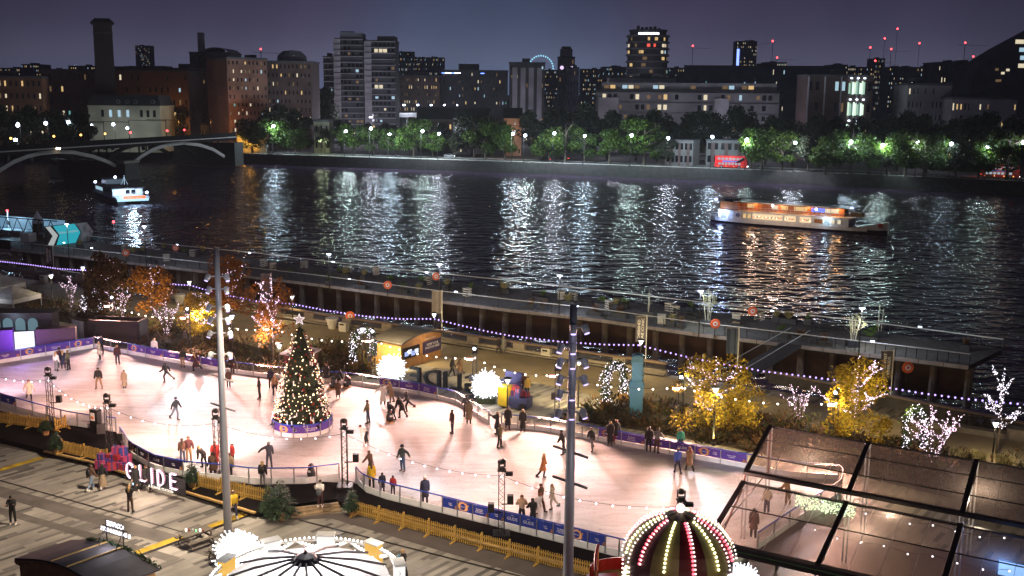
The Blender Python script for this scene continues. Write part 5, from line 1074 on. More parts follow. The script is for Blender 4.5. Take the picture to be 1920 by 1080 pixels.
# one more tower past the left edge, its pink spot along the ice
for (x,y,tx,ty) in((-60,760,60,720),):
    o,c=tower('black lattice lighting tower just outside the left picture edge',x,y,DECK,ip(tx,ty)); dist=14; lamp('SPOT',c,20*dist**2,(1,.6,.7),o,.15,ip(tx+40,ty-20),90,.9); ntl.insert(0,o)
def tower_strings(ls,zs,bm,sp,sag,what,lbs):
    for a,b,lb in zip(ls,ls[1:],lbs):
        A,B=a.location+Vector((0,0,zs)),b.location+Vector((0,0,zs)); pts=[A.lerp(B,k/14)-Vector((0,0,4*sag*(k/14)*(1-k/14))) for k in range(15)]
        string(what+' '+lb,pts,sp,bm,what)
tower_strings(ntl,3.55,bm_c,.95,.62,'white festoon bulbs over the near ice',['at the left edge','between the two left towers','over the curved boards','in front of the Christmas tree','over the plaid-jacket skater','right of the tall right mast'])
tower_strings(ftl,3.55,bm_w,1.0,.55,'warm festoon bulbs slung behind the rink',['behind the rink corner','left of the pink-white tree','behind the Christmas tree','in front of the wooden kiosk','over the backwards letters','before the blue pillar','through the gold trees'])
# ================================================================== TALL LIGHT MASTS
M_mast=pm('grey mast steel',(.42,.43,.46),.45,.2,.08,.6)
def mast(label,base,h,r,rows,arms,tg,pw):
    o=thing('light_mast',label,'light mast',base,0,'tall light masts'); MB().lathe([(r*1.15,0),(r*1.1,h*.3),(r*.9,h*.7),(r*.72,h)],M_mast,14).build('pole',o,smooth=True)
    e=MB().lathe([(.10,-.16),(.15,.0),(.15,.2),(.08,.25)],M_mast,10).mesh('lamp_head'); g_=MB().lathe([(.11,-.15),(.11,-.175)],emi('mast lamp lens',(.62,.5,1),2),10).mesh('lens')
    for z,xs in rows:
        for k,x in enumerate(xs):
            a=link('lamp_head',e,o,(x,-.25 if abs(x)<.3 else -.1,z)); a.rotation_euler=(-.45,0.35*(1 if x<0 else -1)*(abs(x)>.3),0); link('lens',g_,a)
            MB().tube([(0,0,z+.1),(x,-.1,z+.1)],.04,M_mast,5).build('bracket',o)
    for z,s in arms: MB().tube([(-s,.25,z+.16),(s,-.25,z-.16)],.055,M_trl,6).build('camera_arm',o)
    for zz in(h*.6,h*.9): lamp('POINT',(.9,-2.2,zz),80 if base.x<-5 else 40,(.9,.9,1),o,.4)  # added lamps without a fitting, they brighten the pole
    for t,p_,c_,an in tg: lamp('SPOT',Vector((0,0,h*.93))+(t-base).normalized()*1.3,p_,c_,o,.25,t,an,.6)
    return o
b1=P(428,1010); mast('left tall grey light mast rising from behind the white glowing bush',b1,17.0,.20,[(15.3,(-.55,.55)),(14.6,(-.5,.5)),(13.6,(-.55,.5)),(12.9,(-.5,.5)),(12.1,(-.55,.6)),(10.9,(-.55,.55))],[(9.6,.7),(7.9,.75)],
  [(P(190,960),17000,(1,.80,.58),80),(P(560,1060),11000,(1,.82,.58),85),(P(40,860),9000,(1,.8,.58),70)],0)
b2=P(1060,1319); mast('right tall light mast crossing the ice in the foreground',b2,17.3,.20,[(16.3,(0,.5)),(15.5,(-.5,0)),(14.9,(-.5,0,.5)),(14.2,(-.5,.5)),(13.6,(-.5,0)),(12.8,(-.55,0,.5))],[(11.2,.7),(9.9,.7)],
  [(P(880,1060),8000,(1,.8,.6),80),(P(640,1090),5000,(1,.8,.6),60)],0)
# ================================================================== NEAR TREES AND FAIRY LIGHTS
L_or=leafmat('orange autumn leaves',[(.20,.07,.012),(.28,.12,.015),(.14,.06,.015),(.24,.09,.01)],.35); L_gold=leafmat('gold autumn leaves',[(.34,.24,.02),(.42,.31,.03),(.22,.18,.02),(.32,.18,.015),(.16,.16,.02)],.4); L_brd=leafmat('dark bronze leaves',[(.05,.035,.015),(.09,.05,.015),(.04,.035,.015)])
E_fairy=emi('fairy light bulbs',(1,.70,.90),3.6); E_fairyw=emi('white fairy bulbs',(.95,.85,1),3.6)
def fairy(paths,n,r,mt,seed,rad=.07):
    g=random.Random(seed); q=MB(); ls=[sum((b-a).length for a,b in zip(p,p[1:])) for p in paths]
    for i in range(n):
        p=g.choices(paths,ls)[0]; j=g.randrange(len(p)-1); c=p[j].lerp(p[j+1],g.random()); t=g.uniform(0,6.3); q.octa((c.x+rad*math.cos(t),c.y+rad*math.sin(t),c.z+g.uniform(-.08,.08)),r*g.uniform(.7,1.25),mt)
    return q
def ntree(label,x,yb,yt,wpx,lm,nl,nf,seed,cat='tree',leaf=.16,stems=1,lamps=0,fm=None,frac=.62,col=(1,.8,.5),fr=.034,name='autumn_tree'):
    p=P(x,yb); s=vis(p); h=R(x,yt,p.y).z; rx=wpx/2/s; o=thing(name,label,cat,p); paths=[]; q=MB()
    if stems==1: q,paths=limbs_mb(M_bark,h,rx*.85,h*.3,seed,9,.1,.3)
    else:
        g=random.Random(seed)
        for k in range(stems):
            t=2*PI*k/stems+g.uniform(-.3,.3); e=Vector((math.cos(t)*rx*g.uniform(.5,1),math.sin(t)*rx*.7,h*g.uniform(.6,1))); a=Vector((math.cos(t)*.12,math.sin(t)*.12,0)); md=a.lerp(e,.45)+Vector((-math.cos(t)*.1,0,h*.12)); q.tube([a,md,e],[.055,.035,.01],M_bark,5); paths.append([a,md,e])
            for j in range(3):
                b0=md.lerp(e,g.uniform(0,.7)); e2=b0+Vector((g.uniform(-1,1),g.uniform(-1,1),g.uniform(.3,1)))*rx*.4; q.tube([b0,e2],[.02,.005],M_bark,4); paths.append([b0,e2])
    q.build('trunk',o)
    if lm: 
        rz=h*frac/2*1.15; crown_mb(lm,nl,rx*1.08,rz,leaf,seed,34,h-rz*1.02,.3,.17,.34).build('crown',o)
    if nf: f=fairy(paths if stems>1 else [paths[0][1:]]+paths[1:],nf,fr,fm or E_fairy,seed+1); f=f.build('fairy_lights',o); f['kind']='stuff'
    for k in range(lamps): lamp('POINT',((-.9,.9,0)[k]*rx if lamps>1 else .2*rx,-rx*(.9 if lamps>1 else 1.05),h*(.35,.5,.75)[k]),(38 if lamps>1 else 18)*rx*rx+25,col,o,.3)
    return o
ntree('big dark bronze tree with a few fairy lights at the left',205,603,464,96,L_brd,3800,110,21,frac=.85,leaf=.25,lamps=0)
ntree('orange tree with sparse lights between the dark tree and the white flowerpot',287,600,487,100,L_or,3200,130,22,leaf=.19,lamps=1,frac=.85,col=(1,.6,.3))
ntree('orange tree behind the left mast lamps, strung with lights',432,622,468,104,L_or,3400,170,23,leaf=.19,lamps=1,frac=.85,col=(1,.6,.35))
ntree('small yellow-orange tree with glowing lights left of the mast',380,650,542,88,L_gold,2600,230,24,leaf=.15,lamps=1,col=(1,.65,.25),frac=.8)
ntree('pink-white lit tree with orange leaves behind the Christmas tree',513,690,500,100,L_or,1500,480,25,leaf=.15,lamps=1,frac=.8,col=(1,.7,.6))
ntree('broad gold tree with fairy lights, right of the blue pillar',1338,812,655,190,L_gold,5200,360,26,leaf=.14,lamps=3,col=(1,.76,.34),frac=.98)
ntree('tall gold tree with fairy lights, left of the glass pavilion roof corner',1600,838,652,150,L_gold,5600,520,27,leaf=.135,lamps=3,col=(1,.74,.32),frac=1.0)
ntree('bare white-lit shrub at the far left behind the dark shed',135,575,517,48,None,0,120,31,'lit shrub',stems=6,name='lit_shrub',lamps=1,col=(1,.8,.9))
ntree('white-lit bare shrub right of the garlanded arch at left',228,606,530,66,None,0,150,32,'lit shrub',stems=6,name='lit_shrub',lamps=1,col=(1,.8,.9))
ntree('brightly lit bare shrub with spreading limbs left of the yellow-orange tree',314,630,560,66,None,0,200,33,'lit shrub',stems=6,name='lit_shrub',lamps=1,col=(1,.85,.95))
ntree('bare pink-lit shrub standing between the two gold trees',1496,795,716,76,None,0,180,34,'lit shrub',stems=7,name='lit_shrub',lamps=1,col=(1,.75,.8))
ntree('bright pink-white lit shrub behind the pavilion roof',1748,868,768,116,None,0,460,35,'lit shrub',stems=8,name='lit_shrub',lamps=1,col=(1,.75,.9),fr=.038)
ntree('tall bare tree outlined in white lights at the right edge',1868,850,676,90,None,0,340,36,'tree',leaf=.1,fm=E_fairyw,name='bare_lit_tree',lamps=0,fr=.036)
# uplights on the gold trees
for x,y,t in((1338,835,(1338,700)),(1600,850,(1600,720))):
    p=P(x,y); o=MB().lathe([(.16,0),(.18,.25),(.14,.3)],M_head,10).build('uplight',None,p); tag(o,'small ground uplight under the %s gold tree'%('broad' if x<1400 else 'tall'),'uplight'); lamp('SPOT',(0,0,.4),1300,(1,.85,.3),o,.1,p+Vector((0,2.5,4)),75,.7)
# planting: ground cover
L_fern=leafmat('russet ferns',[(.10,.045,.02),(.15,.07,.03),(.07,.05,.02),(.06,.06,.02)]); L_mix=leafmat('dark mixed shrubs',[(.03,.045,.012),(.05,.06,.02),(.07,.045,.02),(.09,.06,.025)])
def inpoly(x,y,pg):
    r=False; j=len(pg)-1
    for i in range(len(pg)):
        if (pg[i].y>y)!=(pg[j].y>y) and x<(pg[j].x-pg[i].x)*(y-pg[i].y)/(pg[j].y-pg[i].y)+pg[i].x: r=not r
        j=i
    return r
for bi,(bpoly,n,lb) in enumerate(zip(beds,(13000,5200,19000),('left, under the orange trees','centre, behind the Christmas tree','right, below the gold trees'))):
    pg=PP(bpoly); x0,x1=min(p.x for p in pg),max(p.x for p in pg); y0,y1=min(p.y for p in pg),max(p.y for p in pg); g=random.Random(50+bi); q=MB(); VV={0:([],[]),1:([],[])}
    cl=[]
    while len(cl)<n//70:
        x,y=g.uniform(x0,x1),g.uniform(y0,y1)
        if inpoly(x,y,pg): cl.append((x,y,g.uniform(.45,1.5),g.random()<.5))
    for i in range(n):
        x,y,hh,k=cl[g.randrange(len(cl))]; a=g.uniform(0,6.3); r=g.random()**.5*hh*1.0; c=Vector((x+r*math.cos(a),y+r*math.sin(a),g.uniform(.08,hh)*(1-.5*(r/hh)**2))); s=g.uniform(.10,.26)
        u=Vector((math.cos(a)*.7,math.sin(a)*.7,g.uniform(.1,1.1))).normalized()*s; w=Vector((-math.sin(a),math.cos(a),g.uniform(-.3,.3)))*s*.35; V_,F_=VV[int(k)]; o_=len(V_); V_+=[c-u,c+w,c+u,c-w]; F_.append((o_,o_+1,o_+2,o_+3))
    for k,mt in((0,L_mix),(1,L_fern)): q.add(VV[k][0],VV[k][1],mt)
    o=q.build('ground_cover'); tag(o,'russet and green ground cover plants in the bed at '+lb,'ground cover',kind='stuff')
for i,(x,y) in enumerate([(1795,868),(1835,872),(1880,880),(1745,858)]): o=thing('ornamental_grass','tuft of pale ornamental grass behind the pavilion, %s of four'%ordw([1,2,3,0][i],4),'grass tuft',P(x,y),0,'grass tufts behind the pavilion'); blades(L_grass,150,.8,1.1,80+i,.03).build('blades',o)
# garlanded arches
L_fir=leafmat('fir garland',[(.015,.035,.012),(.03,.06,.02),(.02,.045,.02)])
def arch_(label,pts,r,n,nf,seed,pots=True):
    o0=pts[0]; o=thing('garland_arch',label,'archway',o0.xy.to_3d(),0,'garlanded archways'); q=MB(); g=random.Random(seed); V_=[];F_=[]; f=MB(); rs=resample([p-o0.xy.to_3d() for p in pts],60)
    for i in range(n):
        c=g.choice(rs)+Vector((g.gauss(0,r*.5),g.gauss(0,r*.5),g.gauss(0,r*.35))); s=g.uniform(.08,.16); u=Vector((g.uniform(-1,1),g.uniform(-1,1),g.uniform(-1,1))).normalized()*s; w=Vector((g.uniform(-1,1),g.uniform(-1,1),g.uniform(-1,1)))*s*.5; k=len(V_); V_+=[c-u,c+w,c+u,c-w]; F_.append((k,k+1,k+2,k+3))
    q.add(V_,F_,L_fir); q.build('garland',o)
    for i in range(nf): c=g.choice(rs)+Vector((g.gauss(0,r*.6),-abs(g.gauss(0,r*.6)),g.gauss(0,r*.4))); f.octa(c,.04,E_fairyw)
    f=f.build('fairy_lights',o); f['kind']='stuff'
    if pots:
        for p in(rs[0],rs[-1]): MB().box((p.x,p.y,.35),(.8,.8,.7),pm('orange timber tub',(.28,.15,.05),.7,0,.25)).build('tub',o)
    return o
def archpts(xl,yl,xr,yr,h):
    a,b=P(xl,yl),P(xr,yr); m=(a+b)/2; return [a+Vector((0,0,.6)),a+Vector((0,0,h*.72)),a.lerp(b,.18)+Vector((0,0,h*.93)),m+Vector((0,0,h)),a.lerp(b,.82)+Vector((0,0,h*.93)),b+Vector((0,0,h*.72)),b+Vector((0,0,.6))]
arch_('garlanded archway with white fairy lights left of the blue pillar',archpts(1134,766,1168,752,3.5),.42,1500,240,61)
arch_('garlanded archway with fairy lights between the Christmas tree and the wooden kiosk',archpts(663,692,700,680,3.5),.42,1400,220,62)
arch_('garlanded archway with fairy lights behind the dark shed at left',archpts(159,592,192,590,2.6),.4,1200,190,63)
arch_('garlanded ring of lights beside the pink-white shrub at right',archpts(1694,858,1728,858,3.7),.34,1000,150,64)
# ================================================================== KIOSK, HUT, LETTERS, GLOWING BALLS
M_cab=pm('golden timber cladding',(.34,.17,.055),.65,0,.25,2.5); M_roofc=pm('dark felt roof',(.05,.045,.05),.8,0,.25,1.5)
def cabin(label,A,B,C_,h,arch,cat='kiosk',name='wooden_kiosk'):
    """A-B is the depth edge (left), B-C the far edge; arched roof spans A-B direction"""
    o=thing(name,label,cat,A.xy.to_3d(),ang(A,B)-PI/2*0); d=(B-A).length; w=(C_-B).length; Mi=Matrix.Rotation(-ang(A,B),4,'Z'); c=Mi@(C_-B); sg=-1 if c.y<0 else 1
    MB().box((d/2,sg*w/2,h/2),(d-.5,w-.5,h),M_cab).build('wall',o)
    q=MB(); n=8
    for k in range(n):
        u0,u1=k/n,(k+1)/n; z=lambda u:h+.05+arch*math.sin(PI*u); p=[(d*u0,0,z(u0)),(d*u1,0,z(u1)),(d*u1,sg*w,z(u1)),(d*u0,sg*w,z(u0))]
        if sg<0: p=p[::-1]
        q.slab(*p,.12,M_roofc)
    q.build('roof',o); return o,d,w,sg
# photo kiosk: gable end faces right-front
A,B,C_=P(707,642,3.0),P(742,622,3.0),P(832,636,3.0)
o=thing('wooden_kiosk','golden timber photo kiosk with a dark arched roof, right of the lit archway','kiosk',P(752,694,0),0)
base=P(752,694,0); a=P(708,684,0); b=P(827,669,0); ra=ang(base,a); rb=ang(base,b); wl=(a-base).length; wr=(b-base).length; hk=2.15
Vl=(a-base).normalized(); Vr=(b-base).normalized()
q=MB(); q.prism([(0,0),tuple((Vr*wr)[:2]),tuple((Vr*wr+Vl*wl)[:2]),tuple((Vl*wl)[:2])],0,hk,M_cab); q.build('wall',o)
q=MB(); n=8
for k in range(n):
    u0,u1=k/n,(k+1)/n; f=lambda u:hk+.05+.75*math.sin(PI*(.12+.76*u))
    p=[Vr*(wr*1.08*u-wr*.04) for u in(u0,u1)]; e=[(p[0]-Vl*.35)+Vector((0,0,f(u0))),(p[1]-Vl*.35)+Vector((0,0,f(u1))),(p[1]+Vl*(wl+.4))+Vector((0,0,f(u1))),(p[0]+Vl*(wl+.4))+Vector((0,0,f(u0)))]
    q.slab(*e,.12,M_roofc)
    g=MB()
q.build('roof',o)
q=MB(); pts=[(Vr*wr*u-Vl*.02)+Vector((0,0,hk+.75*math.sin(PI*(.12+.76*u)))) for u in[i/8 for i in range(9)]]; q.add([Vr*0+Vector((0,0,hk-.05)),Vr*wr+Vector((0,0,hk-.05))]+pts[::-1],[tuple(range(11))],M_cab); q.build('gable_end',o)
nrm=Vector((Vr.y,-Vr.x,0)); 
def onface(u,z,off): return Vr*wr*u+nrm*off+Vector((0,0,z))
f=MB().box(onface(.24,1.45,.03),(wr*.40,.08,1.05),M_dglass,rb).build('counter_window',o)
for k,mt in enumerate((emi('photo screen',(.35,.45,.9),1.1),emi('photo screen pale',(.8,.85,1),1.1))): 
    for j in range(2): MB().box(onface(.12+.16*j+.08*k,1.4+.12*k-.1*j,.08),(.55,.04,.42),mt,rb).build('photo_screen',f)
s_=MB().box(onface(.76,1.4,.03),(wr*.46,.06,1.2),pm('dark purple sign',(.03,.02,.07),.5,0,.1),rb).build('sign_panel',o,None,0); 
t_=text('VIEW YOUR\nPHOTOS HERE',.34,M_lett,o,onface(.76,1.5,.09),space=.9); t_.rotation_euler=(PI/2,0,rb)
t_=text('GLIDE PHOTOGRAPHY',.17,M_lett,o,onface(.7,hk+.1,.09)); t_.rotation_euler=(PI/2,0,rb)
lamp('POINT',onface(.5,2.3,1.6),120,(1,.72,.42),o,.15); lamp('POINT',Vl*wl*.5-Vr*1.4+Vector((0,0,2.4)),30,(1,.62,.28),o,.15)
# small hut behind the Christmas tree
p=P(533,706); o=thing('small_hut','small dark red hut with a pale roof hidden behind the Christmas tree','hut',p,math.radians(-28)); MB().box((1.3,.8,1.05),(2.6,1.6,2.1),pm('dark red boards',(.10,.03,.03),.7,0,.2)).build('wall',o); MB().slab((-.2,-.3,2.1),(2.8,-.3,2.1),(2.8,1.9,2.45),(-.2,1.9,2.45),.1,M_pale).build('roof',o); MB().box((1.6,-.03,1.15),(1.2,.08,.8),M_dglass).build('hatch',o)
# glowing balls
def glowball(label,p,r,seed,n=230,st=2.6,pw=300,stand=True):
    o=thing('glowing_ball',label,'light ball',p.xy.to_3d(),0,'glowing white balls of lights'); g=random.Random(seed); q=MB(); mt=emi('white light sprigs',(.93,.94,1),st); c=Vector((0,0,p.z))
    for i in range(n):
        z=1-2*(i+.5)/n; t=i*2.39996; d=Vector((math.cos(t)*(1-z*z)**.5,math.sin(t)*(1-z*z)**.5,z)); e=c+d*r*g.uniform(.6,1.12); q.tube([c+d*r*.3,e],[.012,.022],mt,3,False); q.octa(e,r*.045,mt)
        for j in range(3): u=(Vector((g.uniform(-1,1),g.uniform(-1,1),g.uniform(-1,1))).normalized()*.6+d*.5)*r*.2; b_=c+d*r*.55; q.tube([b_,e*.4+b_*.6+u],[.012,.016],mt,3,False); q.octa(e*.4+b_*.6+u,r*.03,mt); 
    q.build('light_sprigs',o); MB().ball(c,r*.25,M_white,10,6).build('core',o)
    if stand: MB().box((0,0,.25),(r*1.2,r*1.0,.5),pm('dark turf',(.02,.035,.012),.9,0,.3)).build('base',o); MB().tube([(0,0,.3),tuple(c)],.06,M_blk,5).build('stem',o)
    for dx in(-1,1): lamp('POINT',c+Vector((dx*r*.9,-r*1.0,r*.3)),pw/2,(.95,.95,1),o,.4)
    return o
p=P(735,722); glowball('dazzling white ball of lights between the kiosk and the backwards letters',p+Vector((0,0,1.55)),1.28,71)
p=P(912,754); glowball('dazzling white ball of lights right of the backwards letters',p+Vector((0,0,1.5)),1.28,72)
# backwards letters facing the promenade
M_teal=pm('dark teal letters',(.005,.013,.015),.85,0,.15)
a=P(766,720); b=P(884,739); rz=ang(a,b); o=thing('giant_letters','giant dark teal letters seen from behind, spelling GLIDE backwards','letters',a,rz)
ux=0
for ch,w in(('E',1.6),('D',1.85),('I',.75),('L',1.5),('G',1.9)):
    t_=link('letter',text_mesh(ch,2.15,M_teal,.2),o,(ux+w/2,0,.8)); t_.rotation_euler=(PI/2,0,PI); t_.scale=(1.22,1,1); t_['label']='letter %s'%ch; ux+=w
# gift cart
p=P(968,764); o=thing('gift_cart','blue cart piled with pink and red gift boxes, by the rink gate','cart',p,math.radians(-25))
MB().box((0,0,.55),(2.4,1.2,.9),pm('deep blue cart side',(.02,.03,.12),.5,0,.1)).build('cart_body',o); MB().box((-.9,-.2,1.0),(.9,1.1,1.6),pm('yellow cart trim',(.6,.45,.03),.5,0,.1)).build('cart_end',o)
for k in range(4): MB().lathe([(.3,-.06),(.3,.06)],M_blk,12,M=Matrix.Translation((-.8+1.6*(k%2),-.65+1.3*(k//2),.3))@Matrix.Rotation(PI/2,4,'X')).build('wheel',o)
GC=[pm('pink gift wrap',(.36,.045,.12),.5,0,.1),pm('red gift wrap',(.28,.02,.03),.5,0,.1),pm('navy gift wrap',(.03,.04,.20),.5,0,.1),pm('plum gift wrap',(.22,.03,.16),.5,0,.1)]
def gift(parent,loc,s,mt,rib,rz,lb=None):
    q=MB().box((0,0,s[2]/2),s,mt).build('box',parent,loc,rz); r=MB().box((0,0,s[2]/2+.006),(s[0]*.16,s[1]+.02,s[2]+.006),rib).box((0,0,s[2]/2+.003),(s[0]+.02,s[1]*.16,s[2]),rib); 
    for a in(.6,-.6): r.tube([(0,0,s[2]),(math.sin(a)*.14,0,s[2]+.13),(math.sin(a)*.18,.02,s[2]+.02)],.03,rib,4)
    r.build('ribbon',q); return q
g=random.Random(5)
for k in range(9): gift(o,(g.uniform(-.6,.9),g.uniform(-.4,.4),1.0+.35*(k>5)),(.4,.4,.4),GC[k%3],GC[(k+1)%4],g.random())
p=P(958,735); o=thing('blue_armchair','deep blue sleigh-shaped seat behind the gift cart','seat',p,math.radians(-30)); MB().box((0,0,.5),(1.6,.9,.5),GC[2]).build('seat',o); MB().box((0,.5,1.1),(1.7,.2,1.2),GC[2]).build('backrest',o); MB().box((-.8,0,.8),(.2,.9,.5),GC[2]).box((.8,0,.8),(.2,.9,.5),GC[2]).build('armrests',o)
# blue pillar
p=P(1192,781); o=thing('blue_pillar','tall stepped light-blue totem pillar by the planting','pillar',p,math.radians(-8)); M_bp=pm('light blue paint',(.075,.25,.40),.45,0,.06,1.)
for nme,z0,z1,w,d in(('plinth',0,1.75,1.02,.8),('body',1.75,2.75,1.14,.9),('waist_moulding',2.75,3.0,1.05,.84),('upper_shaft',3.0,4.35,.82,.7),('cap',4.35,5.05,.9,.78)):
    q=MB().box((0,0,(z0+z1)/2),(w,d,z1-z0),M_bp)
    if nme=='cap': q.lathe([(.44,0),(.40,.12),(.2,.2)],M_bp,12,c=(0,0,z1)); q.box((0,0,4.62),(1.0,.86,.12),M_bp)
    if nme=='body': q.box((0,0,2.6),(1.22,.98,.12),M_bp)
    if nme=='upper_shaft': 
        for k in range(3): q.box((.46,0,3.3+.38*k),(.14,.4,.24),M_bp)
    q.build(nme,o)
lamp('SPOT',(-3.5,-2.0,4.5),330,(.75,.9,1),o,.2,p+Vector((0,0,2.6)),60)
# bins, flowerpots, bollards on the promenade
M_bin=pm('pale concrete bin',(.45,.43,.38),.7,0,.1)
for x,y,lb in((1025,671,'white litter bin on the promenade left of the right mast'),(645,621,'white litter bin beside the round lifebuoy'),(83,530,'white litter bin on the promenade at far left')):
    o=thing('litter_bin',lb,'litter bin',P(x,y),BA,'white bins on the promenade'); MB().box((0,0,.5),(1.0,.6,1.0),M_bin).build('bin_body',o); MB().box((-.05,-.31,.78),(.55,.03,.16),M_dglass).build('slot',o)
for x,y,lb in((623,616,'large white flowerpot on the promenade by the parapet'),(337,570,'large white flowerpot between the orange trees')):
    o=thing('flowerpot',lb,'flowerpot',P(x,y),0,'large white flowerpots'); MB().lathe([(.42,0),(.62,.95),(.72,.98),(.72,1.2),(.62,1.2)],M_bin,16).build('pot',o,smooth=False); MB().lathe([(.01,1.12),(.61,1.12)],M_soil,12).build('soil',o)
for x,y,lb in((1318,690,'pale post standing in the left gold tree'),(1016,673+70,'')):
    if not lb: continue
    o=thing('bollard',lb,'bollard',P(x,y),0); MB().lathe([(.11,0),(.11,1.3),(.08,1.36)],M_bin,10).build('post',o)
# concrete seats at right with wood edges
p=P(1812,812); o=thing('concrete_bench','long pale concrete bench where people sit at the right','bench',p,BA); MB().box((0,.3,.22),(6,.9,.44),M_conc).build('seat',o); MB().box((3.6,.4,.45),(1.6,1.1,.9),M_conc).build('end_block',o)
# ================================================================== FAR LEFT BOOTHS AND TENTS
o=thing('photo_booth','purple-walled photo booth with a glowing white backdrop at the left','booth',P(66,664),math.radians(18)); M_vio=pm('violet wall',(.10,.03,.22),.6,0,.1); 
MB().box((-.85,0,1.15),(1.75,.12,2.3),emi('glowing white backdrop',(.86,.87,1),1.25)).build('backdrop',o); MB().box((-3.4,-.1,1.35),(3.2,1.4,2.7),M_vio).build('left_wall',o); MB().box((2.0,.3,1.25),(3.6,1.4,2.5),pm('dark plum wall',(.05,.02,.04),.7,0,.15)).build('right_wall',o)
q=MB(); 
for a in range(6):
    for b in range(5): q.box((-1.5+.28*b,-.075,.3+.34*a),(.12,.01,.03),GC[2])
q.build('backdrop_pattern',o); lamp('POINT',(-1,-2.6,2.4),700,(.5,.3,1),o,.2)
o=thing('dark_shed','open-topped dark maroon shed behind the far left rink corner','shed',P(232,645),math.radians(-6)); M_mar=pm('dark maroon boards',(.014,.007,.009),.7,0,.2); MB().box((-1.0,2.0,1.2),(5.4,.12,2.4),M_mar).box((-1.0,0,1.2),(5.4,.12,2.4),M_mar).box((-3.7,1,1.2),(.12,2,2.4),M_mar).box((1.7,1,1.2),(.12,2,2.4),M_mar).build('wall',o); MB().box((-1,1,1.4),(5.2,1.9,.1),M_blk).build('inner_cover',o); MB().box((1.7,1,2.42),(.2,2.2,.06),M_conc).build('timber_edge',o)
o=thing('panel_fence','grey metal panel fence with timber posts beside the dark shed','fence',P(136,632),math.radians(-38)); 
for k in range(4): MB().box((.6+1.15*k,0,1),(1.1,.06,1.9),M_dwall if k>1 else M_grey).build('panel',o)
o=thing('equipment_stand','red barrel and gear on a stand beside the photo booth','equipment',P(128,640),0); MB().lathe([(.34,0),(.36,.2),(.36,.7),(.3,.8)],M_red,12,c=(.1,0,.6)).build('red_barrel',o); MB().box((0,0,.3),(1.4,.7,.6),M_blk).build('stand',o); MB().box((-.6,.2,1.3),(1.2,.6,.06),pm('blue lit shelf',(.15,.3,.4),.4,.2,.2)).build('shelf',o)
for i,(x,y,w) in enumerate([(4,562,3.8),(26,586,4.2)]):
    o=thing('marquee_tent','white marquee tent at the left edge, %s'%('behind the other' if i==0 else 'in front, above the arched bar windows'),'tent',P(x,y),math.radians(-20),'white marquee tents'); z=2.0
    MB().add([(-w/2,-w/2,z),(w/2,-w/2,z),(w/2,w/2,z),(-w/2,w/2,z),(0,0,z+1.2)],[(0,1,4),(1,2,4),(2,3,4),(3,0,4)],pm('tent canvas',(.32,.32,.33),.8,0,.2,2)).build('canopy',o); q=MB()
    for a,b,c,d in((-w/2,-w/2,w/2,-w/2),(w/2,-w/2,w/2,w/2)): q.slab((a,b,z-.5),(c,d,z-.5),(c,d,z),(a,b,z),.03,M_hullw)
    q.build('valance',o); q=MB()
    for a in(-1,1):
        for b in(-1,1): q.tube([(a*w/2,b*w/2,0),(a*w/2,b*w/2,z)],.05,M_rail,5)
    q.build('legs',o); lamp('POINT',(0,-w/2-1.2,2.6),70,(.85,.9,1),o,.2)
o=thing('arched_bar','dark bar with arched bluish-lit windows at the left edge','bar',P(-10,636),math.radians(3)); MB().box((2.2,1,1.4),(7.4,2,2.6),pm('dark bar front',(.03,.025,.03),.6,0,.2)).build('wall',o); MB().box((2.2,1,2.75),(7.8,2.6,.12),M_roofc).build('roof',o)
for k in range(4):
    x=.2+1.05*k*1.2; MB().lathe([(.02,0),(.5,0)],emi('bar window glow',(.35,.62,.75),.3),16,M=Matrix.Translation((x,-.04,1.75))@Matrix.Rotation(PI/2,4,'X')).box((x,-.04,1.35),(1.0,.03,.8),emi('bar window glow',(.35,.62,.75),.3)).build('arched_window',o)
lamp('POINT',(2,-1.2,2.4),90,(.6,.8,1),o,.2)
# ================================================================== CHRISTMAS TREE ON THE ICE
c0=P(567,803,ICE); o=thing('christmas_tree','tall lit Christmas tree with a star, in a round bannered base on the ice','christmas tree',c0); Ht=8.1
def fir(n,h,r0,lm,seed,z0=.2,leaf=.3,tiers=0):
    g=random.Random(seed); V_=[];F_=[]
    for i in range(n):
        u=1-g.random()**.55; z=z0+(h-z0)*u; t=g.uniform(0,6.3); R_=r0*(1-u)**.68*(.82+.18*math.sin(u*38)+.08*math.sin(t*7+u*20))+.04; rr=R_*g.uniform(.45,1.0); c=Vector((rr*math.cos(t),rr*math.sin(t),z)); s=leaf*g.uniform(.6,1.2)*(1-.5*u)
        d=Vector((math.cos(t),math.sin(t),g.uniform(-.55,.25))).normalized()*s; w=d.cross(Vector((0,0,1))).normalized()*s*.28+Vector((0,0,g.uniform(-.1,.1)*s)); k=len(V_); V_+=[c-d*.4,c+w,c+d,c-w]; F_.append((k,k+1,k+2,k+3))
    return MB().add(V_,F_,lm)
L_xm=leafmat('christmas fir needles',[(.009,.014,.007),(.018,.024,.010),(.016,.017,.008)],.1)
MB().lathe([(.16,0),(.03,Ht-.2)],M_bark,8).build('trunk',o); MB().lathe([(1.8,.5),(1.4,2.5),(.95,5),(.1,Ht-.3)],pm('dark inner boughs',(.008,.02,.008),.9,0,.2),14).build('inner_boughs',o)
fir(4200,Ht,2.3,L_xm,91,.55,.36).build('boughs',o)
def decor(n,h,r0,rad,mt,seed,z0=.6,push=.93):
    g=random.Random(seed); q=MB()
    for i in range(n):
        u=1-g.random()**.5; t=g.uniform(0,6.3); R_=r0*(1-u)**.68*push+.03; q.ball((R_*math.cos(t),R_*math.sin(t),z0+(h-z0)*u),rad*g.uniform(.8,1.2),mt,6,4)
    return q
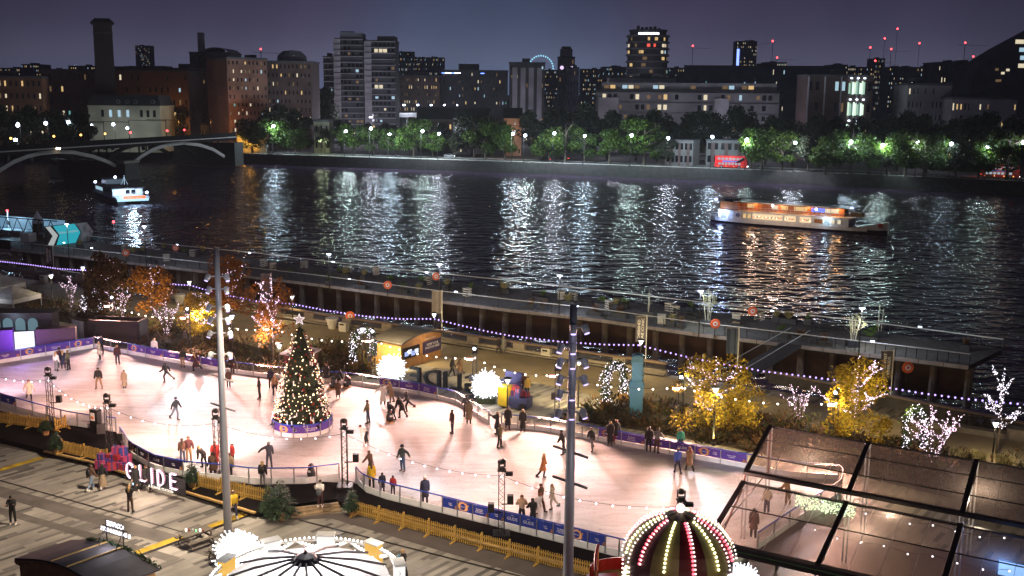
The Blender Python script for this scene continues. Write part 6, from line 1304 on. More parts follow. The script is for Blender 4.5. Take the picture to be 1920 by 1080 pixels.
f=decor(420,Ht-.3,2.35,.042,emi('warm tree bulbs',(1,.72,.42),4.),92).build('fairy_lights',o); f['kind']='stuff'
f=decor(110,Ht-.3,2.3,.085,pm('red glass bauble',(.28,.03,.025),.2,.2,.1),93).build('red_baubles',o); f['kind']='stuff'
f=decor(80,Ht-.3,2.3,.08,pm('copper bauble',(.35,.15,.06),.2,.6,.1),94).build('copper_baubles',o); f['kind']='stuff'
f=decor(60,Ht-.3,2.3,.07,pm('pearl bauble',(.4,.37,.38),.2,.1,.1),95).build('pearl_baubles',o); f['kind']='stuff'
q=MB(); 
for i in range(70): 
    u=1-random.random()**.5; t=random.uniform(0,6.3); R_=2.3*(1-u)**.68*.98; q.box((R_*math.cos(t),R_*math.sin(t),.9+7*u),(.07,.07,.28),M_kick,t)
f=q.build('paper_tags',o); f['kind']='stuff'
pts=[(math.sin(k*PI/5)*(.42 if k%2==0 else .18),-.05,math.cos(k*PI/5)*(.42 if k%2==0 else .18)) for k in range(10)]
q=MB().add(pts+[(x,.05,z) for x,_,z in pts],[tuple(range(10)),tuple(range(19,9,-1))]+[(i,10+i,10+(i+1)%10,(i+1)%10) for i in range(10)],emi('star face',(.9,.65,.6),.55)); st=q.build('star',o,(0,0,Ht+.3))
q=MB()
for i in range(10):
    for j in range(4): a=Vector(pts[i]).lerp(Vector(pts[(i+1)%10]),j/4); q.octa(a+Vector((0,-.05,0)),.02,E_fairyw)
q.build('star_bulbs',st)
rb=2.25
MB().lathe([(rb,0),(rb,.32)],M_kick,28).build('base_kickboard',o); MB().lathe([(rb,.32),(rb,.88),(rb-.05,.88),(rb-.05,.4)],M_purp,28,cap=False).build('base_banner',o); MB().lathe([(rb+.04,.88),(rb+.04,.97),(rb-.08,.97),(rb-.08,.88)],M_blue,28,cap=False).build('base_rail',o)
for k in range(14): t=2*PI*(k+.3)/14; MB().box((0,0,.46),(.06,.05,.92),M_alu).build('base_post',o,((rb+.02)*math.cos(t),(rb+.02)*math.sin(t),0),t+PI/2)
def onbase(t): return Vector(((rb+.03)*math.cos(t),(rb+.03)*math.sin(t),.6)),t+PI/2
for t,s,z in((-1.12,"'Tis the season\nto be glowy",.15),(-1.62,'make\n  magic',.13)):
    p,r=onbase(t); x=link('lettering',text_mesh(s,z,M_lett,.004,'CENTER',.9),o,p); x.rotation_euler=(PI/2,0,r)
p,r=onbase(-2.0); q=MB()
for k in range(24): t=2*PI*k/24; rr=.30 if abs(math.sin(t))<.85 else .26; q.tube([(math.cos(t)*.18,0,math.sin(t)*.18),(math.cos(t)*rr*1.3,0,math.sin(t)*rr)],[.035,.02],M_gold,4)
x=q.build('gold_bauble_print',o,p,r); text('Boots',.12,M_lett,x,(0,-.03,0))
for dx,dy,z,pw in((-2.6,-1.5,2.5,90),(2.4,-1.8,3.2,90),(0,-2.6,4.8,90)): pw*=.3; lamp('POINT',(dx,dy,z),pw,(1,.72,.42),o,.3)
# ================================================================== PICKET FENCES
M_pick=pm('raw yellow pine',(.46,.28,.055),.65,0,.2,2.)
def picket(label,a,b,z,feet=-1):
    a,b=P(*a,z),P(*b,z); l,r=run(a,b); n=max(1,round(l/1.83)); o=thing('picket_fence',label,'picket fence',a,r,'yellow picket fences'); w=l/n; pan=MB()
    for k in range(int(w/.14)):
        x=.06+.14*k; h=.93+.02*math.sin(k*5); pan.add([(x-.031,-.03,.08),(x+.031,-.03,.08),(x+.031,-.03,h-.05),(x,-.03,h),(x-.031,-.03,h-.05),(x-.031,0,.08),(x+.031,0,.08),(x+.031,0,h-.05),(x,0,h),(x-.031,0,h-.05)],[(0,1,2,3,4),(9,8,7,6,5),(0,5,6,1),(1,6,7,2),(2,7,8,3),(3,8,9,4),(4,9,5,0)],M_pick)
    pan.box((w/2,.03,.28),(w-.04,.04,.07),M_pick).box((w/2,.03,.72),(w-.04,.04,.07),M_pick); pm_=pan.mesh('picket_panel'); po=MB().box((0,.02,.5),(.09,.09,1.02),M_pick).box((0,-.1,.04),(.09,.8,.07),M_pick).tube([(0,-.4,.06),(0,0,.5)],.025,M_pick,4).mesh('fence_post')
    for k in range(n): link('picket_panel',pm_,o,(w*k,0,0))
    for k in range(n+1): link('fence_post',po,o,(w*k,0,0))
picket('yellow picket fence at the left edge, below the blue banners',(-80,784),(90,806),DECK)
picket('short yellow picket fence between the left tower and the potted fir',(104,808),(124,802),DECK)
picket('yellow picket fence left of the gift boxes',(116,849),(201,868),DECK)
picket('yellow picket fence right of the lit GLIDE sign, behind the tall mast',(372,914),(503,944),DECK)
picket('long yellow picket fence running from the steps to the bottom of the picture',(666,966),(1180,1103),.0)
# ================================================================== DECK EDGE, STEPS, FIRS
M_edge=pm('yellow pine edging',(.40,.26,.09),.7,0,.2)
q=MB()
for a,b in(((85,845),(170,864)),((170,864),(250,890)),((250,890),(380,930)),((380,930),(480,960)),((700,957),(900,1014)),((900,1014),(1120,1070))):
    A,B=P(*a,DECK),P(*b,DECK); l,r=run(A,B); q.box((A+B)/2+Vector((0,0,-.02))-N0*.08,(l,.2,.1),M_edge,r)
o=q.build('deck_edging'); tag(o,'yellow timber edging along the front of the black deck','timber edging')
A,B=P(546,972),P(641,960); l,r=run(A,B); o=thing('wooden_steps','three wide wooden steps up to the black deck between two firs','steps',A,r); M_step=pm('scuffed step timber',(.30,.21,.12),.7,0,.25)
for k in range(3): MB().box((l/2,.17+.34*k,.07+.14*k),(l-.1*k,.36 if k<2 else .7,.14),M_step).build('step',o)
q=MB(); band(q,(255,1037),(478,957),.55,.012,pm('worn yellow paint',(.42,.28,.02),.7,0,.35,1.5)); band(q,(-40,893),(86,856),.55,.012,pm('worn yellow paint',(.42,.28,.02))); o=q.build('yellow_line'); tag(o,'broad worn yellow lines painted across the paving','road marking',kind='structure')
q=MB(); band(q,(262,1042),(485,960),.25,.008,M_iron); o=q.build('dark_line'); tag(o,'dark strip beside the yellow paving line','paving',kind='structure')
L_fr=leafmat('young fir needles',[(.02,.045,.022),(.035,.065,.03),(.03,.055,.035)],.1)
for i,(x,yb,yt,w,z,lb) in enumerate([(212/1,975,0,0,0,''),(527,975,897,68,0,'large bushy fir in a wooden tub left of the steps'),(660,966,912,32,0,'small fir in a wooden tub right of the steps'),(361,912,862,34,DECK,'fir in a wooden tub right of the lit GLIDE sign'),(86,815,786,26,DECK,'fir in a tub at the left, under the first lighting tower'),(107,850,808,30,DECK,'small fir in a tub at the left end of the deck edging'),(1100,788,752,30,0,'small fir beside the right steel mast, by the planting'),(1062,785,765,20,0,'tiny fir left of the right steel mast'),(505,968,905,34,0,'slender fir behind the large bushy fir')]):
    if not lb: continue
    p=P(x,yb,z); s=vis(p); h=R(x,yt,p.y).z-z; o=thing('fir_tree',lb,'fir tree',p,0,'potted firs'); fir(1100 if w>40 else 620,h,w/2/s,L_fr,100+i,.42,.24).build('boughs',o); MB().lathe([(.05,0),(.02,h*.9)],M_bark,6).build('trunk',o); MB().lathe([(.22,0),(.28,.4),(.25,.42)],pm('orange timber tub',(.28,.15,.05)),12).build('tub',o)
# ================================================================== LIT GLIDE SIGN
A,B=P(240,902,.45),P(345,930,.45); l,r=run(A,B); o=thing('glide_sign','bulb-lit GLIDE sign with A POWER STATION lettering on the deck edge','sign',A,r); E_sg=emi('sign bulbs',(1,.80,.95),5); M_sgf=pm('white sign letter',(.30,.16,.24),.5,0,.05)
LET={'G':[[(.62,.78),(.5,.95),(.3,1),(.1,.85),(.02,.5),(.1,.15),(.3,0),(.5,.05),(.62,.22),(.62,.48),(.36,.48)]],'L':[[(.08,1),(.08,.02),(.55,.02)]],'I':[[(.2,1),(.2,0)]],'D':[[(.08,1),(.08,0),(.3,0),(.52,.18),(.6,.5),(.52,.82),(.3,1),(.08,1)]],'E':[[(.58,1),(.08,1),(.08,.02),(.58,.02)],[(.08,.52),(.5,.52)]]}
x0=.0
for ch,w in zip('GLIDE',(.86,.72,.5,.84,.78)):
    q=MB(); bq=MB(); sc=1.0
    for stx in LET[ch]:
        pts=[Vector((x0+px*sc,0,.32+pz*sc)) for px,pz in stx]
        for a,b in zip(pts,pts[1:]):
            q.tube([a,b],.10,M_sgf,6,True,.6)
        for p in resample(pts,max(3,int(sum((b-a).length for a,b in zip(pts,pts[1:]))/.13))): bq.ball(p+Vector((.045,-.1,.03)),.03,E_sg,6,4); bq.ball(p+Vector((-.045,-.1,-.03)),.03,E_sg,6,4)
    L_=q.build('letter',o); L_['label']='letter %s'%ch; bq.build('bulbs',L_); x0+=w*(l/3.75)
text('AT BATTERSEA POWER STATION'[12:] if 0 else 'A POWER STATION',.25,emi('lit small lettering',(1,.85,.7),2.2),o,(l*.62,-.12,.12)); MB().box((l/2,.14,.5),(l,.08,1.0),pm('dark sign board',(.02,.018,.025),.6,0,.2)).build('backing_board',o); lamp('POINT',(l*.5,-1.2,.9),170,(1,.72,.55),o,.3)
p=P(212,878,DECK)
g=random.Random(8); spots=[(-.75,0,0,.62,0),(0,-.25,0,.55,1),(.5,-.1,0,.5,0),(-.2,.3,0,.7,2),(.55,.45,0,.8,0),(-.75,0,.62,.4,2),(.55,.45,.8,.55,2),(.1,.4,.0,.95,1),(.1,.4,.95,.45,0),(-.3,-.4,0,.4,3),(.9,-.3,0,.42,1)]
for i,(dx,dy,dz,s,c) in enumerate(spots):
    lb=['big pink box, left','pink box in the front row','pink box at right','navy box behind the front row','tall pink box at the back right','navy box on the left pink one','navy box atop the tall pink one','tall red back box','pink box topping the red stack','small plum box lowest in front','small red box at the far right'][i]
    o=thing('gift_box','%s of the gift pile by the GLIDE sign'%lb,'gift box',p+Vector((dx,dy,dz)),g.uniform(-.5,.5),'gift boxes by the GLIDE sign'); gift(o,(0,0,0),(s,s,s),GC[c],GC[2 if c in(0,1) else 0],0)
# speaker kiosk on the deck
o=thing('ticket_terminal','tall black and grey terminal with a poster on the left deck','terminal',P(181,808,DECK),math.radians(-25)); MB().box((0,0,.85),(.7,.5,1.7),M_head).build('cabinet',o); MB().box((.55,.1,.8),(.4,.5,1.5),M_alu).build('grey_side',o); q=MB().box((-.05,-.26,1.15),(.4,.02,.6),M_kick).build('poster',o); MB().box((-.05,-.275,1.1),(.3,.012,.2),pm('orange print',(.7,.25,.08),.6,0,.1)).build('poster_print',q)
o=thing('floor_speaker','black wedge loudspeaker leaning beside the terminal on the left deck','loudspeaker',P(190,812,DECK),.3); MB().add([(-.3,-.25,0),(.3,-.25,0),(.3,.3,0),(-.3,.3,0),(-.3,-.05,.7),(.3,-.05,.7),(.3,.3,.7),(-.3,.3,.7)],[(3,2,1,0),(4,5,6,7),(0,1,5,4),(1,2,6,5),(2,3,7,6),(3,0,4,7)],M_head).build('cabinet',o)
# skating aids
def penguin(x,y,lb,col=(.012,.012,.014)):
    o=thing('skating_aid',lb,'skating aid',P(x,y,ICE),random.uniform(-1,1),'penguin skating aids'); m_=pm('penguin black',col,.4,0,.05); MB().lathe([(.02,.05),(.26,.1),(.3,.35),(.22,.62),(.17,.72),(.19,.85),(.12,.98),(.02,1.02)],m_,12).build('body',o,smooth=True); MB().ball((0,-.16,.38),.2,M_kick,8,6,(.9,.6,1.3)).build('white_belly',o); MB().tube([(0,-.17,.85),(0,-.3,.82)],[.05,.01],M_orange,5).build('beak',o); MB().box((0,-.05,.04),(.5,.7,.06),M_gold).build('runner_base',o); MB().tube([(-.32,.05,.8),(.32,.05,.8)],.025,M_blk,5).build('handles',o)
penguin(650,726,'black penguin skating aid by the far boards, pushed by the child in pink'); penguin(624,729,'black penguin skating aid under the stooping dark coat, right of the Christmas tree'); penguin(731,791,'black penguin skating aid before the bending group in mid ice'); penguin(584,896,'brown figure skating aid with handles behind the clear near boards')
# ================================================================== COFFEE CABIN, PICNIC TABLE
zr=2.75; A,B,C_=P(28,1052,zr),P(134,1017,zr),P(300,1071,zr); Dn=A+(C_-B)
o=thing('coffee_cabin','timber drinks cabin with a dark roof and battens at the bottom left','cabin',A.xy.to_3d()); A2,B2,C2,D2=[v-A for v in(A,B,C_,Dn)]; 
ins=lambda v:v*.94+(A2+C2)/2*.06
q=MB(); q.prism([tuple(ins(v)[:2]) for v in(A2,B2,C2,D2)],0,zr-.1,M_cab); q.build('wall',o)
q=MB(); n=8; fz=lambda u:zr+.04+.5*math.sin(PI*u)
for k in range(n):
    u0,u1=k/n,(k+1)/n; a,b,c,d=A2.lerp(D2,u0),A2.lerp(D2,u1),B2.lerp(C2,u1),B2.lerp(C2,u0)
    q.slab(a+Vector((0,0,fz(u0))),b+Vector((0,0,fz(u1))),c+Vector((0,0,fz(u1))),d+Vector((0,0,fz(u0))),.1,M_roofc)
rf=q.build('roof',o)
for u in(.42,.6): a,b=A2.lerp(D2,u),B2.lerp(C2,u); MB().slab(a+Vector((0,0,fz(u)+.11)),a+(D2-A2).normalized()*.07+Vector((0,0,fz(u)+.11)),b+(D2-A2).normalized()*.07+Vector((0,0,fz(u)+.11)),b+Vector((0,0,fz(u)+.11)),.06,M_edge).build('roof_batten',rf)
q=MB(); pts=[A2.lerp(D2,k/8)+Vector((0,0,fz(k/8)-.05)) for k in range(9)]; q.add([A2+Vector((0,0,zr-.15)),D2+Vector((0,0,zr-.15))]+pts[::-1],[tuple(range(11))],M_cab); q.tube(pts,.06,M_cab,5); q.build('gable_board',o)
q=MB(); g=random.Random(4); V_=[];F_=[]
for i in range(420):
    c=B2.lerp(C2,g.uniform(.2,1))+Vector((g.gauss(0,.07),g.gauss(0,.07),0)); u=g.uniform(.2,1); c=B2.lerp(C2,u)+Vector((g.gauss(0,.07),g.gauss(0,.07),fz(u)+.12+g.gauss(0,.05))); s=.09; d=Vector((g.uniform(-1,1),g.uniform(-1,1),g.uniform(-1,1))).normalized()*s; w=Vector((g.uniform(-1,1),g.uniform(-1,1),g.uniform(-1,1)))*s*.5; k=len(V_); V_+=[c-d,c+w,c+d,c-w]; F_.append((k,k+1,k+2,k+3))
q.add(V_,F_,L_fir).build('garland',o)
a,b=B2.lerp(C2,.36),B2.lerp(C2,.68); l,r=run(a,b); p=(a+b)/2+A
s=thing('roof_sign','white bulb-lit COFFEE & DOUGHNUTS roof sign seen from behind','sign',Vector((p.x,p.y,fz(.5)+.1)),r); e_=emi('roof sign glow',(.9,.88,1),2.2)
for k,tx in enumerate(('COFFEE','& DOUGHNUTS')): text(tx,.36 if k==0 else .30,e_,s,(.06,0,1.02-.36*k),.02,mirror=True)
q=MB(); 
for x in(-.6,.6): q.tube([(x,0,0),(x,0,1.2)],.03,M_blk,5).tube([(x,0,.8),(x,-.5,0)],.025,M_blk,4)
q.tube([(-.9,.03,.85),(.9,.03,.85)],.025,M_blk,4).tube([(-.9,.03,.5),(.9,.03,.5)],.025,M_blk,4); q.build('frame',s); lamp('POINT',(0,-.5,.5),60,(.95,.9,1),s,.2); lamp('POINT',(0,1.2,1.0),120,(.95,.9,1),s,.2)
pt2=picnic(pm('grey table timber',(.10,.085,.07),.6,0,.25)).mesh('picnic_table'); o=link('picnic_table',pt2,None,P(368,1020),math.radians(48)); tag(o,'grey wooden picnic table on the plaza beside the coffee cabin','picnic table')
o=link('picnic_table',pt2,None,P(425,1050),math.radians(40)); tag(o,'grey wooden picnic table half hidden by the white glowing bush','picnic table')
o=thing('table_lights','string of small coloured cups and lights on the picnic table','table lights',P(366,1020)+Vector((0,0,.77)))
for k in range(6): MB().lathe([(.04,0),(.05,.12)],[E_wbulb,GC[1],M_kick,emi('green glow',(.2,1,.4),1.5)][k%4],8,c=(-.5+.2*k,.05*(-1)**k,0)).build('cup',o)
# ================================================================== CAROUSEL
zc=5.3; c0=P(573,1040,6.35); cx=Vector((c0.x,c0.y,0)); o=thing('carousel','glowing white carousel canopy with bulbs and lit panels at the bottom of the picture','carousel',cx); Rc=4.0
M_can=None
mt,t,b=newmat('white canopy cloth'); b.inputs['Base Color'].default_value=(.8,.8,.82,1); b.inputs['Roughness'].default_value=.8
tl=t.nodes.new('ShaderNodeBsdfTranslucent'); tl.inputs[0].default_value=(.85,.85,.88,1); x=t.nodes.new('ShaderNodeMixShader'); x.inputs[0].default_value=.6; t.links.new(b.outputs[0],x.inputs[1]); t.links.new(tl.outputs[0],x.inputs[2]); t.links.new(x.outputs[0],t.nodes['Material Output'].inputs[0]); M_can=mt
MB().lathe([(Rc-.5,zc-.15),(Rc*.55,zc+.35),(.5,6.1)],M_can,32,cap=False).build('canopy',o)
MB().lathe([(.62,6.05),(.4,6.3),(.1,6.42),(.02,6.55)],pm('dark hub',(.05,.045,.06),.5,0,.1),12).build('hub',o)
rbm=MB().tube([(.5,0,6.15),(Rc*.55,0,zc+.42),(Rc-.45,0,zc-.08)],.055,pm('dark hub',(.05,.045,.06)),5).mesh('rib')
for k in range(14): q=link('rib',rbm,o); q.rotation_euler=(0,0,2*PI*k/14)
M_rim=pm('white rounding board',(.7,.68,.64),.5,0,.06); E_cb=emi('carousel bulbs',(1,.96,.92),5); cb=MB().ball((0,0,0),.062,E_cb,6,4).mesh('bulb')
q=MB(); q.lathe([(Rc,zc-.06),(Rc,zc+.03),(Rc-.06,zc+.03),(Rc-.06,zc-.06)],M_rim,40,cap=False); q.build('rim',o); q=MB(); bl=MB(); nseg=10
for k in range(nseg):
    t0=2*PI*k/nseg
    pts=[]
    for j in range(9): u=j/8; t=t0+2*PI/nseg*u; pts.append((Rc*math.cos(t),Rc*math.sin(t),zc-.02-.42*math.sin(PI*u)**.8))
    top=[(p[0],p[1],zc-.5) for p in pts]
    q.tube(pts,.05,M_rim,5)
    for a,b in zip(pts,pts[1:]):
        for u in(0,.5): p=Vector(a).lerp(Vector(b),u); bl.ball(p*1.0+Vector((0,0,.07)),.058,E_cb,6,4)
    for j in range(12): t=t0+2*PI/nseg*j/12; bl.ball(((Rc+.03)*math.cos(t),(Rc+.03)*math.sin(t),zc+.06),.05,E_cb,6,4)
q.build('swags',o); f=bl.build('rim_bulbs',o); f['kind']='stuff'
bl=MB()
for k in range(20):
    for j in range(6): u=.3+.7*j/5; t=2*PI*(k+.5)/20; bl.ball(((Rc-.5)*u*math.cos(t),(Rc-.5)*u*math.sin(t),6.1-.95*u+.0),.03,E_cb,5,3)
f=bl.build('canopy_bulbs',o); f['kind']='stuff'
for k in range(nseg):
    t=2*PI*k/nseg+.28; p=(Rc*math.cos(t)*.99,Rc*math.sin(t)*.99,zc-.25); m_=[emi('amber panel light',(1,.55,.08),.85),emi('white panel light',(1,.97,.93),1.0)][k%3!=1]
    q=MB().box((0,0,0),(.75,.4,.95),m_).build('lit_panel',o,p,t+PI/2); [MB().box((0,0,s_*.5),(.85,.5,.06),M_rim).build('panel_frame',q) for s_ in(1,-1)]
for k in range(10): t=2*PI*k/10; MB().tube([(3.2*math.cos(t),3.2*math.sin(t),.4),(3.2*math.cos(t),3.2*math.sin(t),5)],.05,M_gold,6).build('pole',o)
MB().lathe([(Rc-.3,0),(Rc-.3,.4)],M_cab,32).build('platform',o)
for dx,dy,z,pw in((0,0,4.3,800),(0,1.0,7.6,160),(-3,2.5,6.6,90),(3,2.5,6.6,90)): lamp('POINT',(dx,dy,z),pw,(1,.96,.93),o,.4)
p=R(447,1040,47); glowball('dazzling white bush of light sprigs beside the left mast foot and carousel',Vector((p.x,p.y,p.z)),1.15,73,420,5,260,False)
p=R(1392,1078,41); glowball('dazzling white bush of light sprigs at the foot of the striped tower',Vector((p.x,p.y,p.z-.3)),.75,74,300,5,120,False)
# ================================================================== HELTER SKELTER
c0=P(1276,958,11.3); cx=Vector((c0.x,c0.y,0)); o=thing('helter_skelter','red and cream striped helter skelter tower roof covered in bulbs','fairground tower',cx,math.radians(6)); Rh=1.95
M_cream2=pm('cream fairground panel',(.20,.165,.065),.5,0,.12,1.5); M_crim=pm('dark crimson panel',(.06,.004,.008),.45,0,.15,1.5); E_hr=emi('red fairground bulb',(1,.10,.14),4); E_hw=emi('white fairground bulb',(1,.80,.74),2.6); E_hy=emi('yellow fairground bulb',(1,.95,.50),3.5)
prof=[(.50,11.14),(.95,10.98),(1.42,10.66),(1.74,10.27),(1.88,9.9),(1.92,9.68)]
for k in range(12):
    t0,t1=-PI/2+2*PI*(k-.5)/12,-PI/2+2*PI*(k+.5)/12; mt=M_crim if k%2==0 else M_cream2; vs=[]
    for r_,z in prof: vs+=[(r_*math.cos(t0),r_*math.sin(t0),z),(r_*math.cos(t1),r_*math.sin(t1),z)]
    MB().add(vs,[(2*i,2*i+1,2*i+3,2*i+2)[::-1] for i in range(len(prof)-1)],mt).build('roof_panel',o)
    tm_=(t0+t1)/2
    wp=MB().add([(1.88*math.cos(t),1.88*math.sin(t),z) for z in(2.0,9.68) for t in(t0,t1)],[(0,1,3,2)],mt).build('wall_panel',o)
    bl=MB(); bb=[Vector((r_*math.cos(PI/12)*math.cos(tm_),r_*math.cos(PI/12)*math.sin(tm_),z)) for r_,z in prof]
    e_=E_hr if k%2==0 else E_hy; rsb=resample(bb,15)
    for i_,p_ in enumerate(rsb[1:-1]):
        n_=Vector((math.cos(tm_),math.sin(tm_),.5)).normalized(); tv=Vector((-math.sin(tm_),math.cos(tm_),0)); bl.ball(p_+n_*.05,.05,e_ if k%2==0 and abs(k-0)<1 else (E_hy if k%2 else E_hr),6,4)
        if k%2==0: bl.ball(p_+n_*.07+tv*.07,.036,E_hw,6,4)
    f=bl.build('roof_bulbs',o); f['kind']='stuff'
    bl=MB(); e2=E_hr if k==0 else E_hw if k%2==0 else E_hy
    for i_ in range(9):
        u=-1+2*i_/8; p_=Vector((math.cos(tm_),math.sin(tm_),0))*1.86+Vector((-math.sin(tm_),math.cos(tm_),0))*u*.34+Vector((0,0,9.3-.6*abs(u))); bl.ball(p_,.055,e2,6,4)
    for i_ in range(12): t=t0; bl.ball((1.94*math.cos(t),1.94*math.sin(t),9.5-.16*i_),.04,E_hw,6,4)
    bl.build('wall_bulbs',wp)
q=MB(); 
for k in range(12):
    t0,t1=-PI/2+2*PI*(k-.5)/12,-PI/2+2*PI*(k+.5)/12; q.add([(.72*math.cos(t0),.72*math.sin(t0),11.02),(.72*math.cos(t1),.72*math.sin(t1),11.02),(0,0,11.3)],[(0,1,2)],pm('plum cap',(.05,.02,.035),.5,0,.2) if k%2 else M_cream2)
q.build('roof_cap',o); q=MB()
for k in range(12):
    t0=-PI/2+2*PI*(k-.5)/12
    for i_,p_ in enumerate(resample([Vector((r_*math.cos(t0),r_*math.sin(t0),z)) for r_,z in prof],15)):
        if k in(2,3,4,8,9,10): q.ball(p_*1.0+Vector((math.cos(t0),math.sin(t0),.6))*.06,.036,E_hw,6,4)
q.ball((0,0,11.4),.16,E_hw,8,5); f=q.build('edge_bulbs',o); f['kind']='stuff'
# spiral slide with red rail
q=MB(); ra=MB(); N_=70; pr=None
for i in range(N_):
    t=PI*.93-2*PI*1.6*i/N_; z=8.6-7.6*i/N_; a=Vector((2.15*math.cos(t),2.15*math.sin(t),z)); b=Vector((3.05*math.cos(t),3.05*math.sin(t),z)); 
    if pr: q.slab(pr[0],pr[1],b,a,.08,M_edge); q.slab(pr[1],pr[1]+Vector((0,0,.45)),b+Vector((0,0,.45)),b,.05,M_red)
    pr=(a,b)
q.build('spiral_slide',o)
for i in range(9):
    t=PI*.86+.05*i; c=Vector((2.9*math.cos(t),2.9*math.sin(t),8.6-.06*i)); ra.tube([c,c+Vector((0,0,1.0))],.035,M_red if i%2 else M_gold,5)
ra.tube([(2.9*math.cos(PI*.86+.05*i),2.9*math.sin(PI*.86+.05*i),9.6-.06*i) for i in range(9)],.06,M_red,6); ra.build('top_railing',o); MB().box((-2.5,.3,8.5),(1.1,1.6,.12),M_red).build('landing',o)
for dx,dy,z,pw,cl in((-1.2,-3.2,10.4,25,(1,.7,.6)),(1.4,-3.1,10.2,25,(1,.9,.55)),(0,-3.4,9.0,20,(1,.6,.5))): lamp('POINT',(dx,dy,z),pw,cl,o,.3)
# ================================================================== GLASS PAVILION
M_frame=pm('black pavilion frame',(.015,.014,.015),.45,.3,.1); M_pglass=glassmat('pavilion clear roof',(1,.96,.93),.34,.16,.94,.13)
def TN(t,n,z): return D0*t+N0*n+Vector((0,0,z))
tt=lambda p:(p.dot(D0),p.dot(N0))
rid=tt(P(1445,800,6)); eav=tt(P(1380,882,4.5)); l1=tt(P(1395,905,4.0)); l0=tt(P(1350,1020,2.6)); t0=rid[0]; bay=(tt(P(1632,827,6))[0]-t0)
o=thing('glass_pavilion','black-framed glass pavilion with a two-tier clear roof at the bottom right','pavilion',TN(t0,l0[1],0)); off=o.location.copy(); nb=5; nr,ne,n1,n0=rid[1],eav[1],l1[1],l0[1]
def beam(a,b,w,h,mt=None,q=None): q.tube([a-off,b-off],[w/2*1.2]*2,mt or M_frame,4)
q=MB()
for k in range(nb+1):
    t=t0+bay*k
    for a,b in(((nr,6.0),(ne,4.5)),((n1,4.0),(n0,2.6))): d=TN(t,b[0],b[1])-TN(t,a[0],a[1]); q.slab(TN(t-.13,a[0],a[1])-off,TN(t-.13,b[0],b[1])-off,TN(t+.13,b[0],b[1])-off,TN(t+.13,a[0],a[1])-off,.14,M_frame)
q.build('roof_ribs',o)
q=MB(); T0,T1=t0-.1,t0+bay*nb+.1
for n_,z,w in((nr,6.0,.10),(ne,4.5,.42),(n1,4.0,.2),(n0,2.6,.42)): q.box(TN((T0+T1)/2,n_,z)-off,(T1-T0,w,.18 if w>.2 else .1),M_frame,BA)
for u in(.30,.66):
    q.box(TN((T0+T1)/2,nr+(ne-nr)*u,6-1.5*u+.02)-off,(T1-T0,.06,.05),M_frame,BA); 
q.box(TN((T0+T1)/2,n1+(n0-n1)*.42,4-1.4*.42+.02)-off,(T1-T0,.06,.05),M_frame,BA); q.build('purlins',o)
for k in range(nb):
    a,b=t0+bay*k+.18,t0+bay*(k+1)-.18
    for A_,B_ in(((nr,5.98),(ne,4.52)),((n1,3.98),(n0,2.62))): MB().slab(TN(a,A_[0],A_[1])-off,TN(a,B_[0],B_[1])-off,TN(b,B_[0],B_[1])-off,TN(b,A_[0],A_[1])-off,.02,M_pglass).build('glass_panel',o)
q=MB(); 
for k in range(nb+1):
    t=t0+bay*k
    for n_,z in((ne,4.5),(nr,6.0),(n0,2.6)):
        for dx in(-.1,.1): q.tube([TN(t+dx,n_,0)-off,TN(t+dx,n_,z)-off],.045,M_mast,6)
        if n_==ne:
            for s in(-1,1):
                pts=[TN(t+s*(.1+.55*math.sin(a)*.9),n_,z-1.1+.9*(1-math.cos(a)))-off for a in[i*PI/14 for i in range(8)]]; q.tube(pts,.025,M_mast,4); cc=TN(t+s*.42,n_,z-.45)-off; q.tube([cc+D0*.16*math.cos(a)+Vector((0,0,.16*math.sin(a))) for a in[i*PI/6 for i in range(13)]],.02,M_mast,4)
q.build('columns',o)
q=MB()
for a,b in(((t0,ne,4.5),(t0,n1,4.0)),((t0,nr,6),(t0,nr,3)),((t0,n1,4.0),(t0,n0,2.6)),((t0+.02,n1-.3,3.7),(t0+.02,n0,1.2)),((t0,n0,2.6),(t0,n0,0))): q.tube([TN(*a)-off,TN(*b)-off],.06,pm('rusty red frame',(.16,.06,.045),.5,.2,.2),5)
for z in(3.2,): q.tube([TN(t0,nr,z)-off,TN(t0,n0,z-.8)-off],.04,M_frame,4)
q.build('gable_frame',o)
q=MB(); 
for k in range(nb*4+1): 
    t=t0+bay*k/4; q.tube([TN(t,nr,6.02)-off,TN(t,ne,4.54)-off],.012,M_rail,3).tube([TN(t,n1,4.02)-off,TN(t,n0,2.64)-off],.012,M_rail,3)
q.build('glazing_bars',o)
MB().box(TN((T0+T1)/2,n0-.02,2.42)-off,(T1-T0,.08,.06),pm('green gutter edge',(.12,.25,.10),.4,.2,.1),BA).box(TN((T0+T1)/2,n0-.1,2.3)-off,(T1-T0,.2,.18),M_frame,BA).build('gutter',o)
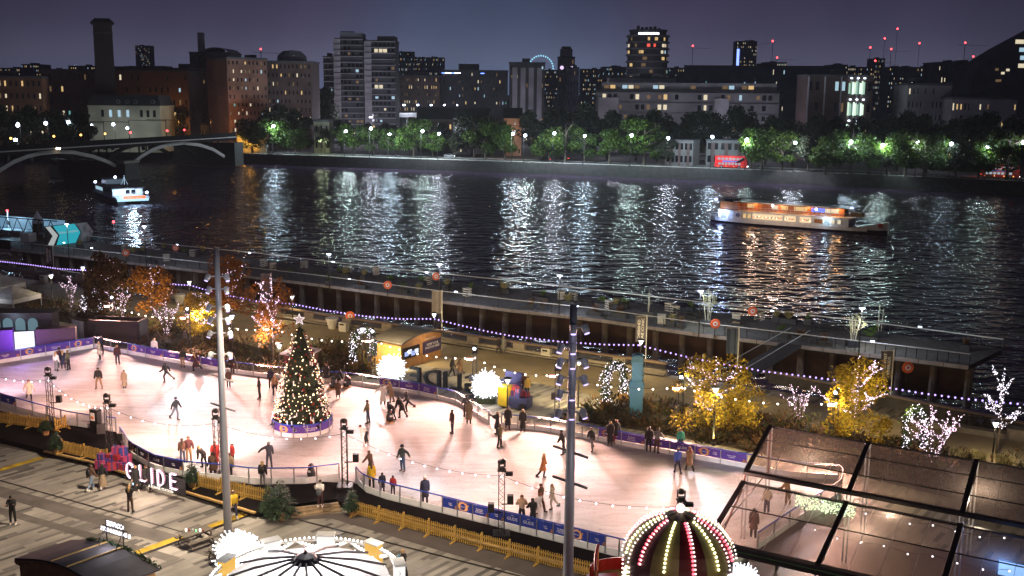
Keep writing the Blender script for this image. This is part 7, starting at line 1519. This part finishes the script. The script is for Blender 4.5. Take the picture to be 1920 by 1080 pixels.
# pavilion floor, benches, greenery, screen, strings
o=MB().prism([tuple(TN(t0+.4,nr+.1,0)[:2]),tuple(TN(T1,nr+.1,0)[:2]),tuple(TN(T1,n0-6,0)[:2]),tuple(TN(t0+1.2,n0-6,0)[:2]),tuple(TN(t0+1.4,n0+2,0)[:2])],.03,.46,world_noise('dark pavilion floor',(.045,.025,.02),.3,.8,.45)); o=o.build('pavilion_floor'); tag(o,'dark raised floor inside the glass pavilion','floor',kind='structure')
M_bw=pm('warm bench timber',(.35,.16,.08),.6,0,.2)
for i,(t,n_,l) in enumerate([(4.6,-.6,2.2),(6.9,-1.2,4.6),(6.0,1.8,7.5),(13.0,1.9,7.0)]):
    o=thing('long_bench','warm timber long bench inside the glass pavilion, %s'%['short slatted one near the front','in the front row','below the bulb string in the middle','farthest to the right'][i],'bench',TN(t0+t,n0+n_+1.3,.46),BA,'benches in the pavilion'); MB().box((0,0,.45),(l,.45 if i else 1.5,.06),M_bw).build('seat',o); q=MB()
    for s in(-1,1): q.box((s*l*.42,0,.21),(.08,.4,.42),M_frame)
    q.build('legs',o)
o=thing('glowing_greenery','bright lime-white glowing foliage strip hanging inside the pavilion','light decoration',TN(t0+4.6,ne-.4,3.6),BA); g=random.Random(9); q=MB(); e_=emi('lime white sprigs',(.72,1,.6),3.2)
for i in range(520): q.octa((g.uniform(-1.6,1.6),g.uniform(-.25,.25),g.uniform(-.33,.33)),g.uniform(.02,.05),e_)
f=q.build('glowing_sprigs',o); lamp('POINT',(0,-.7,-.3),90,(.75,1,.6),o,.3)
o=thing('blue_screen','blue-white glowing screen inside the pavilion at the right edge','screen',TN(t0+13.6,ne-1.6,2.5),BA); MB().box((0.6,0,.2),(1.5,.08,.7),emi('blue screen glow',(.25,.5,1),2.4)).build('display',o); MB().box((0.6,.08,.2),(1.7,.08,.9),M_frame).build('frame',o); lamp('POINT',(0,-.8,.4),160,(.2,.4,1),o,.3)
for i,(n_,z,ta,tb) in enumerate([(ne-.5,3.9,4.5,13.5),(n1-2.0,3.0,4.6,14)]):
    pts=[TN(t0+ta+(tb-ta)*k/12,n_,z-.25*abs(math.sin(PI*k/4))) for k in range(13)]; string('string of white bulbs hung inside the glass pavilion, %s'%['along the clerestory gap','under the lower roof','near the left gable','under the upper roof to the right'][i],pts,1.1,bm_c,'bulb strings in the pavilion')
for t,n_,z,pw in((3,nr-2,4.4,260),(8,ne-.4,3.6,300),(12,nr-2,4.4,300),(7,n1-2,2.8,260)): lamp('POINT',TN(t0+t,n_,z),pw,(1,.78,.55),None,.2)
# ================================================================== PEOPLE
PC={'black':(.012,.012,.014),'navy':(.02,.025,.06),'maroon':(.07,.018,.022),'red':(.45,.03,.03),'white':(.68,.66,.63),'cream':(.50,.44,.35),'beige':(.38,.28,.18),'tan':(.32,.20,.11),'brown':(.12,.06,.035),'grey':(.22,.22,.23),'olive':(.10,.095,.045),'camo':(.13,.11,.05),'jeans':(.05,.075,.14),'ljeans':(.22,.30,.42),'blue':(.05,.10,.40),'green':(.03,.30,.17),'orange':(.42,.16,.04),'yellow':(.65,.42,.02),'pink':(.55,.32,.33),'mustard':(.32,.20,.03),'slate':(.045,.055,.085),'plaid':(.045,.06,.05),'purple':(.05,.03,.10),'steel':(.12,.13,.15),'teal':(.03,.12,.14)}
for _k in PC:
    if _k not in('white','cream','yellow','green','blue','pink'): PC[_k]=tuple(v*.68 for v in PC[_k])
def cloth(k,kind): 
    return pm('%s %s'%(k,kind),PC[k],.85 if kind!='boots' else .5,0,.55 if k in('plaid','camo') else .16,18 if k in('plaid','camo') else 7)
SK=[pm('fair skin',(.55,.34,.25),.5,0,.06,9),pm('brown skin',(.28,.15,.09),.5,0,.06,9)]
HAIR={'dk':pm('dark hair',(.018,.012,.01),.5,0,.2,30),'br':pm('brown hair',(.07,.035,.018),.5,0,.25,30),'bl':pm('blond hair',(.36,.22,.09),.5,0,.25,30),'rd':pm('red hair',(.20,.05,.018),.5,0,.25,30),'gy':pm('grey hair',(.25,.24,.23),.5,0,.2,30)}
POSE={ # lean, legL(sw,spread,knee), legR, armL(fwd,out,elbow), armR, headlean
'stand':(.03,(.05,.06,.06),(-.04,.06,.04),(.1,.14,.25),(.05,.14,.2),.05),
'pocket':(.02,(.03,.07,.05),(.0,.07,.05),(-.1,.3,.75),(-.1,.3,.75),.1),
'glide':(.16,(.28,.06,.42),(-.42,.14,.28),(.3,.4,.35),(-.2,.45,.3),-.1),
'stride':(.34,(.5,.05,.7),(-.75,.16,.2),(.6,.25,.8),(-.5,.3,.6),-.2),
'wide':(.08,(.12,.26,.2),(.05,.26,.2),(.1,.25,.3),(.1,.25,.3),.12),
'armsout':(.08,(.06,.1,.15),(.0,.1,.12),(.15,1.25,.2),(.15,1.2,.25),.0),
'armR':(.06,(.08,.1,.15),(-.05,.1,.12),(.25,.25,.3),(.2,1.2,.1),.0),
'armL':(.06,(.08,.1,.15),(-.05,.1,.12),(.2,1.2,.1),(.25,.25,.3),.0),
'bend':(1.05,(.35,.1,.55),(.1,.1,.4),(.9,.12,.2),(.9,.12,.2),-.4),
'push':(.75,(.35,.09,.45),(-.35,.1,.3),(1.0,.12,.15),(1.0,.12,.15),-.3),
'phone':(.03,(.02,.08,.04),(.0,.08,.04),(.75,.05,1.35),(.75,.05,1.35),.45),
'photo':(.0,(.02,.1,.04),(.0,.1,.04),(1.35,.12,.9),(1.35,.12,.9),.05),
'walk':(.06,(.38,.04,.2),(-.36,.04,.35),(-.3,.1,.25),(.35,.1,.35),.02),
'reach':(.3,(.1,.08,.1),(-.15,.08,.1),(.9,.2,.1),(.4,.3,.4),.0),
'onrail':(.32,(.05,.1,.1),(-.1,.1,.05),(.85,.25,.6),(.85,.25,.6),.1),
'hold':(.0,(.02,.08,.04),(.0,.08,.04),(.45,.1,1.5),(.9,.0,1.5),.05),
'sit':(.12,(1.45,.1,1.45),(1.4,.12,1.4),(.5,.1,.9),(.5,.1,.9),.2)}
BONES=[(0,1,'torso'),(1,2,'torso'),(2,3,'torso'),(3,4,'head'),(4,5,'head'),(5,6,'head'),(2,7,'torso'),(7,8,'arm'),(8,9,'arm'),(9,10,'hand'),(2,11,'torso'),(11,12,'arm'),(12,13,'arm'),(13,14,'hand'),(0,15,'hip'),(15,16,'thigh'),(16,17,'shin'),(17,18,'foot'),(0,19,'hip'),(19,20,'thigh'),(20,21,'shin'),(21,22,'foot')]
RAD=[.138,.128,.150,.062,.064,.092,.074,.082,.058,.036,.038,.082,.058,.036,.038,.098,.068,.050,.038,.098,.068,.050,.038]
def skeleton(pose,k):
    ln,lL,lR,aL,aR,hl=POSE[pose]; s=Vector((0,-math.sin(ln),math.cos(ln))); f=Vector((0,-math.cos(ln),-math.sin(ln))); p=Vector((0,0,0)); J=[p,p+s*.2,p+s*.40,p+s*.56]
    h=Vector((0,-math.sin(ln*.35+hl),math.cos(ln*.35+hl))); J+=[J[3]+h*.06,J[3]+h*.15,J[3]+h*.235]; hf=Vector((0,-math.cos(ln*.35+hl),-math.sin(ln*.35+hl)))
    for sd,a in((1,aL),(-1,aR)):
        sh=p+s*.47+Vector((sd*.185,0,0)); d=lambda fw,o:(-s*math.cos(fw)*math.cos(o)+f*math.sin(fw)*math.cos(o)+Vector((sd*math.sin(o),0,0))).normalized()
        e=sh+d(a[0],a[1])*.285; w=e+d(a[0]+a[2],a[1]*.6)*.25; J+=[sh,e,w,w+d(a[0]+a[2]+.15,a[1]*.5)*.085]
    for sd,a in((1,lL),(-1,lR)):
        hp=p+Vector((sd*.088,0,-.03)); d=lambda sw,sp:Vector((sd*math.sin(sp),-math.sin(sw)*math.cos(sp),-math.cos(sw)*math.cos(sp)))
        kn=hp+d(a[0],a[1])*.43; an=kn+d(a[0]-a[2],a[1]*.5)*.43; tz=max(-.6,min(.5,(a[0]-a[2])*.6)); J+=[hp,kn,an,an+Vector((sd*.02,-.17*math.cos(tz),-.045+.17*math.sin(tz)*.6))]
    return [j*k for j in J],hf,h
def segd(p,a,b):
    d=b-a; t=max(0,min(1,(p-a).dot(d)/max(1e-9,d.dot(d)))); return (p-a-d*t).length
PEOPLE=[]
def person(x,y,yaw,h,pose,top,bot,hair,label,z=ICE,coat=0,hat=None,skate='black',sk=0,extra=None,puff=.026,group=None):
    PEOPLE.append(dict(x=x,y=y,yaw=yaw,h=h,pose=pose,top=top,bot=bot,hair=hair,label=label,z=z,coat=coat,hat=hat,skate=skate,sk=sk,extra=extra,puff=puff,group=group))
p_=person
# skaters, far left
p_(106,696,170,1.7,'stand','white','grey','bl','skater in a white jacket and grey trousers seen from behind, in the left trio')
p_(113,690,10,1.78,'stand','maroon','black','dk','skater in a dark hat and maroon jacket facing out of the left trio',hat='black')
p_(119,692,200,1.68,'glide','navy','maroon','bl','blond skater in a dark coat and dark red leggings in the left trio',coat=.5)
p_(129,694,265,1.78,'stand','olive','black','br','skater in an olive jacket and black trousers, right of the left trio')
p_(187,675,300,1.7,'armR','cream','black','bl','skater in a cream coat with one arm stretched, at the far left corner',coat=.4)
p_(191,664,190,1.72,'stand','navy','black','gy','skater in dark clothes by the far left corner boards')
p_(221,684,20,1.8,'stand','maroon','navy','bl','skater with fair hair, maroon jacket and navy jeans near the far corner')
p_(186,729,0,1.8,'wide','black','tan','dk','skater in a black puffer and tan trousers facing the camera, at left',puff=.045)
p_(234,731,350,1.66,'stand','beige','black','br','skater in a long beige coat and black leggings, at left',coat=.62,skate='white')
p_(56,752,30,1.75,'glide','cream','black','rd','skater in an open cream coat leaning on one leg, at the left edge',coat=.35)
p_(290,671,170,1.78,'stand','white','black','bl','person in a white puffer and black leggings at the far boards',skate='white',puff=.05)
p_(313,717,250,1.76,'stride','black','black','dk','skater all in black striding left, before the far purple banners')
p_(343,690,190,1.74,'stand','black','tan','br','skater in a black jacket and tan trousers by the far boards')
p_(367,696,235,1.70,'stride','maroon','black','bl','skater in a dark red coat leaning towards the tan-trousered skater',coat=.5)
p_(436,700,350,1.78,'stand','black','maroon','br','skater in a dark jacket and dark red trousers right of the tall mast')
p_(429,727,15,1.5,'stand','brown','maroon','dk','child in a brown jacket and dark red trousers just right of the tall mast')
p_(330,788,60,1.78,'glide','black','steel','dk','skater in a dark vest and cap gliding alone, mid ice at left',hat='cap')
p_(343,868,200,1.68,'stand','brown','jeans','dk','skater with long dark hair, brown jacket and blue jeans above the GLIDE sign')
p_(355,867,10,1.78,'pocket','maroon','tan','br','skater in a maroon jacket and tan trousers above the GLIDE sign')
p_(384,876,250,1.68,'bend','black','black','bl','blond person in black bending beside the near left boards')
p_(404,876,20,1.75,'stand','red','navy','br','person in a red coat half hidden by a lighting tower',coat=.55)
p_(400,894,200,1.72,'push','brown','black','dk','person in a dark brown coat stooping at the near left boards',coat=.4,z=DECK)
p_(437,876,300,1.66,'stand','red','black','br','person in a red puffer and white bobble hat right of the tall mast',hat='white',puff=.045)
p_(432,897,160,1.7,'stand','beige','black','br','person in a beige jacket behind the tall mast at the boards',z=DECK)
# around the Christmas tree
p_(487,747,280,1.76,'armsout','black','black','dk','skater all in black with arms spread, left of the Christmas tree')
p_(516,742,200,1.68,'stand','tan','black','bl','skater with long fair hair, tan jacket and black leggings left of the Christmas tree')
p_(508,729,180,1.72,'stand','navy','black','dk','skater in dark clothes behind the tan-jacketed skater')
p_(612,719,10,1.74,'stand','black','cream','rd','red-haired person in a long black coat right of the Christmas tree',coat=.5)
p_(631,727,70,1.75,'push','black','black','dk','person in a black puffer stooping over a skating aid right of the Christmas tree',puff=.05)
p_(634,747,20,1.45,'stand','brown','black','br','girl in a long brown coat right of the Christmas tree',coat=.6)
p_(656,726,250,1.35,'bend','pink','black','rd','child in a pink jacket bending over a penguin aid by the far boards')
p_(718,760,10,1.7,'armR','white','black','dk','skater in a long white coat with dark hair, before the purple banners',coat=.6)
p_(734,755,250,1.72,'reach','tan','steel','bl','skater in a tan coat turned to the white coat',coat=.45)
p_(690,794,260,1.74,'armL','camo','jeans','dk','skater in an olive jacket, beanie and jeans holding one arm out, centre',hat='navy')
p_(739,789,260,1.75,'bend','black','black','dk','person in black bending double over a penguin aid, centre')
p_(754,784,230,1.75,'push','black','black','dk','person in a long black puffer stooping behind the bending one',puff=.05,coat=.3)
p_(765,772,290,1.72,'stride','black','black','br','skater in black lunging away from the bending group')
p_(688,834,280,1.74,'bend','white','black','br','skater in a white top bending far forward, below the Christmas tree',skate='white')
p_(848,813,300,1.78,'stand','maroon','navy','dk','skater in a dark red jacket standing alone right of centre')
p_(874,782,200,1.75,'armR','steel','black','dk','skater in a grey top behind the long beige coat')
p_(879,795,180,1.78,'stand','beige','black','br','skater in a long beige coat seen from behind, right of centre',coat=.62)
p_(952,806,20,1.75,'stand','black','maroon','dk','person in a long black coat by the rink gate',coat=.6)
p_(932,815,290,1.7,'photo','black','black','rd','red-haired person in black raising a phone by the rink gate',coat=.5)
p_(937,840,60,1.72,'armL','camo','black','br','skater in a camouflage jacket with an arm out, near the rink gate')
p_(505,878,200,1.78,'armL','slate','slate','gy','skater in blue-grey clothes with the left arm out, lower left of centre')
p_(493,913,180,1.7,'stand','black','grey','bl','person with a black backpack and grey trousers at the near boards',z=DECK,extra='pack')
p_(755,884,330,1.78,'armL','plaid','jeans','dk','skater in a dark checked jacket, flat cap and jeans, arm stretched right',hat='cap')
p_(696,893,240,1.7,'reach','brown','brown','br','person in a brown coat reaching left behind the yellow jacket',coat=.4)
p_(697,915,190,1.66,'stand','yellow','black','br','person with long brown hair in a bright yellow jacket at the near boards',coat=.3)
p_(717,926,200,1.35,'stand','navy','navy','br','child in a dark coat with a pale collar at the near boards',coat=.4)
p_(737,930,170,1.3,'stand','red','black','dk','child in a red jacket at the near boards')
p_(797,946,190,1.74,'stand','navy','navy','bl','person in a navy coat and cream beanie leaning near the boards',coat=.45,hat='white')
p_(980,810,350,1.7,'stand','black','black','bl','fair-haired person in a long black coat by the far boards, left of the right mast',coat=.68)
p_(1056,852,280,1.74,'reach','black','black','dk','skater in a black hooded top just left of the right mast')
p_(1109,846,320,1.72,'glide','black','grey','br','skater in a black jacket and pale grey trousers right of the right mast')
p_(1144,835,340,1.72,'stand','black','black','bl','person in a long black coat before the purple banners',coat=.68)
p_(1155,832,20,1.75,'stand','black','red','rd','person in a black coat and red trousers beside the long black coat',coat=.35)
p_(1216,847,180,1.76,'stand','black','black','dk','person in black leaning by the purple banners')
p_(1231,850,150,1.76,'onrail','grey','brown','br','person in a grey sweater and brown trousers leaning on the purple boards')
p_(1275,848,10,1.68,'stand','green','black','rd','person in a bright green scarf top by the far right boards')
p_(1270,889,190,1.76,'walk','blue','navy','dk','skater in a blue jacket and navy jeans at right')
p_(1292,884,200,1.7,'walk','tan','black','rd','skater with long red hair in a tan coat beside the blue jacket',coat=.45)
p_(1018,897,90,1.68,'glide','orange','black','bl','skater in an orange coat and black leggings, left of the right mast',coat=.35)
p_(1013,960,60,1.76,'walk','brown','brown','br','person in a dark brown coat in the group by the blue banners')
p_(1036,955,270,1.6,'glide','cream','cream','bl','young skater in a cream outfit by the right mast')
p_(1000,966,70,1.68,'bend','white','black','rd','person in a white top bending in the group by the blue banners')
p_(978,984,180,1.74,'onrail','beige','black','br','person in a camel hooded coat seen from behind at the blue banners',puff=.04)
p_(999,988,190,1.66,'onrail','black','black','dk','long-haired person in black seen from behind at the blue banners')
# plaza
p_(172,920,150,1.78,'walk','brown','ljeans','dk','walker in a black and brown jacket and light blue jeans on the plaza',z=0,skate='shoe',extra='pack')
p_(193,916,170,1.68,'walk','black','beige','dk','walker with a ponytail, black top and long beige skirt on the plaza',z=0,skate='shoe',coat=.0)
p_(256,922,20,1.72,'stand','black','black','bl','walker in a long black coat in front of the GLIDE sign',z=0,skate='shoe',coat=.6)
p_(275,921,60,1.76,'walk','black','black','br','walker in black mid-stride before the GLIDE sign',z=0,skate='shoe')
p_(245,960,175,1.7,'photo','black','brown','bl','long-haired person photographing the GLIDE sign from the plaza',z=0,skate='black')
p_(25,983,10,1.78,'phone','black','black','dk','person all in black looking at a phone on the plaza at the left edge',z=0,skate='shoe')
p_(439,971,30,1.72,'walk','yellow','navy','br','walker in a mustard yellow jacket passing behind the tall mast',z=0,skate='shoe')
p_(601,950,350,1.68,'hold','white','maroon','dk','person in a white top carrying a grey coat on the black deck',z=DECK,skate='shoe',extra='coat')
p_(755,1090,60,1.78,'walk','black','black','bl','walker with a bright blue backpack at the bottom of the picture',z=0,skate='black',extra='bluepack')
# promenade
p_(935,665,20,1.78,'walk','black','black','br','walker in a dark coat on the promenade, of the distant pair',z=0,skate='shoe')
p_(944,662,0,1.72,'walk','grey','black','bl','walker in a pale grey coat on the promenade, of the distant pair',z=0,skate='shoe',coat=.5)
p_(848,706,110,1.78,'walk','black','black','dk','walker in black crossing the paving behind the backwards letters',z=0,skate='shoe')
p_(863,704,290,1.76,'walk','brown','brown','br','walker in a brown coat facing the walker in black',z=0,skate='shoe',coat=.45)
p_(982,737,20,1.66,'stand','maroon','black','dk','person in a dark red coat beside the gift cart',z=0,skate='black')
p_(989,741,340,1.6,'stand','mustard','black','dk','person in a mustard coat with white sleeves beside the gift cart',z=0,skate='black',puff=.04,coat=.2)
for i,(x,y,c) in enumerate(((1790,805,'brown'),(1817,806,'black'),(1838,808,'navy'))): p_(x,y,160,1.7,'sit',c,'black',['br','dk','dk'][i],['person in a brown coat sitting on the concrete bench at right','person in black sitting in the middle of the concrete bench','person in navy sitting at the right of the concrete bench'][i],z=0,skate='shoe')
p_(1437,965,200,1.7,'pocket','cream','navy','br','person in a cream puffer inside the left end of the glass pavilion',z=.46,skate='shoe',puff=.04)
p_(1412,1008,160,1.74,'stand','brown','black','dk','person in a brown coat behind the striped tower, by the pavilion gable',z=.46,skate='shoe',coat=.4)
p_(1476,948,220,1.7,'onrail','tan','tan','bl','person in tan leaning at the rink edge inside the pavilion',z=.46,skate='shoe')
# build all skeletons first, then evaluate them in one go
tmp=[]
for d in PEOPLE:
    k=d['h']/1.745; J,hf,hu=skeleton(d['pose'],k); lift=0
    base=min(J[17].z,J[21].z)-(.115 if d['skate'] in('black','white') and d['z']==ICE else .085)*k
    if d['pose']=='sit': base=-.46
    J=[j-Vector((0,0,base)) for j in J]; me=bpy.data.meshes.new('person_body'); me.from_pydata([tuple(j) for j in J],[(a,b) for a,b,_ in BONES],[]); ob=bpy.data.objects.new('skeleton_tmp',me); C.objects.link(ob); ob.modifiers.new('skin','SKIN')
    sv=me.skin_vertices[0].data
    for i,r in enumerate(RAD): sv[i].radius=(r*k,r*k); sv[i].use_root=(i==0)
    sb=ob.modifiers.new('sub','SUBSURF'); sb.levels=1; sb.render_levels=1; tmp.append((ob,J,hf,hu,k))
dg=bpy.context.evaluated_depsgraph_get(); ev=[bpy.data.meshes.new_from_object(t[0].evaluated_get(dg)) for t in tmp]
for t in tmp: bpy.data.objects.remove(t[0])
def shell(me,fs,off,mt,name,par,extra=None):
    q=MB(); mp={}; V_=[]; F_=[]
    for f in fs:
        r=[]
        for vi in me.polygons[f].vertices:
            if vi not in mp: v=me.vertices[vi]; mp[vi]=len(V_); V_.append(v.co+v.normal*off)
            r.append(mp[vi])
        F_.append(r)
    if V_: q.add(V_,F_,mt)
    if extra: extra(q)
    return q.build(name,par,smooth=True) if q.v else None
for d,t,me in zip(PEOPLE,tmp,ev):
    _,J,hf,hu,k=t; skin=SK[d['sk']]; me.name='person_body'; me.materials.clear(); me.materials.append(skin)
    loc=P(d['x'],d['y'],d['z']); o=thing('person',d['label'],'person',loc,math.radians(d['yaw']),d['group'])
    vb=[]
    cls=[]
    for f in me.polygons:
        c=f.center; cls.append(min(BONES,key=lambda b:segd(c,J[b[0]],J[b[1]])-RAD[b[0]]*k*.6)[2])
    # face, ears and fingers join the body mesh
    q=MB(); q.v=[tuple(v.co) for v in me.vertices]; q.f=[list(f.vertices) for f in me.polygons]; q.m=[0]*len(q.f); q.mats=[skin]
    hc=J[5]; ex=Vector((1,0,0)); q.tube([hc+hf*.085*k,hc+hf*.12*k-hu*.025*k],[.012*k,.018*k],skin,5)
    for s in(-1,1): q.octa(hc+hf*.088*k+ex*s*.034*k+hu*.012*k,.011*k,M_head); q.octa(hc+ex*s*.095*k-hu*.005*k,.024*k,skin)
    q.tube([hc+hf*.088*k-hu*.052*k-ex*.022*k,hc+hf*.09*k-hu*.052*k+ex*.022*k],.006*k,pm('lips',(.35,.12,.1),.5,0,0),4)
    for a,b,s in((9,10,1),(13,14,-1)):
        dr=(J[b]-J[a]).normalized(); sd=dr.cross(Vector((0,-1,.3))).normalized(); pn=dr.cross(sd)
        for j,l in enumerate((.07,.078,.074,.058)): p0=J[b]+sd*(j-1.5)*.019*k; p1=p0+dr*l*.55*k; q.tube([p0-dr*.02*k,p1,p1+(dr*.75+pn*.5)*l*.5*k],[.0095*k,.009*k,.007*k],skin,5)
        p0=J[a].lerp(J[b],.55)+sd*.03*k*s; q.tube([p0,p0+(sd*s*.8+dr*.5)*.035*k,p0+(sd*s*.6+dr*.9)*.06*k],[.012*k,.011*k,.008*k],skin,5)
    body=q.build('body',o,smooth=True)
    tf=[i for i,c in enumerate(cls) if c in('torso','arm')]; lf=[i for i,c in enumerate(cls) if c in('hip','thigh','shin')]
    long_=d['coat']>0
    def skirt(q,d=d,J=J,k=k,mt=None):
        cl=d['coat']*k; up=.08*k; n=12; rings=[]
        for j in range(5):
            u=j/4; zz=up-(cl+up)*u; c=J[0].copy(); c.z=J[0].z+zz
            sp=0
            if zz<0:
                kk=min(1,-zz/(.43*k)); l_=J[15].lerp(J[16],kk); r_=J[19].lerp(J[20],kk); m_=(l_+r_)/2; c.x,c.y=m_.x,m_.y; sp=(l_-r_).length*.5
            rings.append([(c.x+math.cos(2*PI*i/n)*(.185*k+.05*u*k+max(0,abs(sp)-.09)*.6),c.y+math.sin(2*PI*i/n)*(.155*k+.06*u*k+max(0,abs(sp)-.09)*.6),c.z+.012*math.sin(i*2.1)*u) for i in range(n)])
        vs=[v for r in rings for v in r]; q.add(vs,[(a*n+(i+1)%n,a*n+i,(a+1)*n+i,(a+1)*n+(i+1)%n) for a in range(4) for i in range(n)],mt)
    mt=cloth(d['top'],'jacket'); name='coat' if long_ else 'jacket'
    shell(me,tf,d['puff']*k+.004,mt,name,o,(lambda q:skirt(q,mt=mt)) if long_ else None)
    mt2=cloth(d['bot'],'trousers')
    if d['bot']=='beige' and 'skirt' in d['label']:
        d['coat']=.75; shell(me,lf,.008*k,mt2,'skirt',o,lambda q:skirt(q,mt=mt2))
    else: shell(me,lf,.014*k,mt2,'trousers',o)
    if 'white sleeves' in d['label'] : pass
    ice=d['z']==ICE and d['skate']!='shoe'
    for a,b in((17,18),(21,22)):
        an,to=J[a],J[b]; dr=(to-an); dr.z=0; dr=dr.normalized() if dr.length>1e-6 else Vector((0,-1,0)); mtb=cloth('white' if d['skate']=='white' or (d['skate']=='shoe' and d['x']%3<2) else 'black','boots'); q=MB()
        q.tube([an+Vector((0,0,.12*k)),an+Vector((0,0,.0)),an-Vector((0,0,.05*k))],[.06*k,.062*k,.06*k],mtb,8); q.tube([an-dr*.05*k-Vector((0,0,.035*k)),an+dr*.06*k-Vector((0,0,.04*k)),an+dr*.19*k-Vector((0,0,.052*k))],[.052*k,.055*k,.035*k],mtb,8)
        q=q.build('skate' if ice else 'shoe',o)
        if ice: MB().box(an+dr*.06*k-Vector((0,0,.10*k)),(.012,.29*k,.04*k),M_alu,math.atan2(-dr.x,dr.y)).build('blade',q)
    # hair and hats
    hm=HAIR[d['hair']]; q=MB(); hc=J[5]; r=.112*k; back=-hf
    V0=len(q.v); q.ball((0,0,0),r,hm,10,7); rot=Matrix((Vector((1,0,0)),-hf,hu)).transposed()
    long_h=('long' in d['label'] and 'hair' in d['label']) or d['hair'] in('rd','bl') and d['h']<1.72 or 'red-haired' in d['label']
    q.v=[tuple(hc+hu*.022*k+back*.028*k+rot@Vector((v[0],v[1]*1.0,v[2]*.95 if v[2]>0 else v[2]*.72))) for v in q.v]
    if long_h: q.tube([hc+back*.05*k+hu*.03*k,hc+back*.10*k-hu*.12*k,J[2]+back*.17*k+Vector((0,0,-.02*k))],[.10*k,.095*k,.05*k],hm,8,flat=.7)
    q.build('hair',o,smooth=True)
    if d['hat']:
        hcol={'cap':'navy','white':'white','black':'black','navy':'navy'}[d['hat']]; q=MB(); q.lathe([(r*1.08,0),(r*1.12,.04*k),(r*1.0,.09*k),(r*.6,.135*k),(.01,.15*k)],cloth(hcol,'hat'),12)
        if d['hat']=='white': q.ball((0,0,.17*k),.04*k,cloth(hcol,'hat'),6,4)
        if d['hat']=='cap': q.box((0,-r*1.3,.02*k),(.15*k,.12*k,.015*k),cloth(hcol,'hat'))
        q.v=[tuple(hc+hu*.035*k+rot@Vector(v)) for v in q.v]; q.build('cap' if d['hat']=='cap' else 'woolly_hat',o,smooth=True)
    if d['extra'] in('pack','bluepack'):
        s=(J[2]-J[0]).normalized(); c=J[0].lerp(J[2],.75); bk=Vector((0,1,0)); q=MB(); n0=len(q.v); mm_=pm('bright blue backpack',(.06,.26,.42),.7,0,.2,8) if d['extra']=='bluepack' else cloth('black','boots'); q.ball((0,0,0),.2*k,mm_,10,7,(.85,.55,1.15)); q.v=[(v[0]+c.x,v[1]+c.y+.20*k,v[2]+c.z) for v in q.v]
        for sd in(-1,1): q.tube([c+Vector((sd*.09,.12,.16)),c+Vector((sd*.11,-.1,.2)),c+Vector((sd*.11,-.14,-.05))],.02,mm_,4)
        b=q.build('backpack',None,loc,math.radians(d['yaw']),True); tag(b,{493:'black backpack worn by the person with grey trousers at the near boards',172:'black backpack on the plaza walker in light blue jeans',755:'bright blue backpack on the walker at the bottom of the picture'}[d['x']],'backpack')
    if d['extra']=='coat':
        q=MB(); c=J[10]; q.ball((c.x-.12,c.y-.1,c.z-.14),.17,cloth('steel','jacket'),10,7,(1.1,.6,1.5)); b=q.build('carried_coat',None,loc,math.radians(d['yaw']),True); tag(b,'grey coat held over the arm of the person in white on the deck','coat')
    if d['pose'] in('phone','photo'):
        m_=(J[10]+J[14])/2; b=MB().box((m_.x,m_.y-.02,m_.z+.06),(.085,.014,.16),M_dglass).box((m_.x,m_.y-.012,m_.z+.06),(.075,.006,.145),emi('phone screen',(.6,.75,1),2)).build('phone',None,loc,math.radians(d['yaw'])); tag(b,'phone held up by the %s'%(' '.join(d['label'].split()[:9])),'phone')
    bpy.data.meshes.remove(me)
# ================================================================== HAZE
mt=bpy.data.materials.new('night haze'); mt.use_nodes=True; t=mt.node_tree; t.nodes.clear(); o_=t.nodes.new('ShaderNodeOutputMaterial'); v=t.nodes.new('ShaderNodeVolumePrincipled')
v.inputs['Color'].default_value=(.86,.9,1,1); v.inputs['Density'].default_value=.00013; v.inputs['Anisotropy'].default_value=.2; t.links.new(v.outputs[0],o_.inputs['Volume'])
try: mt.cycles.homogeneous_volume=True
except Exception: pass
hz=MB().box((0,1500,140),(5200,3400,300),mt).build('haze'); tag(hz,'thin night haze over river and city','haze',kind='stuff')
